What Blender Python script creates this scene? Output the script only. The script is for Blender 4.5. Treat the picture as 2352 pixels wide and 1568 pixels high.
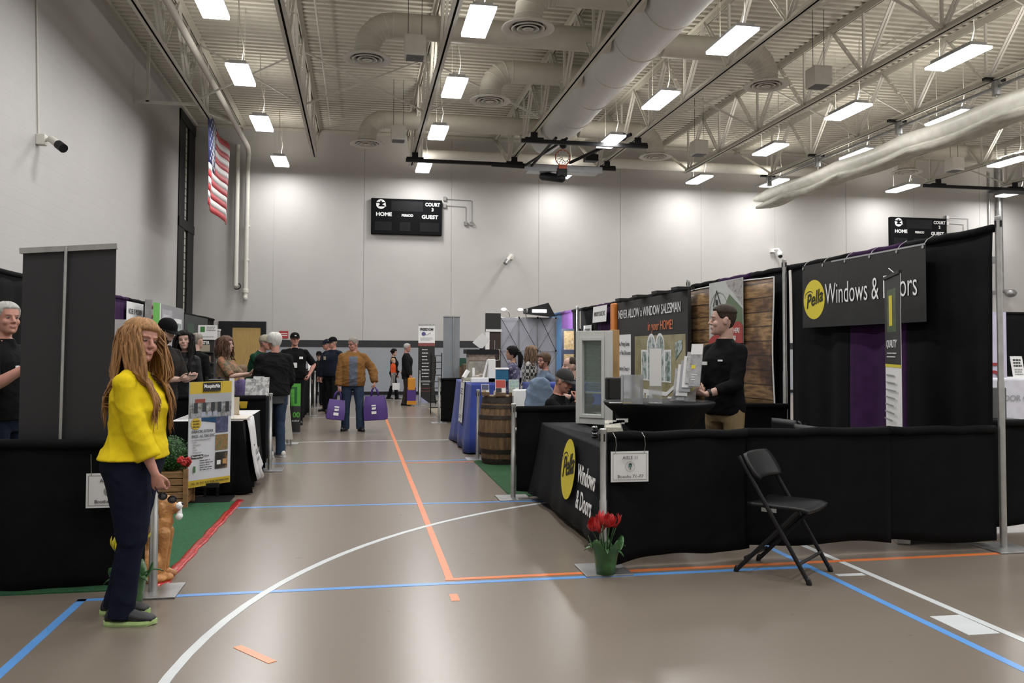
import bpy, math, random
from math import sin, cos, pi, radians as RD
from mathutils import Vector as V, Matrix, noise
import numpy as np
random.seed(7)
for _o in list(bpy.data.objects): bpy.data.objects.remove(_o)
SC = bpy.context.scene; COL = SC.collection

# ---------------------------------------------------------------- camera, world, exposure
F, W, H, CX, CY, CAMZ = 1920.0, 2352, 1568, 1176.0, 738.0, 1.47
YAW, PITCH, ROLL = RD(10.36), 0.0355, 0.004
CR = (Matrix.Rotation(-YAW, 3, 'Z') @ Matrix.Rotation(pi/2 + PITCH, 3, 'X') @ Matrix.Rotation(ROLL, 3, 'Z'))
cd = bpy.data.cameras.new('camera'); cam = bpy.data.objects.new('camera', cd); COL.objects.link(cam)
cd.sensor_fit = 'HORIZONTAL'; cd.sensor_width = 36; cd.lens = F/W*36; cd.shift_y = (CY-H/2)/W
cd.clip_start = 0.05; cd.clip_end = 200
cam.matrix_world = Matrix.Translation((0, 0, CAMZ)) @ CR.to_4x4()
SC.camera = cam
SC.view_settings.view_transform = 'Standard'; SC.view_settings.look = 'None'
SC.view_settings.gamma = 1; SC.view_settings.use_curve_mapping = False
SC.view_settings.exposure = 0.0
LAMP_W = 102.0
wd = bpy.data.worlds.new('world'); SC.world = wd; wd.use_nodes = True
wd.node_tree.nodes['Background'].inputs[0].default_value = (0.6, 0.62, 0.65, 1)
wd.node_tree.nodes['Background'].inputs[1].default_value = 0.05

def ray(px, py): return (CR @ V(((px-CX)/F, -(py-CY)/F, -1))).normalized()
def at(px, py, x=None, y=None, z=None, d=None):
    r = ray(px, py); o = V((0, 0, CAMZ))
    if x is not None: t = x/r.x
    elif y is not None: t = y/r.y
    elif z is not None: t = (z-CAMZ)/r.z
    else: t = d/(r @ (CR @ V((0, 0, -1))))
    return o + r*t
def gnd(px, d):            # floor point at image column px and depth d
    p = at(px, 800, d=d); return V((p.x, p.y, 0))

# ---------------------------------------------------------------- materials
MATS = {}
def mat(name, col=(.5,.5,.5), rough=.6, metal=0, spec=.5, var=.08, vscale=6, bump=0, bscale=40, emit=0, alpha=1, trans=0, coat=0, stretch=None, sheen=0):
    if name in MATS: return MATS[name]
    m = bpy.data.materials.new(name); MATS[name] = m; m.use_nodes = True
    nt = m.node_tree; N = nt.nodes; L = nt.links; b = N['Principled BSDF']
    b.inputs['Roughness'].default_value = rough; b.inputs['Metallic'].default_value = metal
    b.inputs['Specular IOR Level'].default_value = spec
    b.inputs['Alpha'].default_value = alpha; b.inputs['Transmission Weight'].default_value = trans
    b.inputs['Coat Weight'].default_value = coat
    b.inputs['Sheen Weight'].default_value = sheen
    c4 = (*col, 1)
    tc = N.new('ShaderNodeTexCoord'); mp = N.new('ShaderNodeMapping'); L.new(tc.outputs['Object'], mp.inputs[0])
    if stretch: mp.inputs['Scale'].default_value = stretch
    nz = N.new('ShaderNodeTexNoise'); nz.inputs['Scale'].default_value = vscale; nz.inputs['Detail'].default_value = 4
    L.new(mp.outputs[0], nz.inputs['Vector'])
    rp = N.new('ShaderNodeValToRGB'); rp.color_ramp.elements[0].position = .3; rp.color_ramp.elements[1].position = .7
    rp.color_ramp.elements[0].color = (*[max(0, c*(1-var)) for c in col], 1)
    rp.color_ramp.elements[1].color = (*[min(1, c*(1+var)) for c in col], 1)
    L.new(nz.outputs[0], rp.inputs[0]); L.new(rp.outputs[0], b.inputs['Base Color'])
    if bump:
        n2 = N.new('ShaderNodeTexNoise'); n2.inputs['Scale'].default_value = bscale; n2.inputs['Detail'].default_value = 3
        L.new(mp.outputs[0], n2.inputs['Vector'])
        bp = N.new('ShaderNodeBump'); bp.inputs['Strength'].default_value = bump; bp.inputs['Distance'].default_value = .01
        L.new(n2.outputs[0], bp.inputs['Height']); L.new(bp.outputs[0], b.inputs['Normal'])
    if emit:
        b.inputs['Emission Color'].default_value = c4; b.inputs['Emission Strength'].default_value = emit
    return m
def nodes(m): return m.node_tree.nodes, m.node_tree.links, m.node_tree.nodes['Principled BSDF']
def ramp(N, stops):
    r = N.new('ShaderNodeValToRGB'); e = r.color_ramp.elements
    e[0].position, e[0].color = stops[0][0], (*stops[0][1], 1)
    e[1].position, e[1].color = stops[-1][0], (*stops[-1][1], 1)
    for p, c in stops[1:-1]:
        x = e.new(p); x.color = (*c, 1)
    return r

# ---------------------------------------------------------------- mesh builder
def perp(d):
    d = d.normalized(); a = V((0, 0, 1)) if abs(d.z) < .9 else V((1, 0, 0))
    u = d.cross(a).normalized(); return u, d.cross(u).normalized()
class MB:
    def __init__(s): s.v = []; s.f = []
    def add(s, vs, fs):
        n = len(s.v); s.v += [V(p) for p in vs]; s.f += [tuple(i+n for i in f) for f in fs]; return s
    def box(s, a, b, M=None):
        x0, y0, z0 = a; x1, y1, z1 = b
        vs = [V(p) for p in ((x0,y0,z0),(x1,y0,z0),(x1,y1,z0),(x0,y1,z0),(x0,y0,z1),(x1,y0,z1),(x1,y1,z1),(x0,y1,z1))]
        if M: vs = [M @ p for p in vs]
        return s.add(vs, [(0,3,2,1),(4,5,6,7),(0,1,5,4),(1,2,6,5),(2,3,7,6),(3,0,4,7)])
    def bar(s, p, q, w, h, up=None):      # rectangular bar from p to q
        p, q = V(p), V(q); d = (q-p).normalized(); up = V(up) if up else (V((0,0,1)) if abs(d.z) < .95 else V((0,1,0)))
        u = d.cross(up).normalized()*w/2; v = u.cross(d).normalized()*h/2
        vs = [p-u-v, p+u-v, p+u+v, p-u+v, q-u-v, q+u-v, q+u+v, q-u+v]
        return s.add(vs, [(0,1,2,3),(7,6,5,4),(0,4,5,1),(1,5,6,2),(2,6,7,3),(3,7,4,0)])
    def tube(s, pts, r, n=10, cap=True, flat=1):
        pts = [V(p) for p in pts]; R = r if isinstance(r, (list, tuple)) else [r]*len(pts)
        rings = []; u = None
        for i, p in enumerate(pts):
            d = (pts[min(i+1, len(pts)-1)]-pts[max(i-1, 0)]).normalized()
            if u is None: u, w = perp(d)
            else: u = (u-d*u.dot(d)).normalized(); w = d.cross(u)
            rings.append([p+(u*cos(2*pi*k/n)+w*sin(2*pi*k/n)*flat)*R[i] for k in range(n)])
        return s.loft(rings, cap)
    def loft(s, rings, cap=True, closed=True):
        n = len(rings[0]); o = len(s.v)
        for r in rings: s.v += [V(p) for p in r]
        m = n if closed else n-1
        for i in range(len(rings)-1):
            for k in range(m):
                a = o+i*n+k; b = o+i*n+(k+1) % n
                s.f.append((a, b, b+n, a+n))
        if cap:
            s.f.append(tuple(o+k for k in reversed(range(n)))); e = o+(len(rings)-1)*n
            s.f.append(tuple(e+k for k in range(n)))
        return s
    def lathe(s, prof, c=(0,0,0), n=24, M=None, cap=True):      # prof: (r, z)
        c = V(c); rings = [[c+V((r*cos(2*pi*k/n), r*sin(2*pi*k/n), z)) for k in range(n)] for r, z in prof]
        if M: rings = [[M @ p for p in r] for r in rings]
        return s.loft(rings, cap)
    def ell(s, c, r, n=12, m=8, M=None):
        c = V(c); r = V(r) if not isinstance(r, (int, float)) else V((r, r, r)); rings = []
        for i in range(1, m):
            t = pi*i/m
            ring = [V((r.x*sin(t)*cos(2*pi*k/n), r.y*sin(t)*sin(2*pi*k/n), -r.z*cos(t))) for k in range(n)]
            rings.append([c+((M @ p) if M else p) for p in ring])
        o = len(s.v); s.loft(rings, False)
        bt = V((0,0,-r.z)); tp = V((0,0,r.z))
        if M: bt = M @ bt; tp = M @ tp
        s.v += [c+bt, c+tp]; b = len(s.v)-2
        e = o+(m-2)*n
        for k in range(n):
            s.f.append((b, o+(k+1) % n, o+k)); s.f.append((b+1, e+k, e+(k+1) % n))
        return s
    def cap(s, p, q, r0, r1, n=12):       # tapered capsule
        p, q = V(p), V(q); d = q-p; l = d.length
        if l < 1e-5: return s.ell(p, r0)
        d /= l
        pts = []; R = []
        for a in (80, 50, 20): pts.append(p-d*r0*sin(RD(a))); R.append(r0*cos(RD(a)))
        pts += [p, p+(q-p)/2, q]; R += [r0, (r0+r1)/2, r1]
        for a in (20, 50, 80): pts.append(q+d*r1*sin(RD(a))); R.append(r1*cos(RD(a)))
        return s.tube(pts, R, n)
    def poly(s, pts, nrm, t):             # thick flat polygon
        pts = [V(p) for p in pts]; nrm = V(nrm).normalized()*t; n = len(pts)
        o = len(s.v); s.v += pts+[p+nrm for p in pts]
        s.f.append(tuple(o+i for i in reversed(range(n)))); s.f.append(tuple(o+n+i for i in range(n)))
        for i in range(n): j = (i+1) % n; s.f.append((o+i, o+j, o+n+j, o+n+i))
        return s
    def build(s, name, m, parent=None, smooth=False, bevel=0, solid=0, local=False):
        vs = s.v
        if parent is not None and not local:
            Mi = wm(parent).inverted(); vs = [Mi @ p for p in vs]
        me = bpy.data.meshes.new(name); me.from_pydata([tuple(p) for p in vs], [], s.f); me.update()
        import bmesh
        bm = bmesh.new(); bm.from_mesh(me); bmesh.ops.recalc_face_normals(bm, faces=bm.faces); bm.to_mesh(me); bm.free()
        return mk(name, me, m, parent, smooth, bevel, solid)
def mk(name, me, m, parent=None, smooth=False, bevel=0, solid=0):
    o = bpy.data.objects.new(name, me); COL.objects.link(o)
    for mm in (m if isinstance(m, (list, tuple)) else [m]): me.materials.append(mm)
    if parent is not None: o.parent = parent
    if smooth:
        me.polygons.foreach_set('use_smooth', [True]*len(me.polygons))
        if smooth != 'all':
            try: me.set_sharp_from_angle(angle=RD(40))
            except Exception: pass
    if bevel:
        b = o.modifiers.new('bevel', 'BEVEL'); b.width = bevel; b.segments = 2; b.limit_method = 'ANGLE'; b.angle_limit = RD(40)
    if solid:
        b = o.modifiers.new('solid', 'SOLIDIFY'); b.thickness = solid; b.offset = 0
    return o
def wm(o):
    M = o.matrix_basis.copy()
    while o.parent: o = o.parent; M = o.matrix_basis @ M
    return M
def tag(o, label=None, cat=None, group=None, kind=None):
    if label: o['label'] = label
    if cat: o['category'] = cat
    if group: o['group'] = group
    if kind: o['kind'] = kind
    return o
def thing(name, label, cat, loc=(0,0,0), rz=0, group=None):
    o = bpy.data.objects.new(name, None); COL.objects.link(o); o.empty_display_size = .1
    o.location = loc; o.rotation_euler = (0, 0, rz)
    return tag(o, label, cat, group)
def dup(o, loc=None, rz=None, label=None, parent=None):
    c = o.copy(); COL.objects.link(c)
    if loc is not None: c.location = loc
    if rz is not None: c.rotation_euler = (0, 0, rz)
    if label: c['label'] = label
    if parent is not None: c.parent = parent
    for ch in [x for x in o.children]: dup(ch, parent=c)
    return c
def frame(o, x, up):       # 4x4 with local x, local y = up, z = normal
    x = V(x).normalized(); up = V(up); up = (up-x*up.dot(x)).normalized(); n = x.cross(up)
    M = Matrix((x, up, n)).transposed().to_4x4(); M.translation = V(o); return M
_dg = None
def txt(s, o, x, up, size, m, parent, name='lettering', width=None, align='LEFT', ext=.0008, bold=0, shear=0, off=.002):
    cu = bpy.data.curves.new('t', 'FONT'); cu.body = s; cu.size = size; cu.align_x = align; cu.align_y = 'BOTTOM_BASELINE' if False else 'CENTER'
    cu.extrude = ext; cu.offset = bold; cu.shear = shear; cu.resolution_u = 3
    ob = bpy.data.objects.new('t', cu); COL.objects.link(ob)
    bpy.context.view_layer.update(); dg = bpy.context.evaluated_depsgraph_get()
    me = bpy.data.meshes.new_from_object(ob.evaluated_get(dg)); bpy.data.objects.remove(ob)
    co = np.empty(len(me.vertices)*3); me.vertices.foreach_get('co', co); co = co.reshape(-1, 3)
    if width and len(co):
        w = co[:, 0].max()-co[:, 0].min(); co[:, 0] *= width/w
    M = frame(o, x, up); M.translation = M.translation + (M.to_3x3() @ V((0, 0, 1)))*off
    if parent is not None: M = wm(parent).inverted() @ M
    A = np.array(M); co = co @ A[:3, :3].T + A[:3, 3]
    me.vertices.foreach_set('co', co.ravel()); me.materials.clear(); me.update(); me.name = name
    return mk(name, me, m, parent)

# common materials
BLACKCLOTH = mat('black_cloth', (.0038,.004,.0044), .9, spec=.12, var=.25, bump=.3, bscale=250)
PURPLE = mat('purple_cloth', (.030,.009,.044), .85, spec=.12, var=.2, bump=.25, bscale=200)
ALU = mat('brushed_aluminium', (.42,.42,.41), .42, metal=.85, var=.12, vscale=12)
STEEL = mat('galvanised_steel', (.3,.3,.3), .45, metal=.8, var=.2)
CREAM = mat('cream_paint', (.52,.495,.43), .6, var=.05)
CREAMW = mat('off_white_paint', (.6,.58,.53), .55, var=.04)
BLACKM = mat('black_metal', (.007,.007,.008), .5, spec=.3, var=.1)
BLACKP = mat('black_plastic', (.006,.006,.007), .45, spec=.3, var=.1)
WHITE = mat('white_matte', (.72,.72,.72), .55, var=.03)
PAPER = mat('white_paper', (.62,.62,.62), .7, var=.03)
INK = mat('black_ink', (.01,.01,.01), .6, var=.05)
WHITEINK = mat('white_ink', (.75,.75,.75), .6, var=.02)
GREY = mat('grey_print', (.22,.22,.22), .6, var=.05)
# ================================================================ SETTING
WX, WY, DECK, CH = -5.3, 28.2, 8.77, 7.37     # left wall, far wall, deck underside, bottom chord height
RX, BY = 27.0, -5.0

def floor_mat():
    m = mat('resin_floor', (.25,.205,.17), .3, spec=.5)
    N, L, b = nodes(m)
    tc = N.new('ShaderNodeTexCoord'); nz = N.new('ShaderNodeTexNoise'); nz.inputs['Scale'].default_value = .35; nz.inputs['Detail'].default_value = 2
    L.new(tc.outputs['Object'], nz.inputs[0])
    r = ramp(N, [(.2, (.156,.130,.106)), (.8, (.174,.146,.120))]); L.new(nz.outputs[0], r.inputs[0])
    n2 = N.new('ShaderNodeTexNoise'); n2.inputs['Scale'].default_value = 9; n2.inputs['Detail'].default_value = 8; L.new(tc.outputs['Object'], n2.inputs[0])
    r2 = ramp(N, [(.25, (.7,.68,.66)), (.3, (1,1,1))]); L.new(n2.outputs[0], r2.inputs[0])
    mx = N.new('ShaderNodeMixRGB'); mx.blend_type = 'MULTIPLY'; mx.inputs[0].default_value = .5
    L.new(r.outputs[0], mx.inputs[1]); L.new(r2.outputs[0], mx.inputs[2]); L.new(mx.outputs[0], b.inputs['Base Color'])
    b.inputs['Roughness'].default_value = .27
    return m
def block_mat():
    m = mat('painted_block', (.44,.42,.415), .65)
    N, L, b = nodes(m)
    tc = N.new('ShaderNodeTexCoord'); mp = N.new('ShaderNodeMapping'); mp.inputs['Rotation'].default_value = (0, 0, 0)
    sx = N.new('ShaderNodeSeparateXYZ'); cb = N.new('ShaderNodeCombineXYZ')
    L.new(tc.outputs['Object'], sx.inputs[0]); L.new(sx.outputs['Y'], cb.inputs['X']); L.new(sx.outputs['Z'], cb.inputs['Y'])
    br = N.new('ShaderNodeTexBrick'); br.inputs['Scale'].default_value = 1; br.inputs['Brick Width'].default_value = .4
    br.inputs['Row Height'].default_value = .2; br.inputs['Mortar Size'].default_value = .005; br.inputs['Mortar Smooth'].default_value = .6
    br.inputs['Color1'].default_value = (.44,.425,.415,1); br.inputs['Color2'].default_value = (.43,.415,.405,1); br.inputs['Mortar'].default_value = (.42,.405,.395,1)
    L.new(cb.outputs[0], br.inputs['Vector']); L.new(br.outputs['Color'], b.inputs['Base Color'])
    bp = N.new('ShaderNodeBump'); bp.inputs['Strength'].default_value = .3; bp.inputs['Distance'].default_value = .004; bp.invert = True
    L.new(br.outputs['Fac'], bp.inputs['Height']); L.new(bp.outputs[0], b.inputs['Normal'])
    return m
FLOOR = floor_mat(); BLOCK = block_mat()
WALLP = mat('painted_panel', (.455,.44,.425), .6, var=.03, vscale=1.2, bump=.1, bscale=60)
BLUEL = mat('line_blue', (.10,.27,.60), .3, var=.05); ORL = mat('line_orange', (.62,.17,.05), .3, var=.08)
WHL = mat('line_white', (.50,.53,.54), .3, var=.05)
LOWP = mat('grey_blue_wall_paint', (.27,.285,.31), .6, var=.03); STR = mat('black_wall_stripe', (.012,.013,.015), .5)
BORD = mat('dark_floor_border', (.10,.11,.13), .35)
DECKM = mat('deck_paint', (.50,.475,.41), .6, var=.05)

fl = tag(MB().box((WX-.3, BY, -.2), (RX, WY+.3, 0)).build('floor', FLOOR), kind='structure')
wl = MB().box((WX-.3, BY, 0), (WX, 25.9, DECK+.3)); wl.box((WX-.3, 25.9, 8.55), (WX, WY, DECK+.3)); wl.box((WX-.3, 25.9, 0), (WX, WY, .25))
tag(wl.build('wall_left', BLOCK), kind='structure')
wf = MB(); seams = [-2.79, .12, 3.05, 6.08, 9.03, 12.05, 14.9, 17.77, 20.6, 23.4]
xs = [WX-.3]+seams+[RX]
for a, b in zip(xs, xs[1:]): wf.box((a+.008, WY, 0), (b-.008, WY+.15, DECK+.3))
wf.box((WX-.3, WY+.012, 0), (RX, WY+.3, DECK+.3))
wfo = tag(wf.build('wall_far', WALLP), kind='structure')
MB().box((WX, WY-.006, 0), (RX, WY, 1.58)).build('lower_paint', LOWP, wfo)
tag(MB().box((-2.95, WY-.012, 1.58), (RX, WY, 1.81)).build('trim_1', STR), kind='structure')
tag(MB().box((-2.95, WY-.02, 0), (RX, WY, .11)).build('baseboard_far', BLACKP), kind='structure')
tag(MB().box((WX-.3, BY-.3, 0), (RX+.3, BY, DECK+.3)).build('wall_back', WALLP), kind='structure')
tag(MB().box((RX, BY, 0), (RX+.3, WY+.3, DECK+.3)).build('wall_right', WALLP), kind='structure')
# corrugated steel deck
m = MB(); per = .23; y = BY; prof = []
while y < WY+.3:
    prof += [(y, DECK), (y+.10, DECK), (y+.125, DECK+.085), (y+.205, DECK+.085)]; y += per
m.loft([[(WX-.3, a, b) for a, b in prof], [(RX+.3, a, b) for a, b in prof]], cap=False, closed=False)
dk = m.build('ceiling', DECKM); tag(dk, kind='structure')
MB().box((WX-.3, BY-.3, DECK+.1), (RX+.3, WY+.3, DECK+.2)).build('roof_slab', DECKM, dk)

# painted floor lines
def line(name, pts, w, m, z=.0018):
    pts = [V((p[0], p[1], 0)) for p in pts]; L_, R_ = [], []
    for i, p in enumerate(pts):
        d = (pts[min(i+1, len(pts)-1)]-pts[max(i-1, 0)]).normalized(); n = V((-d.y, d.x, 0))*w/2
        L_.append(p+n); R_.append(p-n)
    mb = MB()
    mb.loft([[l+V((0,0,0)), r, r+V((0,0,z)), l+V((0,0,z))] for l, r in zip(L_, R_)])
    return mb.build(name, m, fl)
line('blue_court_line', [(-1.61, 5.33), (3.07, 5.33)], .05, BLUEL, .0016)
line('blue_court_line', [(-1.585, 3), (-1.585, 5.35)], .05, BLUEL, .0016)
line('blue_court_line', [(3.055, 2.5), (3.055, 8.2)], .05, BLUEL, .0014)
line('blue_court_line', [(-1.6, 8.2), (3.1, 8.05)], .05, BLUEL, .0014)
line('blue_court_line', [(-1.2, 11.28), (1.6, 11.28)], .05, BLUEL, .0014)
line('orange_court_line', [(.56, 5.42), (9, 5.48)], .05, ORL, .0020)
line('orange_court_line', [(.59, 5.4), (.59, 27.2)], .05, ORL, .0022)
line('orange_court_line', [(.6, 11.08), (1.6, 11.08)], .04, ORL, .0022)
line('white_court_line', [(-1.3, 13.85), (1.7, 13.85)], .05, WHL, .0014)
line('white_court_line', [(-1.0, 18.9), (1.7, 18.6)], .05, WHL, .0014)
line('white_court_line', [(3.34, 6.5), (3.38, 2.4)], .05, WHL, .0018)
line('white_court_line', [(3.12, 5.1), (3.31, 5.09)], .05, WHL, .0018)
line('white_court_line', [(3.24, 4.22), (3.235, 3.91)], .185, WHL, .0018)
arc = [(4.107+4.9526*cos(RD(a)), 3.609+4.9526*sin(RD(a))) for a in range(100, 200, 3)]
line('white_court_arc', arc, .05, WHL, .0026)
line('orange_tape_mark', [(.575, 4.95), (.575, 5.09)], .05, ORL, .002)
line('orange_tape_mark', [(-.58, 4.38), (-.385, 4.13)], .045, ORL, .002)
MB().box((WX, 27.0, 0), (RX, WY, .001)).build('dark_border', BORD, fl)

# tall window in the left wall by the far corner, black frame with insulated glazing and blinds behind
win = tag(thing('window_1', None, None, (WX, 27.05, 0)), kind='structure')
GL = mat('window_glass', (.55,.56,.50), .1, var=.1)
MB().box((WX-.16, 25.9, .25), (WX-.03, WY, 8.55)).build('pane', mat('pale_reflection_glass', (.42,.43,.36), .35, var=.2, vscale=.7), win)  # opaque pane, pale reflection of the lit hall put into its colour
fm = MB()
for y0, y1 in ((25.9, 26.72), (27.25, 28.2)): fm.box((WX-.14, y0, .25), (WX+.03, y1, 8.55))
for z0 in (.25, 5.15, 8.35): fm.box((WX-.12, 25.9, z0), (WX+.05, WY, z0+.28))
fm.build('window_frame', BLACKM, win)
gm = MB()
for i in range(36): gm.box((WX-.035, 26.7, .5+i*.22), (WX-.02, 27.3, .515+i*.22))
gm.build('glazing_bars', BLACKM, win)

# door in the far wall
dr = tag(thing('door_1', None, None, (-3.58, WY, 0)), kind='structure')
m = MB(); m.box((-4.45, WY-.08, 0), (-4.02, WY, 2.4)).box((-3.14, WY-.08, 0), (-2.97, WY, 2.4)).box((-4.02, WY-.08, 2.2), (-3.14, WY, 2.4)).build('door_frame', BLACKM, dr, bevel=.01)
MB().box((-4.02, WY-.05, .01), (-3.14, WY, 2.2)).build('door_leaf', mat('tan_door', (.42,.27,.09), .5, var=.12, stretch=(8,8,.6)), dr)
MB().cap((-3.24, WY-.09, 1.0), (-3.36, WY-.09, 1.0), .014, .014).build('handle', ALU, dr, smooth=True)

# ================================================================ CEILING THINGS
def truss(X, y0, y1, first=None):
    t = thing('roof_truss', '', 'truss', (X, 0, 0), group='white steel roof trusses')
    m = MB()
    for s in (-1, 1):
        a_, b_ = sorted((X+s*.006, X+s*.085)); c_, d_ = sorted((X+s*.006, X+s*.02)); m.box((a_, y0, CH-.055), (b_, y1, CH-.04)).box((c_, y0, CH-.055), (d_, y1, CH+.06))
    m.build('bottom_chord', CREAM, t)
    m = MB()
    for s in (-1, 1):
        m.box((X+s*.018, BY, DECK-.015), (X+s*.11, WY-.02, DECK)).box((X+s*.018, BY, DECK-.13), (X+s*.033, WY-.02, DECK))
    m.build('top_chord', CREAM, t)
    y = y1-.25; k = 0
    while y > y0+1.2:
        zt = DECK-.06
        for dy, nm in ((-1.2, 'web_diagonal'), (0, 'web_post'), (1.2, 'web_diagonal')):
            yy = min(y+dy, WY-.15)
            if k == 0 and dy == 1.2: yy = WY-.12
            e = MB()
            if dy:
                for s in (-1, 1): e.bar((X+s*.035, y+dy*.03, CH), (X+s*.035, yy, zt), .018, .05, up=(1,0,0))
                for q in (.25, .5, .75): e.box((X-.04, y+(yy-y)*q-.012, CH+(zt-CH)*q-.02), (X+.04, y+(yy-y)*q+.012, CH+(zt-CH)*q+.02))
            else: e.bar((X, y, CH), (X, yy, zt), .05, .05)
            e.build(nm, CREAMW, t)
        y -= 2.4; k += 1
    return t
TX = [(-3.8, 22.0), (-1.38, 25.8), (1.57, 26.4), (4.55, 25.8), (7.45, 25.8), (10.44, 25.7), (13.37, 25.7), (16.3, 25.7), (19.15, 25.6), (22.1, 25.6)]
TN = ['white steel roof truss nearest the left wall, beside the flag', 'white steel roof truss second from the left wall', 'white steel roof truss left of the fat duct, at the hoop bars',
      'white steel roof truss just left of the fat duct, carrying the hoop', 'white steel roof truss just right of the fat duct',
      'white steel roof truss between the hoop and the rolled divider curtain', 'white steel roof truss carrying the rolled white divider curtain', 'white steel roof truss just beyond the rolled divider curtain',
      'white steel roof truss at the left end of the far right hoop bars', 'white steel roof truss at the far right carrying the second hoop']
for (X, ye), lb in zip(TX, TN):
    truss(X, BY+.1, ye)['label'] = lb
# braces between trusses
def brace(X0, X1, y, lb):
    t = thing('cross_brace', lb, 'brace', (X0, y, CH), group='thin cross braces between the roof trusses')
    MB().bar((X0+.05, y, CH+.02), (X1-.05, y, DECK-.1), .04, .04).build('brace_bar', CREAMW, t)
    MB().bar((X0+.05, y+.06, DECK-.1), (X1-.05, y+.06, CH+.02), .04, .04).build('brace_bar', CREAMW, t)
for i in range(len(TX)-1):
    if TX[i][0] < 5.6 < TX[i+1][0]: continue
    for y in (13.3, 20.5): brace(TX[i][0], TX[i+1][0], y, 'thin white crossed braces between two roof trusses')
# horizontal struts at chord level
for X0, X1, y in ((-5.3, -3.8, 20.9),):
    t = thing('wall_bracket', 'white steel bracket tying the leftmost truss to the block wall', 'bracket', (WX, y, CH))
    MB().bar((WX, y, CH-.02), (X1, y, CH-.02), .05, .07).build('strut', CREAMW, t)
    MB().bar((WX+.3, y, CH-.02), (WX+.3, y, DECK), .07, .05).build('post', CREAMW, t)
MB_ = MB().box((WX, BY, DECK-.1), (WX+.1, WY, DECK)).box((WX, WY-.1, DECK-.1), (RX, WY, DECK))
tag(MB_.build('trim_2', CREAM), kind='structure')

# LED high bay lamps
LIT = mat('lamp_diffuser', (.9,.92,.95), .4, emit=6.0, var=0)
FIN = mat('lamp_housing', (.55,.56,.58), .4, metal=.3)
def make_lamp():
    t = thing('high_bay_lamp', '', 'lamp', (0, 0, 7.2), group='LED high bay ceiling lamps')
    MB().box((-.22, -.66, -.055), (.22, .66, -.0)).build('diffuser', LIT, t, local=True, bevel=.01)
    h = MB().box((-.23, -.67, -.005), (.23, .67, .012)); h.loft([[(-.2,-.6,.012),(.2,-.6,.012),(.2,.6,.012),(-.2,.6,.012)], [(-.09,-.5,.09),(.09,-.5,.09),(.09,.5,.09),(-.09,.5,.09)]])
    for i in range(26): h.box((-.17, -.56+i*.044, .03), (.17, -.545+i*.044, .10))
    h.build('housing', FIN, t, local=True)
    MB().box((-.06, -.25, .09), (.06, .25, .16)).build('driver_box', CREAMW, t, local=True)
    for y in (-.5, .5): MB().tube([(0, y, .1), (0, y, DECK-7.2)], .004, 5).build('hanging_wire', CREAM, t, local=True)
    c = MB().tube([(.05, -.3, .12), (.10, -.34, .4), (.02, -.42, .9), (0, -.5, DECK-7.2)], .009, 6); c.build('power_cord', CREAMW, t, local=True, smooth=True)
    ld = bpy.data.lights.new('lamp_light', 'AREA'); ld.shape = 'RECTANGLE'; ld.size = .4; ld.size_y = 1.2; ld.energy = LAMP_W
    ld.color = (1, .985, .965); ld.spread = RD(180)
    lu = bpy.data.lights.new('uplight', 'AREA'); lu.shape = 'RECTANGLE'; lu.size = .1; lu.size_y = 1.0; lu.energy = LAMP_W*.20; lu.color = (1, .95, .86)
    uo = bpy.data.objects.new('uplight', lu); COL.objects.link(uo); uo.parent = t; uo.location = (0, 0, .17); uo.rotation_euler = (pi, 0, 0)
    lo = bpy.data.objects.new('lamp_light', ld); COL.objects.link(lo); lo.parent = t; lo.location = (0, 0, -.062)
    return t
lamp0 = make_lamp(); first = True
LX = [(-2.47, 'left aisle column'), (1.98, 'second column from left wall'), (6.68, 'third column past the fat duct'), (11.35, 'fourth column'), (14.1, 'column beyond the rolled curtain'), (19.05, 'right court column'), (23.6, 'last column on the right')]
LY = [(26.7, 'nearest the far wall'), (21.7, 'second row from far wall'), (17.9, 'third row from far wall'), (14.2, 'fourth row from far wall'), (10.3, 'fifth row from far wall'), (6.4, 'sixth row'), (2.5, 'seventh row'), (-1.4, 'eighth row')]
for X, a in LX:
    for Y, b in LY:
        lb = 'ceiling lamp, %s, %s' % (a, b)
        Z_ = 7.36 if Y > 26 else 7.2
        if first: lamp0.location = (X, Y, Z_); lamp0['label'] = lb; first = False
        else: dup(lamp0, (X, Y, Z_), label=lb)

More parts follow.
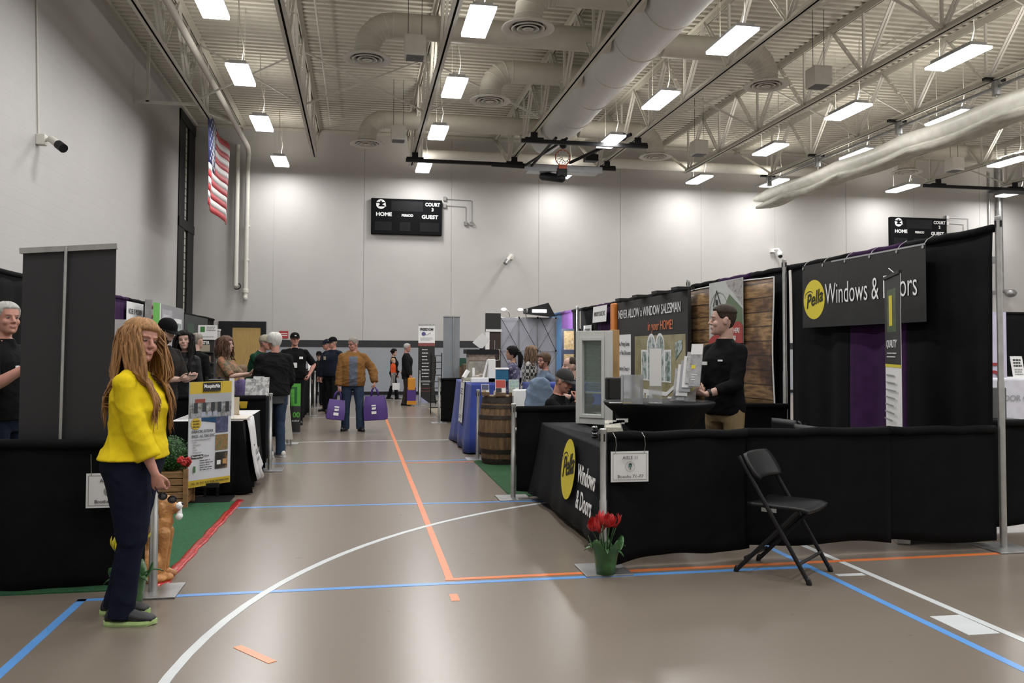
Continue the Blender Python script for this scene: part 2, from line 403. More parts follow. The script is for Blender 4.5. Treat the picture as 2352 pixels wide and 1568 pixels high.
# ducts
def duct(pts, r, t, nm='duct', m=CREAM): return MB().tube(pts, r, 28).build(nm, m, t, smooth=True)
main = thing('supply_duct', 'fat round white air duct running the length of the hall', 'duct', (5.6, 12, 7.95))
duct([(5.7, BY+.02, 7.98), (5.6, 22.2, 7.98), (5.6, 24.2, 7.98), (5.6, 25.2, 8.0)], [.55, .55, .45, .42], main, 'duct_pipe', mat('duct_white', (.68,.68,.67), .5, var=.03))
s = MB()
for y in np.arange(-3, 24, 1.75): s.tube([(5.63, y, 7.98), (5.63, y+.03, 7.98)], .562, 28)
s.build('duct_seam', CREAMW, main, smooth=True)
def branch(xd, xm, y, lb):
    t = thing('branch_duct', lb, 'duct', (xd, y, 7.3), group='branch ducts with round diffusers')
    sg = 1 if xm > xd else -1; r = .25; R = .5; zz = 7.92
    pts = [(xd, y, 7.3), (xd, y, zz-R)]+[(xd+sg*(R-R*cos(a)), y, zz-R+R*sin(a)) for a in [RD(18*k) for k in range(1, 5)]]+[(xd+sg*R, y, zz), (xm, y, zz)]
    duct(pts, r, t, 'elbow_pipe')
    sm = MB()
    for a in range(0, 91, 18):
        c = V((xd+sg*(R-R*cos(RD(a))), y, zz-R+R*sin(RD(a)))); d = V((sg*sin(RD(a)), 0, cos(RD(a))))
        sm.tube([c-d*.008, c+d*.008], r+.009, 24)
    sm.build('elbow_seam', CREAMW, t, smooth=True)
    MB().lathe([(.25,.12), (.27,.06), (.46,.03), (.475,0), (.46,-.008), (.40,-.005), (.33,.02), (.33,.06), (.25,.12)], (xd, y, 7.2), 36, cap=False).build('diffuser_rim', CREAMW, t, smooth=True)
    d = MB()
    for r1, r0, z in ((.30,.235,.0), (.20,.135,-.004), (.10,.0,-.01)):
        d.lathe([(r1, z+.0), (r1-.02, z-.012), (max(r0, .001), z+.05), (max(r0, .001), z+.062), (r1, z)], (xd, y, 7.2), 32, cap=False)
    d.build('diffuser_cone', CREAMW, t, smooth=True)
    MB().lathe([(.32,.075), (.32,.08)], (xd, y, 7.2), 32).build('diffuser_throat', BLACKP, t)
branch(.10, 5.05, 16.55, 'long branch duct to the left with diffuser, nearer one')
branch(.16, 5.05, 23.4, 'long branch duct to the left with diffuser, farther one near the far wall')
branch(2.9, 5.05, 18.8, 'short branch duct whose diffuser hangs between the two long left branches')
branch(2.9, 5.05, 14.4, 'short branch duct at the top edge above the aisle, nearest diffuser')
branch(8.57, 6.2, 16.55, 'branch duct to the right with diffuser, nearer one')
branch(8.53, 6.2, 23.3, 'branch duct to the right with diffuser, farther one by the hoop')
branch(17.1, 20, 23.75, 'branch duct of the right court behind the rolled curtain')
for x, y, lb in ((1.0, 15.99, 'pale box speaker hanging by the near left branch duct'), (.98, 22.48, 'pale box speaker hanging by the far left branch duct'), (9.54, 16.1, 'pale box speaker hanging by the near right diffuser'),
                 (9.52, 22.4, 'pale box speaker hanging right of the far right diffuser'), (18.09, 22.84, 'pale box speaker hanging over the right court')):
    t = thing('ceiling_speaker', lb, 'speaker', (x, y, 7.3), group='box speakers hanging from the deck')
    MB().box((x-.2, y-.2, 7.1), (x+.2, y+.2, 7.5)).build('cabinet', CREAMW, t, bevel=.015)
    MB().box((x-.16, y-.16, 7.085), (x+.16, y+.16, 7.1)).build('grille', mat('speaker_grille', (.12,.125,.13), .7), t)
    for q in (-.13, .13): MB().tube([(x+q, y, 7.5), (x+q, y, DECK)], .006, 5).build('hanging_cable', BLACKM, t)
# sprinkler line and conduits
sp = thing('sprinkler_pipe', 'thin white sprinkler pipe under the deck between the first trusses', 'pipe', (-.9, 14, 8.5))
MB().tube([(-.95, BY, 8.52), (-.95, 26.5, 8.52)], .02, 8).build('pipe_run', CREAMW, sp, smooth=True)
h = MB()
for y in np.arange(12, 26, 2.2): h.tube([(-.95, y, 8.52), (-.95, y, DECK)], .008, 6).tube([(-.95, y+.6, 8.52), (-.75, y+.6, 8.5), (-.75, y+.6, 8.42)], .012, 6)
h.build('pipe_hanger', CREAMW, sp)
for x, lb in ((8.9, 'thin sprinkler pipe high between the trusses right of the duct'), (12.0, 'thin sprinkler pipe high between the trusses left of the curtain')):
    t = thing('sprinkler_pipe', lb, 'pipe', (x, 14, 8.4)); MB().tube([(x, 4, 8.45), (x, 27, 8.45)], .02, 8).build('pipe_run', CREAMW, t)
    h = MB()
    for y in np.arange(8, 26, 1.5): h.tube([(x, y, 8.45), (x, y, DECK)], .007, 6).tube([(x, y+.4, 8.45), (x+.15, y+.4, 8.36)], .012, 6)
    h.build('pipe_hanger', CREAMW, t)
# downpipes by the left end of the far wall
p1 = thing('drain_pipe', 'white drain pipe running beneath the left truss, then down the far wall', 'pipe', (-3.5, 27.6, 5))
MB().tube([(-3.5, BY+.1, 7.75), (-3.5, 27.1, 7.85), (-3.55, 27.75, 7.78), (-3.6, 27.95, 7.4), (-3.62, 28.0, 3.2)], .075, 16).build('pipe_run', CREAMW, p1, smooth=True)
e = MB().lathe([(.08,.0), (.1,.02), (.1,.12), (.08,.14)], (-3.62, 28.0, 3.3), 14).lathe([(.09,0), (.09,.05)], (-3.61, 28.0, 4.35), 14).lathe([(.09,0), (.09,.05)], (-3.6, 28, 5.45), 14).ell((-3.62, 27.98, 3.15), (.08,.1,.1))
e.build('pipe_collar', CREAMW, p1, smooth=True)
for z in (4.4, 5.5): MB().box((-3.68, 28.0, z-.03), (-3.54, 28.185, z+.03)).build('wall_strap', CREAMW, p1)
p2 = thing('drain_pipe', 'shorter white drain pipe nearer the corner with black curved outlet', 'pipe', (-3.92, 28, 5))
MB().tube([(-3.92, 27.98, 8.1), (-3.92, 27.98, 3.55)], .075, 16).ell((-3.92, 27.98, 3.55), .08).build('pipe_run', CREAMW, p2, smooth=True)
MB().tube([(-3.92+.12*sin(a)+.04, 27.9, 3.52-.1*cos(a)) for a in np.linspace(-.6, 2.6, 10)], .018, 8).build('outlet_ring', BLACKP, p2, smooth=True)
for z in (4.4, 7.0): MB().box((-3.97, 28.0, z-.03), (-3.87, 28.185, z+.03)).build('wall_strap', CREAMW, p2)
p3 = thing('drain_pipe', 'grey steel drain pipe on the far wall behind the tall right pole', 'pipe', (24.3, 28, 5))
MB().tube([(24.1, 28.0, 8.5), (24.1, 28.0, 3.9), (24.4, 27.9, 3.75)], .11, 14).ell((24.4, 27.85, 3.75), (.22,.2,.16)).build('pipe_run', STEEL, p3, smooth=True)
for z in (4.6, 7.0): MB().box((24.05, 28.0, z-.03), (24.2, 28.185, z+.03)).build('wall_strap', STEEL, p3)
t = thing('wall_conduit', 'thin grey conduits and small boxes beside the right steel drain pipe', 'conduit', (23.7, 28.1, 5))
MB().tube([(23.75, 28.1, 8.4), (23.75, 28.1, 3.8)], .03, 6).box((23.6, 28.0, 4.9), (23.9, 28.18, 5.15)).box((23.6, 28.0, 3.7), (23.9, 28.18, 3.85)).build('conduit_run', STEEL, t)

# flag hanging beneath the leftmost truss
fg = thing('flag', 'large national flag with stars and stripes hanging below the left truss', 'flag', (-3.8, 23.6, 7.5))
def flagp(u, v): return V((-3.8+.05*sin(u*9+v*2)+.012*sin(u*17), 21.85+u*3.65-.05*v, 7.42-v*2.3-.05*sin(u*pi)+.004*sin(u*19)))
RED = mat('flag_red', (.40,.02,.03), .7, var=.12); FWH = mat('flag_white', (.62,.60,.60), .7, var=.05); FBL = mat('flag_blue', (.02,.03,.13), .7, var=.15)
for k in range(13):
    st = MB(); u0 = .4 if k < 7 else 0
    st.loft([[flagp(u0+(1-u0)*i/24, k/13), flagp(u0+(1-u0)*i/24, (k+1)/13)] for i in range(25)], cap=False, closed=False)
    st.build('stripe', RED if k % 2 == 0 else FWH, fg, smooth=True, solid=.004)
MB().loft([[flagp(.4*i/12, 0), flagp(.4*i/12, 7/26), flagp(.4*i/12, 7/13)] for i in range(13)], cap=False, closed=False).build('canton', FBL, fg, smooth=True, solid=.004)
ss = MB()
for r in range(9):
    for c in range(6 if r % 2 == 0 else 5):
        u = .4*((c*2+1+(r % 2))/12); v = (r+1)/10*7/13; p = flagp(u, v)
        for side in (.008, -.008):
            pts = []
            for q in range(10):
                rr = .06 if q % 2 == 0 else .025
                pts.append(p+V((side, rr*sin(q*pi/5), rr*cos(q*pi/5))))
            ss.poly(pts, (1, 0, 0), .001)
ss.build('stars', FWH, fg)

# scoreboards
def scoreboard(x0, y, n, lb):
    t = thing('scoreboard', lb, 'scoreboard', (x0+1.18, y, 5.35))
    MB().box((x0, y-.16, 5.35), (x0+2.36, y, 6.55)).build('case', mat('scoreboard_black', (.004,.004,.005), .75, spec=.1), t, bevel=.02)
    o = lambda a, b: V((x0+a, y-.163, 5.35+b)); X_ = (1,0,0); U_ = (0,0,1)
    d = MB()
    for a, b, c, e in ((.12,.12,.68,.42), (.95,.12,1.3,.42), (1.62,.12,2.26,.42), (.66,.78,1.72,1.12)): d.box((x0+a, y-.166, 5.35+b), (x0+c, y-.16, 5.35+e))
    d.build('digit_window', mat('smoked_display', (.007,.0075,.009), .5, spec=.15), t)
    txt('HOME', o(.42,.66), X_, U_, .17, WHITEINK, t, width=.52, align='CENTER', bold=.006)
    txt('PERIOD', o(1.2,.64), X_, U_, .11, WHITEINK, t, width=.38, align='CENTER', bold=.004)
    txt('GUEST', o(1.95,.61), X_, U_, .17, WHITEINK, t, width=.55, align='CENTER', bold=.006)
    txt('COURT', o(2.04,1.03), X_, U_, .16, WHITEINK, t, width=.5, align='CENTER', bold=.006)
    txt(n, o(2.04,.86), X_, U_, .15, WHITEINK, t, align='CENTER', bold=.006)
    e = MB(); c = o(.32, 1.0)
    def arcs(cx, cz, r, a0, a1, th):
        P = [c+V((cx+r*cos(RD(a)), 0, cz+r*sin(RD(a)))) for a in np.linspace(a0, a1, 14)]; Q = [c+V((cx+r*cos(RD(a)), 0, cz+r*sin(RD(a))-th*sin(pi*(a-a0)/(a1-a0)))) for a in np.linspace(a1, a0, 14)]
        e.poly(P+Q[1:-1], (0,-1,0), .002)
    arcs(0, 0, .16, 25, 155, .09); arcs(0, 0, .16, 205, 335, -.08)
    e.poly([c+V((-.16,0,.03)), c+V((-.06,0,.03)), c+V((-.04,0,-.01)), c+V((-.1,0,-.08)), c+V((-.15,0,-.07))], (0,-1,0), .002)
    e.poly([c+V((.15,0,.06)), c+V((.04,0,-.01)), c+V((.1,0,-.03)), c+V((.17,0,-.09))], (0,-1,0), .002)
    e.build('emblem', WHITEINK, t)
    MB().lathe([(.035, 0), (.035, .002)], (0,0,0), 12, M=Matrix.Translation(c+V((0,-.004,.085))) @ Matrix.Rotation(pi/2, 4, 'X')).build('emblem_dot', INK, t)
    t2 = thing('conduit_run', 'thin conduits with small boxes right of the %s' % ('left scoreboard' if n == '3' else 'right scoreboard'), 'conduit', (x0+2.8, y, 6))
    MB().bar((x0+2.5, y-.03, 6.62), (x0+3.38, y-.03, 6.6), .014, .014).bar((x0+3.38, y-.03, 6.6), (x0+3.38, y-.03, 5.85), .014, .014).bar((x0+2.5, y-.03, 6.4), (x0+3.18, y-.03, 6.38), .014, .014).bar((x0+3.18, y-.03, 6.38), (x0+3.18, y-.03, 5.85), .014, .014).build('conduit', STEEL, t2)
    for a, b in ((2.46, 6.62), (2.46, 6.38), (3.18, 5.8), (3.38, 5.8)): MB().box((x0+a-.05, y-.085, b-.06), (x0+a+.05, y-.004, b+.07)).build('junction_box', STEEL, t2)
scoreboard(.35, 28.2, '3', 'black scoreboard with COURT 3 on the far wall')
scoreboard(19.5, 28.2, '2', 'black scoreboard with COURT 2 on the far wall above the right drape')

# cameras
def bullet(name, loc, lb, aim, m, wallv):
    t = thing(name, lb, 'camera', loc); L_ = V(loc)
    MB().box(L_+V((-.07,-.07,-.09)), L_+V((.07,.07,.09))).build('mount_box', CREAMW, t, bevel=.01)
    a = V(aim).normalized(); p = L_+V(wallv)*.22
    MB().tube([L_, p], .03, 10).build('arm', CREAMW, t, smooth=True)
    MB().cap(p-a*.03, p+a*.28, .06, .07).build('camera_body', CREAMW, t, smooth=True)
    MB().tube([p+a*.2, p+a*.37], .075, 14).build('sun_hood', m, t, smooth=True)
bullet('security_camera', (WX+.07, 14.98, 4.95), 'white twin security camera on the left block wall', (.6,-.5,-.45), BLACKP, (.8, -.2, 0))
bullet('security_camera', (5.1, WY-.05, 4.7), 'grey security camera on the far wall right of the left scoreboard', (-.5,-.4,-.7), STEEL, (-.3,-.9,0))
t = thing('wall_conduit', 'thin conduit rising from the camera up the left block wall', 'conduit', (WX, 14.98, 5)); MB().tube([(WX+.02, 14.98, 5.03), (WX+.02, 14.6, DECK)], .014, 6).build('conduit', CREAMW, t)
t = thing('dome_camera', 'small white dome camera with black eye on the far wall', 'camera', (14.86, 28.1, 5.1))
MB().box((14.7, 28.05, 5.1), (14.86, 28.2, 5.22)).tube([(14.8, 28.1, 5.2), (14.88, 27.9, 5.2), (14.92, 27.85, 5.1)], .04, 10).build('bracket', WHITE, t, smooth=True)
MB().ell((14.92, 27.85, 5.02), (.1,.1,.12)).build('dome_cover', WHITE, t, smooth=True); MB().ell((14.92, 27.83, 4.94), (.08,.08,.08)).build('lens', BLACKP, t, smooth=True)
t = thing('fire_alarm_sign', 'small red and white notice on the far wall by the stripe', 'sign', (-2.42, 28.18, 1.95))
MB().box((-2.56, 28.17, 1.86), (-2.28, 28.2, 2.1)).build('plate', mat('sign_red', (.35,.03,.03), .5), t)
MB().box((-2.54, 28.166, 1.94), (-2.3, 28.17, 1.96)).box((-2.54, 28.166, 2.0), (-2.3, 28.17, 2.02)).build('print', WHITEINK, t)

# folded basketball hoop on black bars
def hoop(x0, x1, yb, xc, lb, full=True):
    t = thing('basketball_hoop', lb, 'basketball hoop', (xc, yb, 7.2))
    m = MB().box((x0, yb-.05, 7.03), (x1, yb+.05, 7.13))
    if full: m.box((x0+2.9, yb-2.95, 7.03), (x1, yb-2.85, 7.13))
    m.build('support_bar', BLACKM, t)
    for X, _ in TX:
        if x0-.1 < X < x1+.1:
            MB().box((X-.25, yb-.07, 7.12), (X+.25, yb+.07, 7.17)).box((X-.09, yb-.03, 7.17), (X+.09, yb+.03, 7.32)).build('clamp', BLACKM, t)
            if full and X > x0+2.9: MB().box((X-.25, yb-2.97, 7.12), (X+.25, yb-2.83, 7.17)).box((X-.09, yb-2.93, 7.17), (X+.09, yb-2.87, 7.32)).build('clamp', BLACKM, t)
    if not full:
        MB().box((xc-1.0, yb-.3, 6.98), (xc+1.2, yb+.3, 7.06)).build('backboard', BLACKM, t, bevel=.01)
        MB().tube([(xc+.6, yb-.3, 7.5), (xc+1.1, yb, 7.9)], .03, 8).ell((xc+.7, yb, 7.6), .12).build('winch', BLACKM, t)
        return
    MB().box((xc-1.0, yb-.3, 6.90), (xc+1.2, yb+.32, 6.97)).build('backboard', mat('board_grey', (.30,.31,.33), .35), t, bevel=.01)
    MB().box((xc-1.15, yb-.36, 6.86), (xc+1.25, yb-.28, 7.05)).build('board_frame', mat('frame_grey', (.36,.37,.40), .4), t, bevel=.015)
    MB().bar((xc-2.1, yb-.05, 7.04), (xc-.9, yb-.3, 6.96), .06, .1).build('brace_arm', BLACKM, t)
    MB().box((xc-.12, yb-.42, 6.94), (xc+.12, yb-.34, 7.06)).build('rim_bracket', mat('rim_orange', (.55,.08,.02), .4), t)
    R_, zc = .225, 7.27; yr = yb-.40
    MB().tube([(xc+R_*sin(a), yr, zc+R_*1.05*cos(a)) for a in np.linspace(RD(-165), RD(165), 30)], .014, 8).build('rim', MATS['rim_orange'], t, smooth=True)
    n = MB()
    for k in range(12):
        a = 2*pi*k/12; b = a+2*pi/24; c2 = a-2*pi/24
        for q in (b, c2):
            n.tube([(xc+R_*sin(a), yr, zc+R_*cos(a)), (xc+.75*R_*sin(q), yr-.12, zc+.75*R_*cos(q)-.03), (xc+.5*R_*sin(a), yr-.28, zc+.5*R_*cos(a)-.06), (xc+.4*R_*sin(q), yr-.4, zc+.4*R_*cos(q)-.1)], .009, 5)
    n.build('net', WHITE, t)
    MB().cap((xc-.45, yb+.25, 6.82), (xc-.02, yb-.32, 6.66), .13, .13).box((xc-.16, yb-.4, 6.72), (xc+.14, yb-.25, 6.95)).build('height_motor', BLACKM, t, smooth=True)
    m = MB().tube([(xc-.95, yb-.1, 6.98), (xc-.8, yb-2.9, 7.2)], .04, 8).tube([(xc-1.2, yb-.1, 6.98), (xc-.5, yb-2.9, 7.2)], .035, 8).tube([(xc+.3, yb-.1, 7.2), (xc+1.3, yb-2.9, 7.4)], .05, 8)
    m.ell((xc+1.15, yb-2.6, 7.4), (.14,.12,.12)).box((xc+.8, yb-.1, 7.3), (xc+1.2, yb+.2, 7.5)).ell((xc+1.0, yb, 7.45), .15).ell((xc-.55, yb-2.7, 7.1), (.12,.1,.14))
    m.build('folding_strut', BLACKM, t, smooth=True)
hoop(1.3, 7.72, 24.6, 5.95, 'folded basketball hoop with net and grey backboard under black bars')
hoop(18.6, 26.9, 24.95, 22.3, 'folded black hoop frame over the right court', False)

# rolled divider curtain
cu = thing('divider_curtain', 'rolled up translucent white divider curtain slung below a truss', 'curtain', (13.4, 20, 6.7))
VIN = mat('curtain_vinyl', (.60,.585,.52), .45, var=.1, stretch=(1,.6,1)); NET = mat('curtain_net', (.40,.385,.33), .7, var=.2, stretch=(1,.5,4))
def roll(c, w, h, ph, sag=.05, n=60, k=18):
    rings = []
    for i in range(n+1):
        y = 8+(26.2-8)*i/n; e = min(1, (n-i)/4+.35); rr = []
        for q in range(k):
            a = 2*pi*q/k; nz = 1+.13*noise.noise(V((cos(a)*1.3+ph, sin(a)*1.3, y*.55)))+.05*sin(a*5+y*.8)
            rr.append(V((c[0]+w*cos(a)*nz, y+.15*cos(a*3), c[1]+h*sin(a)*nz*e-sag*abs(sin(y*pi/3.05)))))
        rings.append(rr)
    return MB().loft(rings)
roll((13.4, 6.68), .36, .23, 0).build('rolled_vinyl', VIN, cu, smooth='all')
roll((13.42, 6.47), .30, .13, 3, .1).build('rolled_net', NET, cu, smooth='all')
MB().tube([(13.4, 6, 7.17), (13.4, 26.6, 7.17)], .035, 10).build('drive_pipe', STEEL, cu, smooth=True)
MB().tube([(13.9, 6, 6.72), (13.9, 22.4, 6.5)], .05, 8).build('bottom_batten', CREAMW, cu, smooth=True)
for y in (25.7, 22.7, 18.9, 15.6): MB().tube([(13.4, y, 7.0), (13.4, y, 7.3)], .09, 12).tube([(13.4, y, 6.4), (13.4, y, 7.35)], .008, 5).tube([(13.3, y, 7.35), (13.4, y+.15, 7.15)], .01, 5).build('winch_drum', STEEL, cu)
for y in (25.7, 22.7, 18.9, 15.6): MB().box((13.1, y-.05, 7.3), (13.6, y+.05, 7.36)).build('clamp_plate', BLACKM, cu)
# far wall ducts behind trusses
t = thing('wall_duct', 'horizontal pale pipe along the top of the far wall', 'pipe', (8, 27.6, 7.9)); MB().tube([(2.0, 27.5, 7.95), (17, 27.5, 7.95)], .17, 16).build('pipe_run', CREAMW, t, smooth=True)
# ================================================================ PEOPLE
def lerp(a, b, t): return a+(b-a)*t
HEADR = [(-.118,.066,.030,.020), (-.105,.083,-.005,.040), (-.085,.086,-.040,.054), (-.060,.085,-.062,.063), (-.035,.083,-.078,.069), (-.005,.079,-.090,.074),
         (.022,.087,-.097,.076), (.045,.087,-.099,.077), (.065,.082,-.097,.075), (.085,.070,-.088,.067), (.102,.046,-.068,.052), (.112,.022,-.044,.034), (.118,.0,-.02,.012)]
def headring(z):
    z = max(HEADR[0][0], min(HEADR[-1][0], z))
    for a, b in zip(HEADR, HEADR[1:]):
        if z <= b[0]:
            t = (z-a[0])/(b[0]-a[0]); return [lerp(a[i], b[i], t) for i in (1, 2, 3)]
def headpt(z, ph, inf=0):     # ph 0 = front
    f, b, w = headring(z); cy = (f+b)/2; hd = (f-b)/2
    s, c = sin(ph), cos(ph); e = .88
    x = (w+inf)*math.copysign(abs(s)**e, s); y = cy+(hd+inf)*math.copysign(abs(c)**e, c)
    zz = z+(inf*max(0, (z-.05)/.068) if z > .05 else 0)
    return V((x, y, zz))
def skin_mat(name, c):
    return mat(name, c, .5, spec=.35, var=.10, vscale=18, bump=.08, bscale=120)
SK = skin_mat('skin', (.40,.235,.175)); SKL = skin_mat('skin_pale', (.46,.29,.235)); SKP = skin_mat('skin_ruddy', (.42,.205,.155)); SKD = skin_mat('skin_tan', (.30,.17,.115))
LIP = mat('lips', (.33,.14,.12), .5); EYEW = mat('eye_white', (.24,.22,.20), .25, var=.03); IRIS = mat('iris', (.015,.012,.01), .35)
def hairm(name, c, v=.4): return mat(name, c, .6, var=v, vscale=34, bump=.5, bscale=150, stretch=(3,3,.3), spec=.12 if sum(c) < .1 else .3)
H_RED = hairm('ginger_hair', (.30,.155,.062)); H_BLK = hairm('black_hair', (.006,.005,.005)); H_BRN = hairm('brown_hair', (.075,.04,.022)); H_LBR = hairm('light_brown_hair', (.16,.10,.06))
H_GRY = hairm('grey_hair', (.36,.35,.33), .2); H_WHT = hairm('white_hair', (.52,.51,.48), .15); H_DGR = hairm('greying_hair', (.20,.18,.15), .3); H_SHORT = hairm('cropped_dark_hair', (.035,.025,.018))
def cloth(name, c, var=.15, **k):
    k.setdefault('bump', .12); k.setdefault('bscale', 160); return mat(name, c, k.pop('rough', .9), spec=.1, var=var, **k)

def remesh(name, mb, vox, m, parent, it=3, wr=0, wf=9, seed=0, world=False, classify=None, fade=None):
    if world and parent is not None: Mi = wm(parent).inverted(); mb.v = [Mi @ p for p in mb.v]
    me = bpy.data.meshes.new('r'); me.from_pydata([tuple(p) for p in mb.v], [], mb.f); me.update()
    import bmesh
    bm = bmesh.new(); bm.from_mesh(me); bmesh.ops.recalc_face_normals(bm, faces=bm.faces); bm.to_mesh(me); bm.free()
    o = bpy.data.objects.new('r', me); COL.objects.link(o)
    r = o.modifiers.new('r', 'REMESH'); r.mode = 'VOXEL'; r.voxel_size = vox; r.adaptivity = 0
    if it: s = o.modifiers.new('s', 'SMOOTH'); s.factor = .5; s.iterations = it
    bpy.context.view_layer.update(); dg = bpy.context.evaluated_depsgraph_get()
    nm = bpy.data.meshes.new_from_object(o.evaluated_get(dg)); bpy.data.objects.remove(o); bpy.data.meshes.remove(me)
    nm.name = name; nm.materials.clear()
    if wr:
        n = len(nm.vertices); co = np.empty(n*3, 'f'); nm.vertices.foreach_get('co', co); co = co.reshape(-1, 3)
        no = np.empty(n*3, 'f'); nm.vertices.foreach_get('normal', no); no = no.reshape(-1, 3)
        # cheap directional fold field from sums of warped sines
        p = co*wf; rs = np.random.RandomState(seed+5); d = np.zeros(n)
        for q in range(7):
            k = rs.normal(size=3); k[2] *= 1.6; k /= np.linalg.norm(k); k *= rs.uniform(1.0, 2.6)
            w = rs.normal(size=3)*.9
            t = p@k+1.6*np.sin(p@w+rs.uniform(0, 6))+rs.uniform(0, 6); d += (1-np.abs(np.sin(t)))**2.2*rs.uniform(.5, 1)
        d = d/7-.16
        if fade: d = d*np.clip((fade[1]-co[:, 2])/.07, 0, 1)*np.clip((co[:, 2]-fade[0])/.05, 0, 1)
        co = co+no*(d*wr*3)[:, None]; nm.vertices.foreach_set('co', co.astype('f').ravel())
    ob = mk(name, nm, m, parent, smooth='all')
    if classify:
        n = len(nm.polygons); c = np.empty(n*3, 'f'); nm.polygons.foreach_get('center', c); c = c.reshape(-1, 3)
        nm.polygons.foreach_set('material_index', classify(c).astype('i'))
    return ob

def ik(S, T, a, b, pole):
    S, T = V(S), V(T); d = T-S; L = min(d.length, (a+b)*.998); d = d.normalized(); T2 = S+d*L
    x = (a*a-b*b+L*L)/(2*L); h = math.sqrt(max(0, a*a-x*x)); p = V(pole); p = (p-d*p.dot(d)).normalized()
    return S+d*x+p*h, T2
def hand(mb, wr, d, n, side, curl=.35, s=1.0, thumb=.5, spread=1.0):
    """palm + five separate fingers; d = finger direction, n = palm normal, side = +1 if the thumb points along d x n"""
    d = V(d).normalized(); n = V(n); n = (n-d*n.dot(d)).normalized(); u = d.cross(n)*side   # u -> thumb side
    P = lambda a, b, c: V(wr)+d*a*s+u*b*s+n*c*s
    rings = []
    for a, w, t in ((-.01,.026,.020), (.02,.033,.019), (.055,.041,.017), (.085,.042,.014), (.095,.036,.011)):
        rings.append([P(a, w*cos(q), t*sin(q)) for q in [2*pi*k/14 for k in range(14)]])
    mb.loft(rings)
    for i, (off, l) in enumerate(((.031,.068), (.0105,.077), (-.0105,.071), (-.030,.055))):
        p = P(.088, off, 0); ang = RD(8); fd = (d+u*off*2.2*spread).normalized(); r = .0086*s
        for j, (fr, c) in enumerate(((.45, 1.0), (.31, 1.15), (.24, .8))):
            ang += curl*c*RD(72)*(1+.12*i); dd = (fd*cos(ang)+n*sin(ang)); q = p+dd*l*fr*s
            mb.cap(p, q, r, r*.92, 8); p = q; r *= .92
    p = P(.018, .026, .004); q = P(.055, .026+.030*(1-thumb*.4), .012+.022*thumb); mb.cap(p, q, .0135*s, .0105*s, 8)
    q2 = q+(d*.8+u*(.35-.7*thumb)+n*(.25+.4*thumb)).normalized()*.030*s; mb.cap(q, q2, .0102*s, .0092*s, 8)
    q3 = q2+(d*.95-u*.35*thumb+n*.3*thumb).normalized()*.022*s; mb.cap(q2, q3, .0092*s, .008*s, 8)

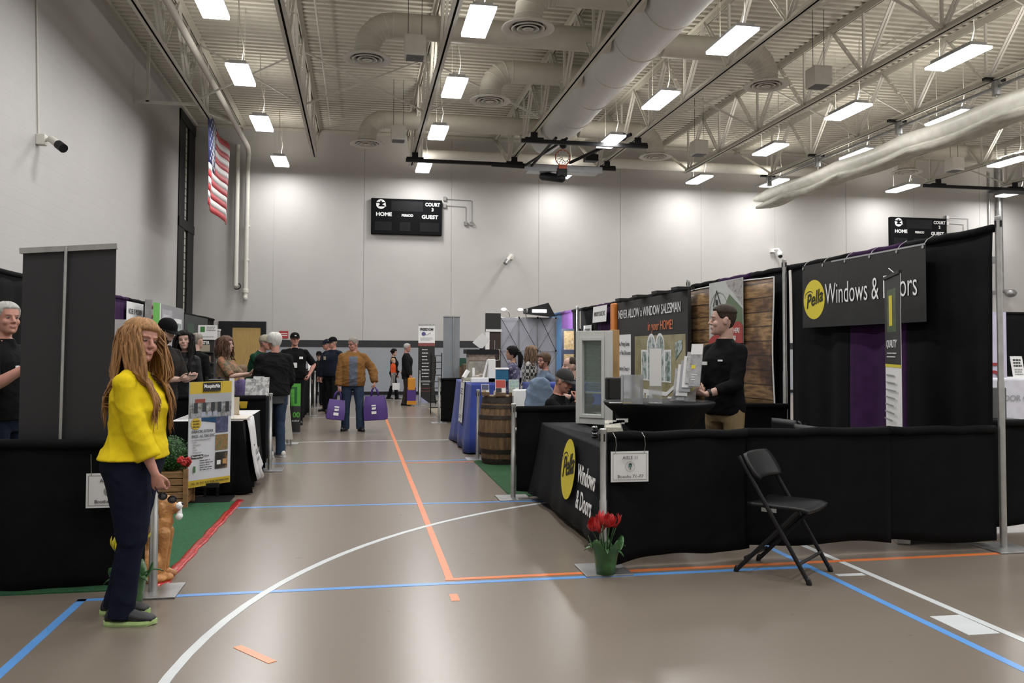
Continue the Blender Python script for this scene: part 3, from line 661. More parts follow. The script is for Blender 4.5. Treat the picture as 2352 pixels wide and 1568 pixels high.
def person(label, loc, face, h=1.75, w=1.0, belly=0., fem=False, lean=0., twist=0., lean_side=0., head=(0,0,0), hands=None, feet=None, sit=None, skin=SK,
           shirt=None, sleeve=1., hem=-.06, shirt_inf=.012, collar=True, trousers=None, pant_inf=.014, shoe=None, shoe_sole=None, hair=None, hair_style='short', cap=None, glasses=False,
           beard=None, jacket=None, jacket_hem=-.08, jacket_inf=.03, open_front=False, hood=False, vox=.010, name='person', child=1.0, hair_mat=None, headscale=1.0, shirt_wr=.008, hips=1.0, group=None, polez=0, pole=None, roll_sleeve=False, facedir=None):
    t = thing(name, label, 'person', loc, RD(face)-pi/2, group)
    s = h/1.75; S = lambda v: V(v)*s
    # skeleton -------------------------------------------------------
    pel = V((0, 0, .945)) if sit is None else V((0, 0, sit/s))
    Ml = Matrix.Rotation(-RD(lean), 3, 'X') @ Matrix.Rotation(RD(lean_side), 3, 'Y'); Mt = Matrix.Rotation(RD(twist), 3, 'Z')
    def sp(z, x=0, y=0):          # z height above pelvis along the bent spine
        t_ = max(0, min(1, (z+.02)/.30)); R = Matrix.Rotation(-RD(lean)*t_, 3, 'X') @ Matrix.Rotation(RD(lean_side)*t_, 3, 'Y') @ Matrix.Rotation(RD(twist)*t_, 3, 'Z')
        if z <= 0: return pel+R @ V((x, y, 0))+V((0, 0, z))
        c = V((0, 0, 0)); n = 6
        for k in range(n):
            zz = z*(k+.5)/n; tt = max(0, min(1, (zz+.02)/.30)); c += (Matrix.Rotation(-RD(lean)*tt, 3, 'X') @ Matrix.Rotation(RD(lean_side)*tt, 3, 'Y')) @ V((0, 0, z/n))
        return pel+c+R @ V((x, y, 0))
    Rc = Ml @ Mt
    sw = (.148 if fem else .168)*w
    sh = {i: sp(.435, i*sw, -.01) for i in (-1, 1)}
    neck = sp(.535, 0, -.015)
    hc = neck+Rc @ V((0, .02, .155))*1.0
    Hm = Matrix.Rotation(-RD(lean)*.35, 3, 'X') @ Matrix.Rotation(RD(head[0]+twist), 3, 'Z') @ Matrix.Rotation(RD(head[1]), 3, 'X') @ Matrix.Rotation(RD(head[2]), 3, 'Y')
    HP = lambda p: hc+Hm @ (V(p)*headscale)
    # torso rings ----------------------------------------------------
    fw = 1.0*w
    if fem: TR = [(-.13,.150,.105,0), (-.06,.175,.118,-.005), (0,.178,.118,-.005), (.07,.152,.105,0), (.14,.135,.098,.0), (.22,.142,.105,.012), (.30,.150,.125,.025), (.37,.150,.112,.015), (.42,.140,.09,0), (.46,.112,.072,-.01), (.495,.075,.058,-.015), (.54,.052,.052,-.01)]
    else: TR = [(-.13,.145,.10,0), (-.06,.168,.112,0), (0,.170,.112,0), (.07,.158,.105,0), (.14,.153,.103,.003), (.22,.160,.108,.006), (.30,.170,.115,.01), (.37,.172,.11,.005), (.42,.160,.094,-.002), (.46,.135,.078,-.01), (.50,.085,.066,-.015), (.54,.060,.060,-.01)]
    def torso(mb, z0, z1, inf, n=22, bl=True):
        rings = []; zs = [z0]+[r[0] for r in TR if z0 < r[0] < z1]+[z1]
        for z in zs:
            for a, b in zip(TR, TR[1:]):
                if a[0] <= z <= b[0] or (z < TR[0][0] and a is TR[0]):
                    q = max(0, (z-a[0])/(b[0]-a[0])); R_ = [lerp(a[i], b[i], q) for i in (1, 2, 3)]; break
            bb = belly*math.exp(-((z-.09)/.13)**2) if bl else 0
            inf2 = inf if z < .45 else inf*.5
            hd_ = lerp(hips, 1, max(0, min(1, (z+.02)/.16))); R_ = [R_[0]*(1+(hd_-1)*.4), R_[1]*hd_, R_[2]-.10*(hd_-1)*R_[1]*2]
            ring = []
            for k in range(n):
                a_ = 2*pi*k/n; c, sn = cos(a_), sin(a_)
                x = (R_[0]*fw+inf2+bb*.35)*math.copysign(abs(c)**.85, c); y = R_[2]+(R_[1]*(.6+.4*fw)+inf2)*math.copysign(abs(sn)**.85, sn)
                if sn > 0: y += bb*sn
                ring.append(S(sp(z, x, y)))
            rings.append(ring)
        mb.loft(rings)
    # limbs ------------------------------------------------------------
    hands = hands or {}
    AR = {}
    for i in (-1, 1):
        hd = hands.get(i, {}); tg = hd.get('p', (i*(sw+.085), .04, .845)); tg = V(tg)
        pl = V(hd.get('pole', (i*.35, -1, -.3)))
        el, wr = ik(sh[i], tg, .29, .25, pl); AR[i] = (el, wr, hd)
    LG = {}
    feet = feet or {}
    for i in (-1, 1):
        ft = feet.get(i, (i*.10, 0, 0, i*8)); ft = tuple(ft)
        hip = sp(-.04, i*.088*fw, 0)
        if sit is None: an = V((ft[0], ft[1]-.05, ft[2]+.085)); pl = V((i*.1, 1, 0))
        else: an = V((ft[0], ft[1]+.38, ft[2]+.085)); pl = V((0, .3, 1))
        kn, an2 = ik(hip, an, .412, .412, pl); LG[i] = (hip, kn, an, ft[3])
    # body -----------------------------------------------------------
    B = MB(); torso(B, -.13, .54, -.007)
    nw = .050 if fem else .057
    B.cap(S(neck-Rc @ V((0,.01,.08))), S(hc+Hm @ V((0,-.03,-.07))), nw*s*1.1, nw*s*.92, 14)
    B.loft([[S(HP(headpt(z, 2*pi*k/28))) for k in range(28)] for z in [r[0] for r in HEADR]])
    hp = lambda p: S(HP(p)); k_ = s*headscale
    B.cap(hp((0,.082,.012)), hp((0,.103,-.026)), .0085*k_, .0135*k_, 10)
    B.ell(hp((.012,.094,-.032)), .009*k_, 8, 6).ell(hp((-.012,.094,-.032)), .009*k_, 8, 6)
    for i in (-1, 1):
        B.cap(hp((i*.014,.084,.024)), hp((i*.045,.072,.026)), .0085*k_, .008*k_, 8)
        B.ell(hp((i*.040,.060,-.030)), V((.024,.024,.026))*k_, 12, 8)
        B.ell(hp((i*.079,-.008,-.008)), V((.010,.018,.031))*k_, 10, 8, M=Hm)
        B.ell(hp((i*.081,-.014,.008)), V((.009,.018,.018))*k_, 10, 8, M=Hm)
    B.cap(hp((-.018,.086,-.058)), hp((.018,.086,-.058)), .0075*k_, .0075*k_, 8)
    B.cap(hp((-.015,.086,-.068)), hp((.015,.086,-.068)), .0075*k_, .0075*k_, 8)
    B.ell(hp((0,.076,-.097)), V((.022,.016,.018))*k_, 12, 8)
    for i in (-1, 1):
        el, wr, hd = AR[i]; am = (.85 if fem else 1)*(.5+.5*w)
        B.ell(S(sh[i]), .052*s*am).cap(S(sh[i]), S(el), .048*s*am, .039*s*am, 12).cap(S(sp(.480, i*.04, -.015)), S(sh[i]+V((0,0,.004))), .030*s, .034*s, 10)
        m_ = lerp(el, wr, .3); B.cap(S(el), S(m_), .040*s*am, .041*s*am, 12).cap(S(m_), S(wr), .041*s*am, .026*s*am, 12)
        d = V(hd['d']) if 'd' in hd else (wr-el)*.75+V((0, .05, -.1)); nn = V(hd.get('n', (-i, .1, 0)))
        hand(B, S(wr+(wr-el).normalized()*.008), d, nn, hd.get('side', 1 if i > 0 else -1)*1.0, hd.get('curl', .35), s*(.92 if fem else 1.0), hd.get('thumb', .5))
        hip, kn, an, yw = LG[i]
        B.cap(S(hip), S(kn), .072*s*fw, .046*s, 14); c1 = lerp(kn, an, .3)+V((0,-.012,0)) if sit is None else lerp(kn, an, .3)
        B.cap(S(kn), S(c1), .046*s, .047*s, 12).cap(S(c1), S(an), .047*s, .036*s, 12)
        fd = V((sin(RD(yw)), cos(RD(yw)), 0)); B.cap(S(an+V((0,0,-.04))-fd*.03), S(an+fd*.13+V((0,0,-.055))), .030*s, .024*s, 10)
    remesh('body', B, vox*s, skin, t, it=2)
    # face details
    for i in (-1, 1):
        e = MB().ell(hp((i*.031,.0735,.004)), V((.0135,.0115,.0062))*k_, 12, 8, M=Hm); eo = e.build('eye', EYEW, t, smooth='all', local=True)
        gz = facedir if facedir else 0
        MB().ell(hp((i*.031+gz*.005,.0838,.004)), V((.0066,.0026,.0058))*k_, 10, 6, M=Hm).build('iris', IRIS, eo, smooth='all', local=True)
        hm0 = hair_mat or H_BRN
        MB().tube([hp((i*.016,.0935,.021)), hp((i*.032,.0905,.027)), hp((i*.047,.078,.023))], [.0015*k_,.0026*k_,.0012*k_], 6, flat=.6).build('eyebrow', hm0, t, smooth='all', local=True)
    MB().cap(hp((-.02,.0905,-.0615)), hp((.02,.0905,-.0615)), .0038*k_, .0038*k_, 8).cap(hp((-.014,.0915,-.067)), hp((.014,.0915,-.067)), .0045*k_, .0045*k_, 8).build('lips', LIP, t, smooth='all', local=True)
    # legs / trousers
    Tm = MB(); torso(Tm, -.15, .07, .001, bl=True)
    for i in (-1, 1):
        hip, kn, an, yw = LG[i]
        Tm.cap(S(hip+V((0,0,-.01))), S(lerp(hip, kn, .5)), (.087*fw*hips+pant_inf*.5)*s, (.068*fw*hips+pant_inf)*s, 16).cap(S(lerp(hip, kn, .5)), S(kn), (.068*fw*hips+pant_inf)*s, (.054*hips+pant_inf)*s, 16)
        Tm.cap(S(kn), S(lerp(kn, an, .4)), (.054+pant_inf)*s, (.054+pant_inf)*s, 16)
        bt = an+V((0,-.004,-.045)); r0 = (.052+pant_inf)*s; r1 = (.050+pant_inf*1.3)*s; ax = (bt-kn).normalized()
        Tm.tube([S(lerp(kn, bt, .35)), S(lerp(kn, bt, .8)), S(bt)], [r0, r1, r1*1.04], 16)
    remesh('trousers', Tm, max(vox, .008)*s, trousers, t, it=3, wr=.006, wf=10, seed=int(h*100))
    # shoes
    for i in (-1, 1):
        hip, kn, an, yw = LG[i]; R_ = Matrix.Rotation(-RD(yw), 3, 'Z'); base = V((an.x, an.y, an.z-.085)); pz = feet.get(i, (0,0,0,0))
        tilt = Matrix.Rotation(-RD(pz[4]), 3, 'X') if len(pz) > 4 else Matrix.Identity(3)
        FP = lambda x, y, z: S(base+R_ @ (tilt @ V((x, y, z))))
        up = []; 
        for y, wd_, hh in ((-.085,.024,.055), (-.075,.034,.075), (-.04,.038,.095), (0,.039,.105), (.04,.041,.085), (.09,.047,.062), (.14,.047,.050), (.175,.036,.040), (.192,.016,.028)):
            up.append([FP(wd_*cos(q), y, .014+hh*.5*(1+sin(q))) for q in [2*pi*k/14 for k in range(14)]])
        so = MB().loft(up); sho = so.build('shoe', shoe or BLACKP, t, smooth='all', local=True)
        sl = MB(); rr = []
        for z, g in ((0, .0), (.012, .004), (.026, .002)):
            rr.append([FP((.034+.012*sin(min(pi, max(0, (cy+.09)/.28*pi)))+g)*cx_, cy, z+(.006 if abs(cy) > .17 else 0)) for cx_, cy in [(1,-.06),(1,0),(1.05,.06),(1.15,.11),(1.05,.155),(.6,.19),(0,.203),(-.6,.19),(-1.05,.155),(-1.15,.11),(-1.05,.06),(-1,0),(-1,-.06),(-.6,-.09),(0,-.098),(.6,-.09)]])
        sl.loft(rr).build('sole', shoe_sole or BLACKP, sho, local=True)
    # shirt
    def garment(nm, m, z0, inf, slv, wr_, collar_=False, seed=1, cut=None):
        G = MB(); torso(G, z0, .512, inf)
        for i in (-1, 1):
            el, wr, hd = AR[i]; am = (.85 if fem else 1)*(.5+.5*w); r0 = (.048*am+inf*.85)*s
            G.ell(S(sh[i]), r0*1.04).cap(S(sp(.488, i*.045, -.015)), S(sh[i]+V((0,0,.010))), (.033+inf*.8)*s, (.036+inf*.8)*s, 12)
            if slv <= .55:
                e_ = lerp(sh[i], el, slv/.55); G.tube([S(sh[i]), S(e_)], [r0, r0*1.0], 16)
            else:
                G.cap(S(sh[i]), S(el), r0, (.044*am+inf)*s, 16); e_ = lerp(el, wr, (slv-.55)/.45)
                rr_ = lerp((.044*am+inf)*s, (.03*am+inf)*s, (slv-.55)/.45)
                if hd.get('bunch') or roll_sleeve: rr_ = (.045*am+inf)*s
                G.tube([S(el), S(lerp(el, e_, .9)), S(e_)], [(.046*am+inf)*s, rr_*1.03, rr_*.97], 16)
        if collar_: G.lathe([(.092*s, -.03*s), (.084*s, .0), (.075*s, .028*s), (.070*s, .044*s)], (0,0,0), 18, M=Matrix.Translation(S(sp(.495, 0, -.012))) @ (Rc.to_4x4()))
        return remesh(nm, G, max(vox, .008)*s, m, t, it=3, wr=wr_, wf=9, seed=seed, classify=cut, fade=(S(sp(z0)).z, S(sp(.50)).z))
    if shirt:
        garment('shirt', shirt, hem, shirt_inf, sleeve, shirt_wr, collar and not jacket, int(h*77))
    if jacket:
        jm, slv = jacket
        cut = None
        if open_front:
            gap = open_front; C_ = [sp(z) for z in (0, .45)]
            def cut(c):
                ax0 = np.array(S(sp(0))); ax1 = np.array(S(sp(.45)))
                Rt = np.array(Rc.to_3x3() if hasattr(Rc, 'to_3x3') else Rc)
                rel = c-np.array(S(sp(.25))); lx = rel@Rt[:, 0]; ly = rel@Rt[:, 1]; lz = c[:, 2]
                return ((np.abs(lx) < gap*s) & (ly > .04*s) & (lz < S(sp(.46)).z)).astype(int)
            jm = [jm, shirt]
        garment('jacket', jm, jacket_hem, jacket_inf, slv, shirt_wr*1.6, True, int(h*31), cut)
        if hood:
            Hd = MB(); Hd.tube([S(sp(.50)+Rc @ V((.11*cos(a), .02+.10*sin(a)-.06, .02+.03*sin(a)*-1))) for a in np.linspace(RD(-205), RD(25), 14)], [.03*s]*14, 10)
            Hd.ell(S(sp(.47)+Rc @ V((0,-.10,0))), V((.12,.06,.09))*s); remesh('hood', Hd, .01, jacket[0], t, it=3, wr=.003)
    # hair
    def hairtop(th, fr, sd, bk, nm='hair', m=None, thk_top=None, amp=.0):
        n, k = 26, 48; rings = []
        for i in range(n+1):
            z = lerp(-.105, .118, (i/n)**.8 if i else 0); ring = []
            for q in range(k):
                ph = 2*pi*q/k-pi; a = abs(ph)
                hl = fr if a < .75 else (lerp(fr, sd, (a-.75)/.45) if a < 1.2 else (lerp(sd, sd*.9+bk*.1, (a-1.2)/.8) if a < 2.0 else lerp(sd, bk, min(1, (a-2.0)/.35))))
                e = max(0, min(1, (z-hl)/.012+.5)); tt = thk_top if (thk_top and z > .06) else th
                inf = lerp(-.012, tt*(1+amp*noise.noise(V((sin(ph)*4, cos(ph)*4, z*14)))), e)
                ring.append(S(HP(headpt(z, ph, inf))))
            rings.append(ring)
        o = MB().loft(rings); return o.build(nm, m or hair_mat, t, smooth='all', local=True)
    if hair_style == 'short': hairtop(.009, .068, .0, -.085, amp=.5)
    elif hair_style == 'crop': hairtop(.004, .072, .01, -.075, thk_top=.011, amp=.2)
    elif hair_style == 'bald': hairtop(.007, .13, -.005, -.075, amp=.4) if False else hairtop(.006, .2, .03, -.07)
    elif hair_style == 'full': hairtop(.018, .062, -.02, -.095, amp=.6)
    elif hair_style in ('long', 'tail', 'bun', 'shoulder'):
        hairtop(.016, .058, -.03 if hair_style != 'long' else -.05, -.105, amp=.35)
        rs = random.Random(int(h*1000)); Lk = MB()
        if hair_style in ('long', 'shoulder'):
            nl = 300 if hair_style == 'long' else 150; ln = .50 if hair_style == 'long' else .24
            for q in range(nl):
                ph = rs.uniform(.85, 2*pi-.85); z0 = rs.uniform(-.04, .104); p0 = HP(headpt(z0, ph, .010)); out = Hm @ V((sin(ph), cos(ph), 0))
                pts = [p0]; L_ = ln*rs.uniform(.75, 1.05); p = p0+out*(.018+max(0, z0-.05)*.5)+V((0, 0, -max(0, z0-.05)*.3))
                frontal = 1 if cos(ph) > -.2 else 0
                for j in range(1, 13):
                    u = j/12; dz = L_*u
                    tgt = p+V((0, 0, -dz))+out*(.004+.018*u)+(Rc @ V((0, .07 if frontal else -.04, 0)))*u*(1 if hair_style == 'long' else .2)
                    # stay outside the chest
                    rel = Rc.transposed() @ (tgt-sp(.4)); 
                    if rel.z < .07:
                        if abs(rel.x) > .14*w: rel.x = math.copysign(.14*w, rel.x)
                        fy = lerp(.12, .195, min(1, (.07-rel.z)/.12)); fy *= (1 if rel.y > 0 else .85)
                        e_ = fy*math.sqrt(max(.2, 1-(rel.x/(.2*w))**2)); rel.y = math.copysign(max(abs(rel.y), e_), rel.y); rel.y = max(-e_*1.12, min(e_*1.12, rel.y))*(1-.05*((q*7) % 5)/5); tgt = sp(.4)+Rc @ rel
                    pts.append(tgt+out*.006*sin(u*8+q*.15)+V((.006*sin(u*9+q*.21), .006*cos(u*8+q*.2), 0)))
                r0 = rs.uniform(.006, .011)
                Lk.tube([S(x) for x in pts], [r0*s*(.6+.4*min(1, f*6))*(1 if f < .6 else max(.1, 1-(f-.6)*2.2)) for f in [k/12 for k in range(13)]], 7, flat=.6)
        else:
            bp = Hm @ V((0, -.115, .02)) if hair_style == 'bun' else Hm @ V((0, -.105, -.0))
            if hair_style == 'bun': Lk.ell(S(hc+bp), V((.035,.035,.035))*s)
            else:
                for q in range(16):
                    o_ = V((rs.uniform(-.025,.025), rs.uniform(-.02,.02), rs.uniform(-.02,.02))); d_ = Hm @ V((0,-1,0))
                    Lk.tube([S(hc+bp*.6+Hm @ o_), S(hc+bp+Hm @ o_+d_*.03), S(hc+bp+d_*.055+o_*1.4+V((0,0,-.07))), S(hc+bp+d_*.05+o_*1.5+V((0,0,-.17))), S(hc+bp+d_*.035+o_+V((0,0,-.24-rs.uniform(0,.05))))], [.012*s,.02*s,.022*s,.018*s,.004*s], 8)
        Lk.build('hair_locks' if hair_style in ('long', 'shoulder') else 'ponytail', hair_mat, t, smooth='all', local=True)
    if beard:
        n, k = 10, 30; rings = []
        for i in range(n+1):
            z = lerp(-.125, -.028, i/n); ring = []
            for q in range(k):
                ph = 2*pi*q/k-pi; a = abs(ph); e = 1 if a < 1.45 and (z < -.072 or a > .55) else 0
                if -.075 < z < -.05 and a < .35: e = 0
                ring.append(S(HP(headpt(max(z, -.118), ph, .0042 if e else -.012)+V((0, 0, min(0, z+.118)*1)))))
            rings.append(ring)
        MB().loft(rings).build('beard', beard, t, smooth='all', local=True)
    if glasses:
        g = MB()
        for i in (-1, 1):
            g.tube([hp((i*.032+.023*cos(a), .095-.012*abs(cos(a))*(.5 if i*cos(a) < 0 else 1), .002+.017*sin(a))) for a in np.linspace(0, 2*pi, 17)], .0016*k_, 5)
            g.tube([hp((i*.055,.083,.008)), hp((i*.078,.03,.008)), hp((i*.083,-.015,.004))], .0016*k_, 5)
        g.tube([hp((-.010,.098,.006)), hp((.010,.098,.006))], .0016*k_, 5)
        g.build('glasses', BLACKM, t, smooth='all', local=True)
    if cap:
        cm, badge = cap; n, k = 12, 36; rings = []
        for i in range(n+1):
            z = lerp(.034, .118, i/n); rings.append([S(HP(headpt(z, 2*pi*q/k, .013)+V((0,0,.012*(z-.034)/.084)))) for q in range(k)])
        C_ = MB().loft(rings); co = C_.build('cap', cm, t, smooth='all', local=True)
        bm_ = []
        for j in range(7):
            v = j/6; row = []
            for q in range(15):
                a = lerp(-1.15, 1.15, q/14); b0 = headpt(.036, a, .010); ext = .072*cos(a*1.25)**.7 if abs(a*1.25) < pi/2 else 0
                row.append(S(HP(b0+V((sin(a)*.2*ext*v, ext*v, -.012*v*v-.012*v*(abs(a))**1.5+.004)))))
            bm_.append(row)
        MB().loft(bm_, cap=False, closed=False).build('brim', cm, co, smooth='all', local=True, solid=.004*s)
        if badge: 
            MB().box((-.018,-.001,-.008), (.018,.001,.008), M=Matrix.Translation(hp((0,.104,.068))) @ Hm.to_4x4() @ Matrix.Rotation(RD(-14), 4, 'X') @ Matrix.Scale(k_, 4)).build('cap_badge', badge, co, local=True)
    info = dict(t=t, S=S, HP=HP, Hm=Hm, AR=AR, sp=sp, Rc=Rc, s=s, LG=LG)
    return info
# ================================================================ SHOW FURNITURE HELPERS
YELP = mat('logo_yellow', (.60,.50,.03), .6, var=.03)
def drape(label, p0, p1, z0, z1, m=BLACKCLOTH, folds=5.5, amp=.022, segs=None, name='drape', rail=True, seed=0, lift=0.02, group=None, thick=.006):
    """pipe-and-drape panel from p0 to p1; segs = [(t0, t1, material)] for differently coloured widths"""
    p0, p1 = V((*p0, 0)), V((*p1, 0)); d = p1-p0; L = d.length; u = d/L; n = V((-u.y, u.x, 0))
    t = thing(name, label, 'drape', (p0+p1)/2, 0, group)
    rs = random.Random(seed)
    for t0, t1, mm in (segs or [(0, 1, m)]):
        N_ = max(8, int((t1-t0)*L*22)); cols = []; ph = rs.uniform(0, 6)
        for i in range(N_+1):
            q = lerp(t0, t1, i/N_)*L; col = []
            for j in range(13):
                v = j/12; z = lerp(z1, z0+lift*sin(q*2.1+seed)+.012*sin(q*7+ph), v)
                a = amp*(.35+.65*min(1, v*1.6)); f = sin(q*folds*2+ph+.5*sin(q*3+v))*.6+sin(q*folds*4.3+ph*2)*.25+.5*noise.noise(V((q*2, v*1.2, seed)))
                if v < .05: f *= .3
                col.append(p0+u*q+n*(a*f)+V((0, 0, z)))
            cols.append(col)
        MB().loft(cols, cap=False, closed=False).build('drape_panel', mm, t, smooth='all', solid=thick)
        if rail:
            MB().tube([p0+u*lerp(t0, t1, k/6)*L+V((0, 0, z1-.012+.006*sin(k*2.3+seed))) for k in range(7)], .032, 10).build('rod_pocket', mm, t, smooth='all')
    return t
def pole(label, x, y, h, base=True, bh=.012):
    t = thing('drape_pole', label, 'pole', (x, y, 0))
    MB().tube([(x, y, .01), (x, y, h*.5), (x, y, h*.505), (x, y, h)], [.025, .025, .022, .022], 14).lathe([(.026, 0), (.026, .02), (.02, .025)], (x, y, h-.01), 14).build('upright', ALU, t, smooth=True)
    s = MB()
    for a in range(4): s.box((x+.027*cos(a*pi/2)-.004, y+.027*sin(a*pi/2)-.004, h-.07), (x+.027*cos(a*pi/2)+.004, y+.027*sin(a*pi/2)+.004, h-.02))
    s.build('slot', BLACKM, t)
    if base: MB().box((x-.16, y-.16, 0), (x+.16, y+.16, bh)).build('base_plate', STEEL, t, bevel=.003)
    return t
def tablecloth(label, x0, x1, y0, y1, z, m, flare=.06, amp=.02, zb=.03, name='tablecloth', folds=9, cat='tablecloth', table=True, tname=None):
    rings = []; n = 4*26
    def edge(k, off, v):
        k %= n; s_, q = divmod(k, 26); q /= 26
        c = [(x0, y0), (x1, y0), (x1, y1), (x0, y1)]; a, b = V((*c[s_], 0)), V((*c[(s_+1) % 4], 0)); p = a.lerp(b, q); d = (b-a); L = d.length; d /= L; nn = V((d.y, -d.x, 0))
        w = amp*v*sin((q*L)*folds+s_*2)*1.0+amp*.5*v*sin(q*L*folds*2.3+1)
        cn = min(q, 1-q)*L; f = off*(1+.6*math.exp(-cn*9)*v); return p+nn*(f+w)+(d*(-1 if q < .5 else 1)*off*.6*math.exp(-cn*9) if v > 0 else V((0, 0, 0)))
    for v in (0, .03, .15, .35, .6, .8, 1):
        rings.append([edge(k, .004+flare*v, v)+V((0, 0, lerp(z, zb+.01*sin(k*.7), v))) for k in range(n)])
    mb = MB(); mb.loft(rings, cap=False); o = len(mb.v); mb.v += [V((p.x, p.y, z)) for p in rings[0]]; mb.f.append(tuple(o+k for k in range(n)))
    t = thing(name, label, cat, ((x0+x1)/2, (y0+y1)/2, 0)); mb.build('cloth', m, t, smooth=True, solid=.004)
    if table:
        MB().box((x0+.01, y0+.01, z-.03), (x1-.01, y1-.01, z-.006)).build('tabletop', WHITE, t)
        for a in (x0+.08, x1-.08):
            for b in (y0+.12, y1-.12): MB().tube([(a, b, 0), (a, b, z-.03)], .015, 8).build('leg', ALU, t)
    return t
class Board:
    """flat printed panel: o = bottom-left corner, x / up directions, metres"""
    def __init__(s, o, x, up, w, h, t, parent, m=WHITE, name='panel', bevel=0):
        s.o, s.x, s.u = V(o), V(x).normalized(), V(up).normalized(); s.n = s.x.cross(s.u); s.w, s.h, s.p = w, h, parent; s.k = 0
        mb = MB(); c = [s.o, s.o+s.x*w, s.o+s.x*w+s.u*h, s.o+s.u*h]; mb.poly([q-s.n*t for q in c], s.n, t); s.body = mb.build(name, m, parent, bevel=bevel)
        s.q = MB(); s.ms = []; s.mi = []; s.d = .0012
    def P(s, a, b, d=0): return s.o+s.x*a+s.u*b+s.n*d
    def rect(s, a, b, c, d, m): return s.poly([(a, b), (c, b), (c, d), (a, d)], m)
    def poly(s, pts, m):
        if m not in s.ms: s.ms.append(m)
        s.k += 1; s.q.add([s.P(a, b, s.d*(1+.25*s.k)) for a, b in pts], [tuple(range(len(pts)))]); s.mi.append(s.ms.index(m)); return s
    def circ(s, cx_, cz, r, m, sx=1, n=28): return s.poly([(cx_+r*sx*cos(2*pi*k/n), cz+r*sin(2*pi*k/n)) for k in range(n)], m)
    def line(s, pts, w, m):
        for (a, b), (c, d) in zip(pts, pts[1:]):
            l = math.hypot(c-a, d-b) or 1; nx, nz = -(d-b)/l*w/2, (c-a)/l*w/2; s.poly([(a-nx, b-nz), (c-nx, d-nz), (c+nx, d+nz), (a+nx, b+nz)], m)
        return s
    def bars(s, a, c, ztop, rows, m, gap=.03, h=.008, seed=1):      # blurred small print as short bars
        rs = random.Random(seed)
        for r in range(rows):
            x = a
            e = c-(c-a)*rs.uniform(0, .3)
            while x < e-.01:
                l = rs.uniform(.02, .06); s.rect(x, ztop-r*gap-h, min(x+l, e), ztop-r*gap, m); x += l+.008
        return s
    def text(s, st, a, b, size, m, **k): txt(st, s.P(a, b, s.d*(1.5+.25*s.k)), s.x, s.u, size, m, s.p, **k); return s
    def done(s, name='print'):
        if s.q.v:
            Mi = wm(s.p).inverted(); me = bpy.data.meshes.new(name); me.from_pydata([tuple(Mi @ p) for p in s.q.v], [], s.q.f); me.update()
            mk(name, me, s.ms, s.p); me.polygons.foreach_set('material_index', s.mi)
def photo(name, cols, scale=6, rough=.5, stretch=None):
    if name in MATS: return MATS[name]
    m = mat(name, cols[0], rough); N, L, b = nodes(m); tc = N.new('ShaderNodeTexCoord'); mp = N.new('ShaderNodeMapping'); L.new(tc.outputs['Object'], mp.inputs[0])
    if stretch: mp.inputs['Scale'].default_value = stretch
    nz = N.new('ShaderNodeTexNoise'); nz.inputs['Scale'].default_value = scale; nz.inputs['Detail'].default_value = 5; nz.inputs['Roughness'].default_value = .65; L.new(mp.outputs[0], nz.inputs[0])
    k = len(cols); r = ramp(N, [(.3+.4*i/(k-1), c) for i, c in enumerate(cols)]); L.new(nz.outputs[0], r.inputs[0]); L.new(r.outputs[0], b.inputs['Base Color']); return m
def script_logo(B, cx_, cz, r, sx=1.0, m=INK, w=.014):
    """the slanted handwritten word inside the yellow disc"""
    xd = (B.x*cos(RD(13))+B.u*sin(RD(13))).normalized(); ud = (B.u*cos(RD(13))-B.x*sin(RD(13))).normalized()
    txt('Pella', B.P(cx_, cz+.01*r, .0035), xd, ud, r*.95, m, B.p, width=1.62*r*sx, align='CENTER', shear=.45, bold=.002*r/.2)
    k = r/.2
    B.line([(cx_+a*k*sx, cz+b*k) for a, b in ((-.175,.02), (-.165,.05), (-.14,.07), (-.10,.085), (-.05,.085), (-.02,.065))], .010*k, m); B.line([(cx_+a*k*sx, cz+b*k) for a, b in ((.13,.04), (.16,.055), (.178,.05))], .008*k, m)

# ================================================================ RIGHT ROW
RXW = 4.76       # back drape line
def rp(y): return (y-5.6)/12.2
segs = []
Y0, Y1 = 5.6, 8.67
drape('tall black and purple back drape of the nearest right booth', (RXW, Y0), (RXW, Y1-.03), .03, 2.43, segs=[(0, .335, BLACKCLOTH), (.335, .62, PURPLE), (.62, 1, BLACKCLOTH)], seed=1, folds=4, amp=.04)
drape('tall black and purple back drape behind the wood plank backdrop', (RXW, Y1+.03), (RXW, 11.45), .03, 2.43, segs=[(0, .32, BLACKCLOTH), (.32, .66, PURPLE), (.66, 1, BLACKCLOTH)], seed=2, folds=4)
drape('tall black back drape behind the window photo display', (RXW, 11.5), (RXW, 14.7), .03, 2.41, seed=3)
drape('tall black and purple back drape beyond the window photo display', (RXW, 14.75), (RXW, 17.7), .03, 2.4, segs=[(0, .25, BLACKCLOTH), (.25, .55, PURPLE), (.55, 1, BLACKCLOTH)], seed=4)
drape('farthest tall back drape with blue-lit and purple widths, lit by spotlights', (RXW, 17.8), (RXW, 20.8), .03, 2.4, segs=[(0, .2, BLACKCLOTH), (.2, .55, mat('violet_cloth', (.12,.045,.20), .8)), (.55, 1, mat('blue_lit_cloth', (.05,.13,.26), .8))], seed=5)  # last width has the blue light painted into its cloth colour
pole('tall aluminium drape pole at the near corner of the right booth', 4.79, 5.58, 2.5)
pole('tall drape pole between the plank backdrop and the company banner', 4.70, 8.68, 2.5)
pole('tall drape pole between the photo display and the plank backdrop', 4.70, 11.47, 2.5)
pole('tall drape pole left of the white booth sign', 4.70, 17.75, 2.45)
pole('short aluminium corner pole behind the red tulips', 1.63, 5.47, .935)
pole('short drape pole on the aisle left of the black cloth divider', 1.53, 8.27, .93)
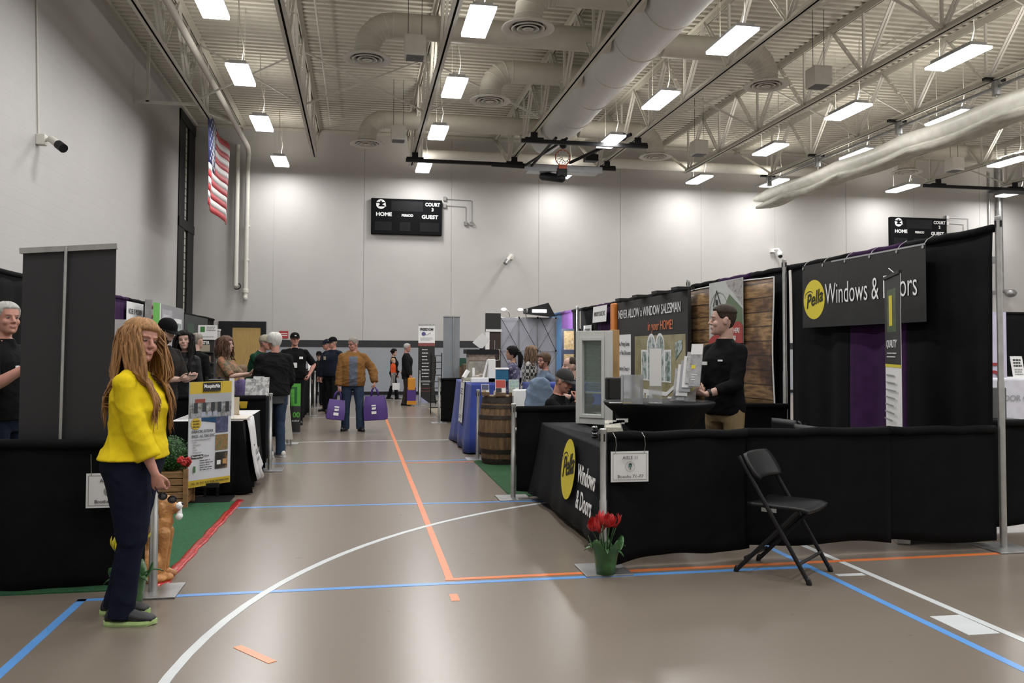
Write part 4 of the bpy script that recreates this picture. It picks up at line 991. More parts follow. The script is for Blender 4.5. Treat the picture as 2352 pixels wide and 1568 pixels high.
pole('short drape pole by the blue tablecloth and barrel', 1.60, 11.3, .93)
pole('short drape pole at the aisle below the grey banner back', 1.62, 17.1, .93)
pole('short drape pole left of the white lettered banner', 1.6, 22.35, .93)
# low front drape (panels each a width of cloth)
drape('low black front drape with the aisle sign, nearest the corner pole', (1.66, 5.49), (2.76, 5.605), .045, .905, seed=6, amp=.032, folds=4.5, lift=.03)
drape('middle low black front drape behind the folding chair', (2.735, 5.60), (3.87, 5.60), .075, .905, seed=7, folds=2.5, lift=.02)
drape('low black front drape beside the tall corner pole', (3.845, 5.60), (4.74, 5.59), .06, .905, seed=8, folds=2.8, lift=.025)
drape('low black drape right of the tall corner pole', (4.9, 6.15), (7.8, 6.2), .05, .90, seed=9, folds=3)
drape('low black divider drape behind the short aisle pole', (1.57, 8.32), (4.6, 8.45), .08, .90, seed=10, folds=5)
drape('low black divider drape below the grey banner back', (1.66, 17.15), (4.6, 17.2), .05, .90, seed=11)
# aisle sign hanging on the front drape
t = thing('aisle_sign', 'white AISLE 11 sign hanging on the front black drape', 'sign', (1.9, 5.46, .75))
p = at(1400, 1101, y=5.44); B = Board((1.675, 5.44, .592), (1, .01, 0), (0, 0, 1), .265, .205, .004, t, PAPER)
B.line([(.014,.014), (.251,.014), (.251,.191), (.014,.191), (.014,.014)], .0018, INK)
B.line([(.0325+.1*0+.1+.033*cos(a)-.0, .103+.033*sin(a)) for a in np.linspace(0, 2*pi, 30)], .002, GREY); B.rect(.120,.100,.145,.118, mat('lantern_teal', (.08,.16,.15), .6)).poly([(.116,.118), (.149,.118), (.1325,.128)], INK).line([(.1325,.1), (.1325,.082)], .005, INK)
B.text('AISLE 11', .1325, .163, .030, INK, width=.105, align='CENTER').text('Booths 71-77', .1325, .038, .028, INK, width=.18, align='CENTER'); B.done()
for a in (.03, .235): MB().tube([B.P(a, .19, .003), B.P(a+.004, .25, .012), B.P(a-.002, .30, .015), B.P(a-.01, .33, -.02)], .0018, 6).build('wire_hook', ALU, t, smooth=True)

# company banner
t = thing('vinyl_banner', 'long black vinyl banner with yellow disc and Windows & Doors lettering', 'banner', (4.68, 7.25, 2))
B = Board((4.66, 8.22, 1.73), (0, -1, 0), (0, 0, 1), 1.98, .66, .004, t, mat('black_vinyl', (.008,.0085,.009), .4, var=.3, vscale=3, bump=.3, bscale=5))
B.circ(.23, .29, .205, YELP); script_logo(B, .23, .29, .205)
B.text('Windows & Doors', .45, .32, .30, WHITEINK, width=1.42, bold=-.002)
B.rect(.56, .645, 1.98, .66, mat('grey_hem', (.3,.3,.31), .6)); B.done()
for a in (.02, .4, .8, 1.2, 1.6, 1.95):
    MB().tube([B.P(a, .64, .003), B.P(a+.01, .69, -.03), B.P(a, .73, -.10)], .003, 6).build('tie', ALU, t, smooth=True)
    MB().lathe([(.006, 0), (.014, .0), (.014, .004), (.006, .004)], n=12, M=frame(B.P(a, .63, .002), (0,-1,0), (0,0,1))).build('grommet', ALU, t)
# retractable banner seen edge-on
t = thing('retractable_banner', 'tall narrow white and black roll-up banner seen edge-on beside the company banner', 'banner', (4.4, 6.1, 0))
a, b = V((4.42, 6.45, 0)), V((4.13, 5.83, 0)); xd = (b-a).normalized()
W_ = (b-a).length; B = Board(a+V((0, 0, .09)), xd, (0, 0, 1), W_, 2.0, .003, t, WHITE)
B.rect(0, 1.28, W_, 2.0, INK).rect(0, 1.26, W_, 1.285, YELP).rect(.12, 1.55, .5, 1.9, mat('foliage_print', (.05,.08,.03), .5, var=.5, vscale=20)).rect(.2, 1.6, .34, 1.85, YELP)
B.text('QUALITY', .08, 1.45, .09, WHITEINK, width=.45).bars(.1, .55, 1.38, 2, WHITEINK, seed=3); B.bars(.08, .6, 1.20, 7, GREY, gap=.06, h=.014, seed=2)
B.poly([(.2,.55), (.36,.55), (.38,.72), (.28,.78), (.18,.72)], mat('bronze_print', (.30,.20,.06), .5)).poly([(.2,.55), (.28,.40), (.36,.55)], INK).bars(.08, .55, .36, 6, GREY, gap=.05, h=.012, seed=4); B.done()
MB().box((-.02, -.05, 0), (W_+.02, .05, .09), M=frame(a+V((0,0,0)), xd, V((0,0,1)).cross(xd))).build('base', ALU, t, bevel=.01)
MB().bar(a+V((0,0,2.1)), b+V((0,0,2.1)), .025, .025).build('top_rail', BLACKM, t); MB().tube([(a+b)/2+V((.03,-.02,.09)), (a+b)/2+V((.03,-.02,2.13))], .008, 8).tube([(a+b)/2+V((.03,-.02,2.1)), (a+b)/2+V((-.01,.03,2.16))], .006, 6).build('support_pole', ALU, t)
# wood plank backdrop
def plank_mat():
    m = mat('plank_print', (.2,.1,.04), .6); N, L, b = nodes(m); tc = N.new('ShaderNodeTexCoord'); sx = N.new('ShaderNodeSeparateXYZ'); cb = N.new('ShaderNodeCombineXYZ')
    L.new(tc.outputs['Object'], sx.inputs[0]); L.new(sx.outputs['Y'], cb.inputs[0]); L.new(sx.outputs['Z'], cb.inputs[1])
    br = N.new('ShaderNodeTexBrick'); br.inputs['Scale'].default_value = 1; br.inputs['Brick Width'].default_value = 9; br.inputs['Row Height'].default_value = .17; br.inputs['Mortar Size'].default_value = .006; br.offset = .4
    br.inputs['Color1'].default_value = (1,.95,.85,1); br.inputs['Color2'].default_value = (.55,.45,.4,1); br.inputs['Mortar'].default_value = (.08,.05,.04,1); L.new(cb.outputs[0], br.inputs['Vector'])
    mp = N.new('ShaderNodeMapping'); mp.inputs['Scale'].default_value = (1,1.2,9); L.new(tc.outputs['Object'], mp.inputs[0])
    nz = N.new('ShaderNodeTexNoise'); nz.inputs['Scale'].default_value = 3; nz.inputs['Detail'].default_value = 7; L.new(mp.outputs[0], nz.inputs[0])
    r = ramp(N, [(.25, (.055,.03,.018)), (.45, (.19,.115,.05)), (.62, (.36,.235,.115)), (.8, (.17,.09,.04))]); L.new(nz.outputs[0], r.inputs[0])
    n2 = N.new('ShaderNodeTexNoise'); n2.inputs['Scale'].default_value = 1.6; n2.inputs['Detail'].default_value = 5; L.new(tc.outputs['Object'], n2.inputs[0])
    r2 = ramp(N, [(.40, (.18,.08,.07)), (.52, (1,1,1))]); L.new(n2.outputs[0], r2.inputs[0])
    m1 = N.new('ShaderNodeMixRGB'); m1.blend_type = 'MULTIPLY'; m1.inputs[0].default_value = 1; L.new(r.outputs[0], m1.inputs[1]); L.new(br.outputs['Color'], m1.inputs[2])
    m2 = N.new('ShaderNodeMixRGB'); m2.blend_type = 'MULTIPLY'; m2.inputs[0].default_value = .85; L.new(m1.outputs[0], m2.inputs[1]); L.new(r2.outputs[0], m2.inputs[2]); L.new(m2.outputs[0], b.inputs['Base Color']); return m
t = thing('wood_backdrop', 'brown wood plank printed fabric backdrop with pale edging', 'backdrop', (4.66, 10.1, 1.6))
rings = [[V((4.63+.02*sin(y*5)+.012*sin(z*4+y*2), y, z+.02*sin(y*1.4))) for z in np.linspace(.78, 2.33, 10)] for y in np.linspace(11.35, 8.80, 34)]
MB().loft(rings, cap=False, closed=False).build('fabric', plank_mat(), t, smooth='all', solid=.004)
MB().tube([r[-1]+V((-.004,0,0)) for r in rings]+[rings[-1][-1]], .009, 6).build('top_edging', PAPER, t); MB().tube([p+V((-.004,0,0)) for p in rings[-1]], .008, 6).build('side_edging', PAPER, t); MB().tube([p+V((-.004,0,0)) for p in rings[0]], .008, 6).build('side_edging', PAPER, t)
t = thing('pinned_poster', 'grey and red poster with house logo pinned over the plank backdrop', 'poster', (4.6, 9.98, 1.7))
B = Board((4.585, 10.47, 1.58), (0, -1, 0), (0, 0, 1), 1.0, .80, .003, t, mat('poster_grey', (.42,.43,.42), .5))
B.poly([(.5,.79), (.99,.79), (.99,.45), (.75,.62), (.6,.7)], photo('marble_print', [(.08,.08,.08), (.35,.33,.32), (.12,.11,.11)], 14)).poly([(.3,.3), (.62,.62), (.99,.42), (.99,.2), (.5,.24)], mat('poster_green', (.10,.14,.08), .5))
B.line([(.30+.27*cos(a), .42+.24*sin(a)) for a in np.linspace(-.4, 3.6, 24)], .012, GREY).line([(.14,.48), (.25,.69), (.38,.48)], .02, INK).rect(.22,.50,.28,.57, INK)
B.poly([(0,0), (1,0), (1,.22), (.9,.27), (.75,.25), (.6,.27), (.45,.22), (.3,.14), (.12,.1), (0,.04)], mat('poster_red', (.30,.035,.03), .5)); B.text('OTA', .30, .40, .16, MATS['poster_red'], bold=.006).text('DEAL STARTS HERE', .30, .155, .085, WHITEINK, width=.62).text('-0688', .62, .06, .085, WHITEINK); B.done()
# window photo display wall
t = thing('display_wall', 'black display wall reading NEVER ALLOW a WINDOW SALESMAN with a window photo', 'display', (4.5, 12.5, 0))
WOODW = mat('pale_maple', (.33,.20,.08), .5, var=.2, stretch=(3,3,.6))
B = Board((4.45, 14.08, .2), (0, -1, 0), (0, 0, 1), 3.2, 2.12, .05, t, INK, 'wall_panel')
B.rect(.03, .05, .75, 1.56, PAPER).rect(.95, .05, 3.12, 1.52, photo('room_print', [(.12,.11,.04), (.22,.20,.10), (.30,.27,.16), (.16,.14,.07)], 1.2))
WG = photo('garden_print', [(.03,.06,.04), (.15,.2,.17), (.45,.5,.5), (.05,.09,.06)], 9)
for a, w in ((1.3,.22), (1.58,.32), (1.96,.32), (2.34,.22)):
    B.rect(a-.03, .82, a+w+.03, 1.38 if w > .3 else 1.30, PAPER).rect(a, .84, a+w, 1.35 if w > .3 else 1.27, WG)
    if w > .3: B.circ(a+w/2, 1.36, w/2+.03, PAPER).circ(a+w/2, 1.35, w/2, WG); B.rect(a+w/2-.012, .84, a+w/2+.012, 1.5, PAPER)
for a in (1.15, 1.5, 2.45): B.rect(a, .2, a+.28, .62, PAPER).rect(a+.03, .22, a+.25, .59, WG)
B.poly([(2.75,1.15), (3.0,1.3), (3.0,1.45), (2.75,1.4)], WG).poly([(.96,.75), (1.2,.68), (2.4,.68), (3.1,.95), (3.1,.9), (2.4,.62), (1.2,.62), (.96,.70)], PAPER)
B.text('NEVER ALLOW a WINDOW SALESMAN', .10, 1.90, .21, WHITEINK, width=2.85).text('in your HOME!', 1.6, 1.66, .20, ORL, width=1.05)
for s_, z in (('• No Pricing Games', 1.40), ('   or Fake Discounts', 1.25), ('• Factory Direct =', .98), ('   Lower Prices To You', .83), ('• Financing Available', .57), ('• No Pushy Salesman', .30), ('   In Your Home', .15)): B.text(s_, .07, z, .10, INK, width=.62)
B.done()
MB().box((4.39, 14.09, .2), (4.46, 14.31, 2.32)).build('end_strip', mat('display_orange', (.55,.17,.02), .5), t, bevel=.02); txt('E', (4.38, 14.23, 1.65), (0,-1,0), (0,0,1), .09, WHITEINK, t)
for y in (11.0, 11.8, 12.7, 13.6): MB().box((4.3, y-.12, 2.33), (4.55, y+.12, 2.37)).build('spotlight_arm', BLACKM, t)
for i, y in enumerate((10.98, 13.9)): MB().box((4.3, y-.03, 0), (4.6, y+.03, .2)).build('foot', BLACKM, t)
# booth number signs
def boothsign(lb, y, z, w, h, s_, x=4.66, tilt=.05):
    t = thing('booth_sign', lb, 'sign', (x, y, z)); B = Board((x, y, z), (0, -1, 0), (tilt, 0, 1), w, h, .004, t, PAPER); B.text(s_, w/2, h/2, h*.4, INK, width=w*.8, align='CENTER'); B.done()
boothsign('white booth name sign high on the purple drape behind the window sample', 16.4, 2.05, .95, .32, 'WINDOW SOURCE, INC')
boothsign('smaller white sign partly hidden above the window sample', 17.3, 1.82, .6, .2, 'AFFORDABLE', x=4.72, tilt=0)
for y, z, lb in ((18.3, 1.66, 'upper sepia photo frame hanging in front of the violet drape'), (18.3, 1.14, 'lower sepia photo frame hanging in front of the violet drape')):
    t = thing('photo_board', lb, 'picture', (4.55, y, z)); B = Board((4.5, y+.1, z-.2), (.9, -.45, 0), (0, 0, 1), .62, .52, .02, t, mat('navy_board', (.012,.018,.045), .5)); B.rect(.06,.05,.56,.47, photo('sepia_print', [(.12,.08,.03), (.30,.22,.11), (.18,.12,.05), (.35,.30,.22)], 9)); B.done()

# aisle-side table with printed black cloth
tb = tablecloth('black printed tablecloth with yellow disc along the aisle', 1.80, 2.15, 5.95, 8.15, .76, mat('black_tablecloth', (.005,.0055,.007), .75, var=.2, spec=.2), flare=.08, amp=.012, zb=.07, folds=7)
B = Board((1.690, 8.05, .10), (0, -1, 0), (.10, 0, 1), .01, .01, .001, tb, INK, 'print_backing')
B.circ(1.225, .39, .25, YELP, sx=.88); script_logo(B, 1.225, .41, .25, sx=.9, w=.016)
B.text('Windows', 1.56, .40, .20, WHITEINK, width=.50, bold=.003).text('& Doors', 1.58, .20, .20, WHITEINK, width=.44, bold=.003); B.done()
# cocktail table with stretch cover
t = thing('cocktail_table', 'high round cocktail table under a black stretch cover', 'table', (2.5, 6.75, 0))
rr = []
for z, r in ((.02,.26), (.08,.25), (.3,.19), (.55,.17), (.8,.25), (.95,.37), (1.02,.455), (1.045,.468), (1.052,.462), (1.052,.05)):
    rr.append([V((2.5+r*(1+(.12*abs(cos(2*a)) if z < .3 else 0)-(.05 if z < .95 else 0))*cos(a), 6.75+r*(1+(.12*abs(cos(2*a)) if z < .3 else 0))*sin(a), z)) for a in [2*pi*k/48 for k in range(48)]])
MB().loft(rr).build('stretch_cover', mat('stretch_fabric', (.006,.006,.007), .7, spec=.2), t, smooth='all')
MB().lathe([(.24,0), (.24,.02), (.04,.03)], (2.5,6.75,0), 24).build('base', BLACKM, t)
ACR = mat('clear_acrylic', (.8,.82,.84), .05, trans=.92, var=0, spec=.5)
T = lambda px, d, z=1.055: V((gnd(px, d).x, gnd(px, d).y, z))
# tiered brochure rack
t = thing('brochure_rack', 'tiered acrylic rack of grey window brochures on the cocktail table', 'rack', T(1565, 6.95)); o = T(1535, 7.05)
BRO = [photo('brochure_grey', [(.18,.18,.19), (.36,.36,.38), (.10,.10,.11)], 8), PAPER, mat('brochure_silver', (.30,.31,.33), .4), PAPER, photo('brochure_grey2', [(.22,.22,.23), (.42,.42,.42), (.15,.14,.14)], 10)]
for i in range(5):
    b0 = o+V((.04+.019*i, -.02*i, .01+.035*i)); up = V((.20, .15, .95)).normalized(); xd = V((.72, -.70, 0)).normalized(); up = (up-xd*up.dot(xd)).normalized(); nn = xd.cross(up)
    MB().poly([b0, b0+xd*.10, b0+xd*.10+up*.27, b0+up*.27], nn, .012).build('brochure', BRO[i], t)
    MB().poly([b0-nn*.006, b0-nn*.006+xd*.10, b0-nn*.006+xd*.10+up*.12, b0-nn*.006+up*.12], nn, .002).build('pocket', ACR, t)
B = Board(o+V((.125, -.12, .13)), (.72,-.70,0), (.16,.15,.95), .10, .36, .01, t, photo('brochure_front', [(.20,.20,.21), (.34,.34,.35), (.14,.14,.15)], 7), 'front_brochure'); B.rect(.015,.15,.05,.18, YELP).rect(.0,.27,.10,.36, PAPER); B.bars(.02,.08,.10,3,WHITEINK,gap=.02,h=.005); B.done()
MB().poly([o, o+V((.19,-.12,0)), o+V((.22,-.12,.3)), o+V((.08,-.02,.1))], (.5,.85,0), .004).build('side_panel', ACR, t); MB().poly([o+V((0,0,0)), o+V((.26,-.14,0)), o+V((.35,-.02,0)), o+V((.1,.12,0))], (0,0,1), .006).build('rack_base', ACR, t)
t = thing('sign_holder', 'tall clear acrylic holder with a blank white sheet, centre of the cocktail table', 'sign holder', T(1505, 6.75)); o = T(1490, 6.72)
B = Board(o+V((0,0,.01)), (1,-.25,0), (0,0,1), .105, .44, .003, t, ACR, 'acrylic_sheet'); B.rect(.006,.13,.10,.43, PAPER); B.done(); MB().poly([o, o+V((.105,-.026,0)), o+V((.13,.07,0)), o+V((.03,.1,0))], (0,0,1), .005).build('foot', ACR, t)
t = thing('acrylic_box', 'empty clear acrylic box left on the cocktail table', 'box', T(1455, 6.65)); o = T(1432, 6.62)
c = [o, o+V((.15,-.03,0)), o+V((.17,.09,0)), o+V((.02,.12,0))]
for i in range(4): MB().poly([c[i], c[(i+1) % 4], c[(i+1) % 4]+V((0,0,.23)), c[i]+V((0,0,.23))], (c[(i+1) % 4]-c[i]).cross(V((0,0,1))), .003).build('side_panel', ACR, t)
for k, (px, col, lb) in enumerate(((1400, (.6,.6,.6), 'white pen on the left rim of the cocktail table'), (1412, (.02,.02,.02), 'black pen on the left rim of the cocktail table'), (1426, (.6,.38,.02), 'yellow pen on the left rim of the cocktail table'))):
    q = T(px, 6.68, 1.062); tag(MB().cap(q, q+V((.09, -.02+.02*k, 0)), .005, .004, 8).build('pen', mat('pen_%d' % k, col, .3), None, smooth=True), lb, 'pen')
t = thing('black_box', 'square black box beside the window sample on the aisle table', 'box', (2.12, 7.3, .76)); q = at(1410, 900, d=7.45)
t.location = (q.x, q.y, 1.0); MB().box((q.x-.07, q.y-.05, 1.04), (q.x+.07, q.y+.05, 1.24)).build('shell', BLACKP, t, bevel=.012); MB().tube([(q.x, q.y, .775), (q.x, q.y, 1.04)], .012, 8).lathe([(.06,0), (.06,.012)], (q.x, q.y, .762), 16).build('stand', BLACKM, t)
MB().box((q.x-.055, q.y-.056, 1.055), (q.x+.055, q.y-.05, 1.225)).build('front_grille', mat('dark_grille', (.01,.01,.01), .8), t)
# brochure box on the aisle table, dark glass figurines beside it
t = thing('brochure_box', 'white speckled brochure box at the near end of the aisle table', 'box', (2.0, 6.3, .765)); o = V((1.93, 6.45, .765))
MB().add([o, o+V((.17,-.04,0)), o+V((.19,.06,0)), o+V((.02,.1,0)), o+V((.01,0,.10)), o+V((.13,-.03,.10)), o+V((.15,.06,.15)), o+V((.03,.09,.15))], [(0,1,5,4), (1,2,6,5), (2,3,7,6), (3,0,4,7), (4,5,6,7), (0,3,2,1)]).build('carton', mat('speckled_card', (.42,.40,.34), .5, var=.25, vscale=80), t)
for k in range(4):
    b0 = o+V((.02+.03*k, .03, .10+.012*k)); MB().box(b0, b0+V((.1,.004,.03))).build('leaflet', PAPER, t)
t = thing('clip_stack', 'small stack of black and chrome clips beside the brochure box', 'clips', (1.88, 6.55, .765))
for k in range(4): MB().ell((1.885, 6.56, .78+.025*k), (.03,.02,.014), 10, 6).build('clip', mat('chrome_clip', (.3,.3,.32), .15, metal=.9) if k % 2 else BLACKP, t, smooth='all')
# window sample
t = thing('window_sample', 'white framed sample window with half drawn blinds', 'window sample', (2.1, 7.9, .77))
a = at(1322, 965, d=8.15); b = at(1398, 965, d=7.95); a.z = b.z = .77; xd = (b-a).normalized(); nn = V((xd.y, -xd.x, 0)); w = (b-a).length
def fr(x0, z0, x1, z1, th0, th1, nm, m): 
    c = [a+xd*x0+V((0,0,z0)), a+xd*x1+V((0,0,z0)), a+xd*x1+V((0,0,z1)), a+xd*x0+V((0,0,z1))]; return MB().poly([q-nn*th0 for q in c], nn, th0+th1).build(nm, m, t, bevel=.004)
FR = mat('vinyl_frame', (.50,.51,.49), .4, var=.03); Hh = .90
for r in ((0,0,.045,Hh), (w-.045,0,w,Hh), (.045,0,w-.045,.06), (.045,Hh-.06,w-.045,Hh)): fr(*r, .09, .0, 'outer_frame', FR)
for r in ((.045,.06,.075,Hh-.06), (w-.075,.06,w-.045,Hh-.06), (.075,.06,w-.075,.095), (.075,Hh-.095,w-.075,Hh-.06)): fr(*r, .05, .012, 'sash', FR)
fr(.075, .095, w-.075, Hh-.095, .04, -.036, 'glass', mat('sample_glass', (.7,.8,.74), .03, trans=.93, var=.02)); bl = MB()
for k in range(30):
    z = Hh-.10-k*.0165; c = [a+xd*.078+V((0,0,z)), a+xd*(w-.078)+V((0,0,z))]; bl.poly([c[0]-nn*.06, c[1]-nn*.06, c[1]-nn*.055+V((0,0,.013)), c[0]-nn*.055+V((0,0,.013))], nn, .001)
bl.build('blinds', mat('blind_green', (.22,.30,.26), .5), t); fr(.078, Hh-.61, w-.078, Hh-.592, .062, -.054, 'bottom_rail', FR)
t = thing('wood_sample', 'pale maple door edge sample standing behind the window sample', 'door sample', (2.5, 8.3, 0)); q = at(1411, 860, d=8.5)
MB().box((q.x-.045, q.y-.03, .85), (q.x+.045, q.y+.03, 1.69)).build('slab', WOODW, t, bevel=.003); MB().box((q.x-.2, q.y-.1, 0), (q.x+.2, q.y+.15, .85)).build('pedestal', BLACKM, t)

# folding chairs
def folding_chair(lb, loc, rz, closed=False):
    t = thing('folding_chair', lb, 'chair', loc, rz, 'black folding chairs'); T_ = lambda p, q, r=.011, nm='leg': MB().tube([p, q], r, 10, flat=1.3).build(nm, BLACKM, t, smooth=True, local=True)
    g = .13 if closed else .36; w = .21
    for s in (-1, 1):
        f = T_((s*w, -.20 if not closed else -.05, .775), (s*w, .26 if not closed else .02, .012)); MB().cap((s*w, .255 if not closed else .02, .03), (s*w, .262 if not closed else .02, .006), .017, .018).build('rubber_foot', BLACKP, f, smooth=True, local=True)
        f = T_((s*(w-.02), .19 if not closed else .03, .45), (s*(w-.02), -.23 if not closed else -.03, .012)); MB().cap((s*(w-.02), -.225 if not closed else -.03, .03), (s*(w-.02), -.232 if not closed else -.03, .006), .016, .017).build('rubber_foot', BLACKP, f, smooth=True, local=True)
        if not closed: MB().box((s*w-.004-.01*s, -.05, .425), (s*w+.004-.01*s, .05, .45)).build('hinge_plate', STEEL, t, local=True)
    T_((-w, .20 if not closed else .0, .12), (w, .20 if not closed else .0, .12), .009, 'stretcher'); T_((-w+.02, -.17 if not closed else -.02, .10), (w-.02, -.17 if not closed else -.02, .10), .009, 'stretcher')
    if not closed: s_ = [[V((x, y, .455+.012*((x/.2)**2)-.004+(.0 if y < .2 else -.012*(y-.2)/.05))) for x in np.linspace(-.20, .20, 11)] for y in np.linspace(-.15, .25, 10)]
    else: s_ = [[V((x, .03+.01*(x/.2)**2, z)) for x in np.linspace(-.19, .19, 11)] for z in np.linspace(.42, .80, 8)]
    MB().loft(s_, cap=False, closed=False).build('seat', BLACKP, t, smooth='all', solid=.022, local=True, bevel=0)
    bk = []
    for k in range(9):
        v = k/8; z = .625+.165*v; y = (-.095-.105*v*1.0 if not closed else -.04); hw = .22*(1-.18*abs(2*v-1)**3); bk.append([V((x*hw/.22, y-.035+.035*(x/.22)**2+(.03), z)) for x in np.linspace(-.22, .22, 13)])
    MB().loft(bk, cap=False, closed=False).build('backrest', BLACKP, t, smooth='all', solid=.022, local=True); return t
folding_chair('black folding chair standing open in front of the low black drape', (2.80, 5.25, 0), RD(-138.7))
folding_chair('folded black chair leaning at the back of the booth, left one', at(1808, 900, d=8.4)*1 - V((0,0,at(1808, 900, d=8.4).z)) + V((0,0,0)), RD(100), True)
folding_chair('folded black chair leaning at the back of the booth, right one', (gnd(1860, 7.7).x, gnd(1860, 7.7).y, 0), RD(95), True)

# tulips in green foil
def tulip_pot(lb, x, y, fm, n, z0=.012, hgt=.2, seed=3):
    t = thing('potted_tulips', lb, 'flowers', (x, y, z0)); rs = random.Random(seed)
    FOIL = mat('green_foil', (.03,.10,.025), .35, spec=.6, var=.35, bump=.6, bscale=25); LEAF = mat('leaf_green', (.025,.085,.02), .45, var=.3)
    rr = []
    for z, r, w_ in ((0,.062,0), (.06,.068,.03), (.12,.078,.08), (.17,.092,.2), (.20,.11,.45)):
        rr.append([V((x+r*(1+w_*.28*sin(5*a+z*9))*cos(a), y+r*(1+w_*.28*sin(5*a+z*9))*sin(a), z0+z+w_*.09*sin(5*a+1))) for a in [2*pi*k/40 for k in range(40)]])
    MB().loft(rr, cap=False).add([], []).build('foil_wrap', FOIL, t, smooth='all', solid=.003)
    MB().lathe([(.055,0), (.065,.13), (.05,.13)], (x, y, z0), 20).build('pot', mat('soil', (.03,.02,.012), .9), t, smooth=True)
    for i in range(n):
        a = i*2.4+seed; r = .03+.055*((i*.37) % 1); top = V((x+r*1.25*cos(a), y+r*1.25*sin(a), z0+hgt+.06+.075*((i*.61) % 1))); b0 = V((x+r*.3*cos(a), y+r*.3*sin(a), z0+.12))
        s = MB().tube([b0, b0.lerp(top, .6)+V((0,0,.015)), top], .003, 6).build('stem', LEAF, t, smooth='all')
        pt = MB(); tilt = Matrix.Rotation(rs.uniform(-.5,.5), 3, 'X') @ Matrix.Rotation(rs.uniform(-.5,.5), 3, 'Y')
        for k in range(6):
            q = 2*pi*k/6+(.5 if k % 2 else 0); rows = []
            for j in range(6):
                v = j/5; zz = .088*v; rad = .036*sin(min(1, v*1.35)*pi*.62)+.004+(.012*v*v if k % 2 else 0); hw = .9*(1-v**2.2)*.62
                rows.append([top+tilt @ V((rad*cos(q+h*hw), rad*sin(q+h*hw), zz)) for h in (-1, -.5, 0, .5, 1)])
            pt.loft(rows, cap=False, closed=False)
        pt.build('flower_head', fm, t, smooth='all', solid=.0015)
    for i in range(6):
        a = i*1.05+.3; L_ = rs.uniform(.13,.2); rows = []
        for j in range(7):
            v = j/6; c = V((x+(.03+L_*.75*v)*cos(a), y+(.03+L_*.75*v)*sin(a), z0+.13+L_*.9*v-.13*v*v)); u = V((-sin(a), cos(a), 0)); hw = .018*sin(pi*min(.98, v*.9+.08)); rows.append([c-u*hw+V((0,0,.006)), c, c+u*hw+V((0,0,.006))])
        MB().loft(rows, cap=False, closed=False).build('leaf', LEAF, t, smooth='all', solid=.0015)
q = at(1393, 1322, z=0); tulip_pot('red tulips in green foil at the foot of the corner pole', q.x, q.y+.02, mat('tulip_red', (.38,.012,.012), .5, var=.3, vscale=30), 8)

# ---------------------------------------------------------------- barrel booth
GRASS = mat('green_carpet', (.012,.075,.022), .95, var=.35, vscale=60, bump=.8, bscale=300)
tag(MB().box((1.52, 8.36, 0), (4.7, 11.25, .008)).build('green_carpet', GRASS), 'bright green turf carpet under the wooden barrel', 'carpet')
t = thing('wooden_barrel', 'old wooden barrel with dark iron hoops beside the blue table', 'barrel', (1.86, 10.9, 0))
WOODB = mat('barrel_oak', (.13,.075,.035), .7, var=.45, vscale=5, stretch=(6,6,.8), bump=.5, bscale=30)
bc = V((1.86, 10.9, .01)); br_ = lambda z: .25+.055*sin(pi*z/.86)
rr = []
for z in np.linspace(0, .86, 14): rr.append([bc+V(((br_(z)+(.0 if k % 4 else -.006))*cos(2*pi*k/96), (br_(z)+(.0 if k % 4 else -.006))*sin(2*pi*k/96), z)) for k in range(96)])
MB().loft(rr).build('staves', WOODB, t, smooth=True)
IR = mat('rusty_iron', (.035,.026,.022), .6, metal=.5, var=.4, vscale=20)
for z, h_ in ((.0,.07), (.14,.055), (.36,.05), (.58,.05), (.72,.04), (.79,.07)):
    rg = [[bc+V(((br_(zz)+o_)*cos(2*pi*k/64), (br_(zz)+o_)*sin(2*pi*k/64), zz)) for k in range(64)] for zz, o_ in ((z,.001), (z,.007), (z+h_,.007), (z+h_,.001))]; MB().loft(rg, cap=False).build('hoop', IR, t, smooth=True)
MB().lathe([(.24,0), (.24,.012)], bc+V((0,0,.865)), 40).build('lid', WOODB, t)
def stand_leaf(lb, px, py, d, w, h, mats, z=.89, nm='brochure_holder'):
    q = at(px, py, d=d); t = thing(nm, lb, 'brochures', (q.x, q.y, z)); B = Board((q.x-w/2, q.y, z), (1,-.1,0), (.0,.22,1), w, h, .012, t, PAPER, 'leaflet_stack'); k = len(mats)
    B.rect(.005, h*.5, w-.005, h-.006, mats[0]).rect(.005, h*.2, w*.6, h*.48, mats[-1]); B.bars(.01, w-.01, h*.17, 3, GREY, gap=.012, h=.005); B.done(); MB().box((q.x-w/2, q.y-.035, z), (q.x+w/2, q.y+.03, z+.045)).build('holder', ACR if 'clear' in lb else WOODB, t)
stand_leaf('small leaflet card with dark photo on the barrel', 1115, 900, 10.9, .10, .15, [mat('dusk_print', (.05,.06,.12), .5), photo('warm_print', [(.2,.1,.03), (.4,.3,.2), (.05,.03,.02)], 25)])
stand_leaf('white leaflet stack with red disc in a wooden holder on the barrel', 1150, 905, 10.8, .135, .215, [mat('disc_red', (.35,.04,.03), .5), INK])
stand_leaf('white leaflet stack with green photo on the barrel', 1181, 905, 10.85, .13, .215, [photo('park_print', [(.05,.12,.04), (.3,.4,.35), (.1,.2,.3)], 20), photo('park_print2', [(.05,.12,.04), (.5,.5,.5)], 20)])
tag(MB().ell((1.77, 10.72, .905), (.05,.04,.03)).ell((1.81,10.70,.92), (.03,.03,.03)).ell((1.74,10.74,.92), (.02,.02,.04)).build('pine_cone_ornament', photo('shells', [(.1,.07,.05), (.45,.4,.33), (.2,.15,.1)], 60), None, smooth='all'), 'small shell ornament in front of the dark photo card on the barrel', 'ornament')

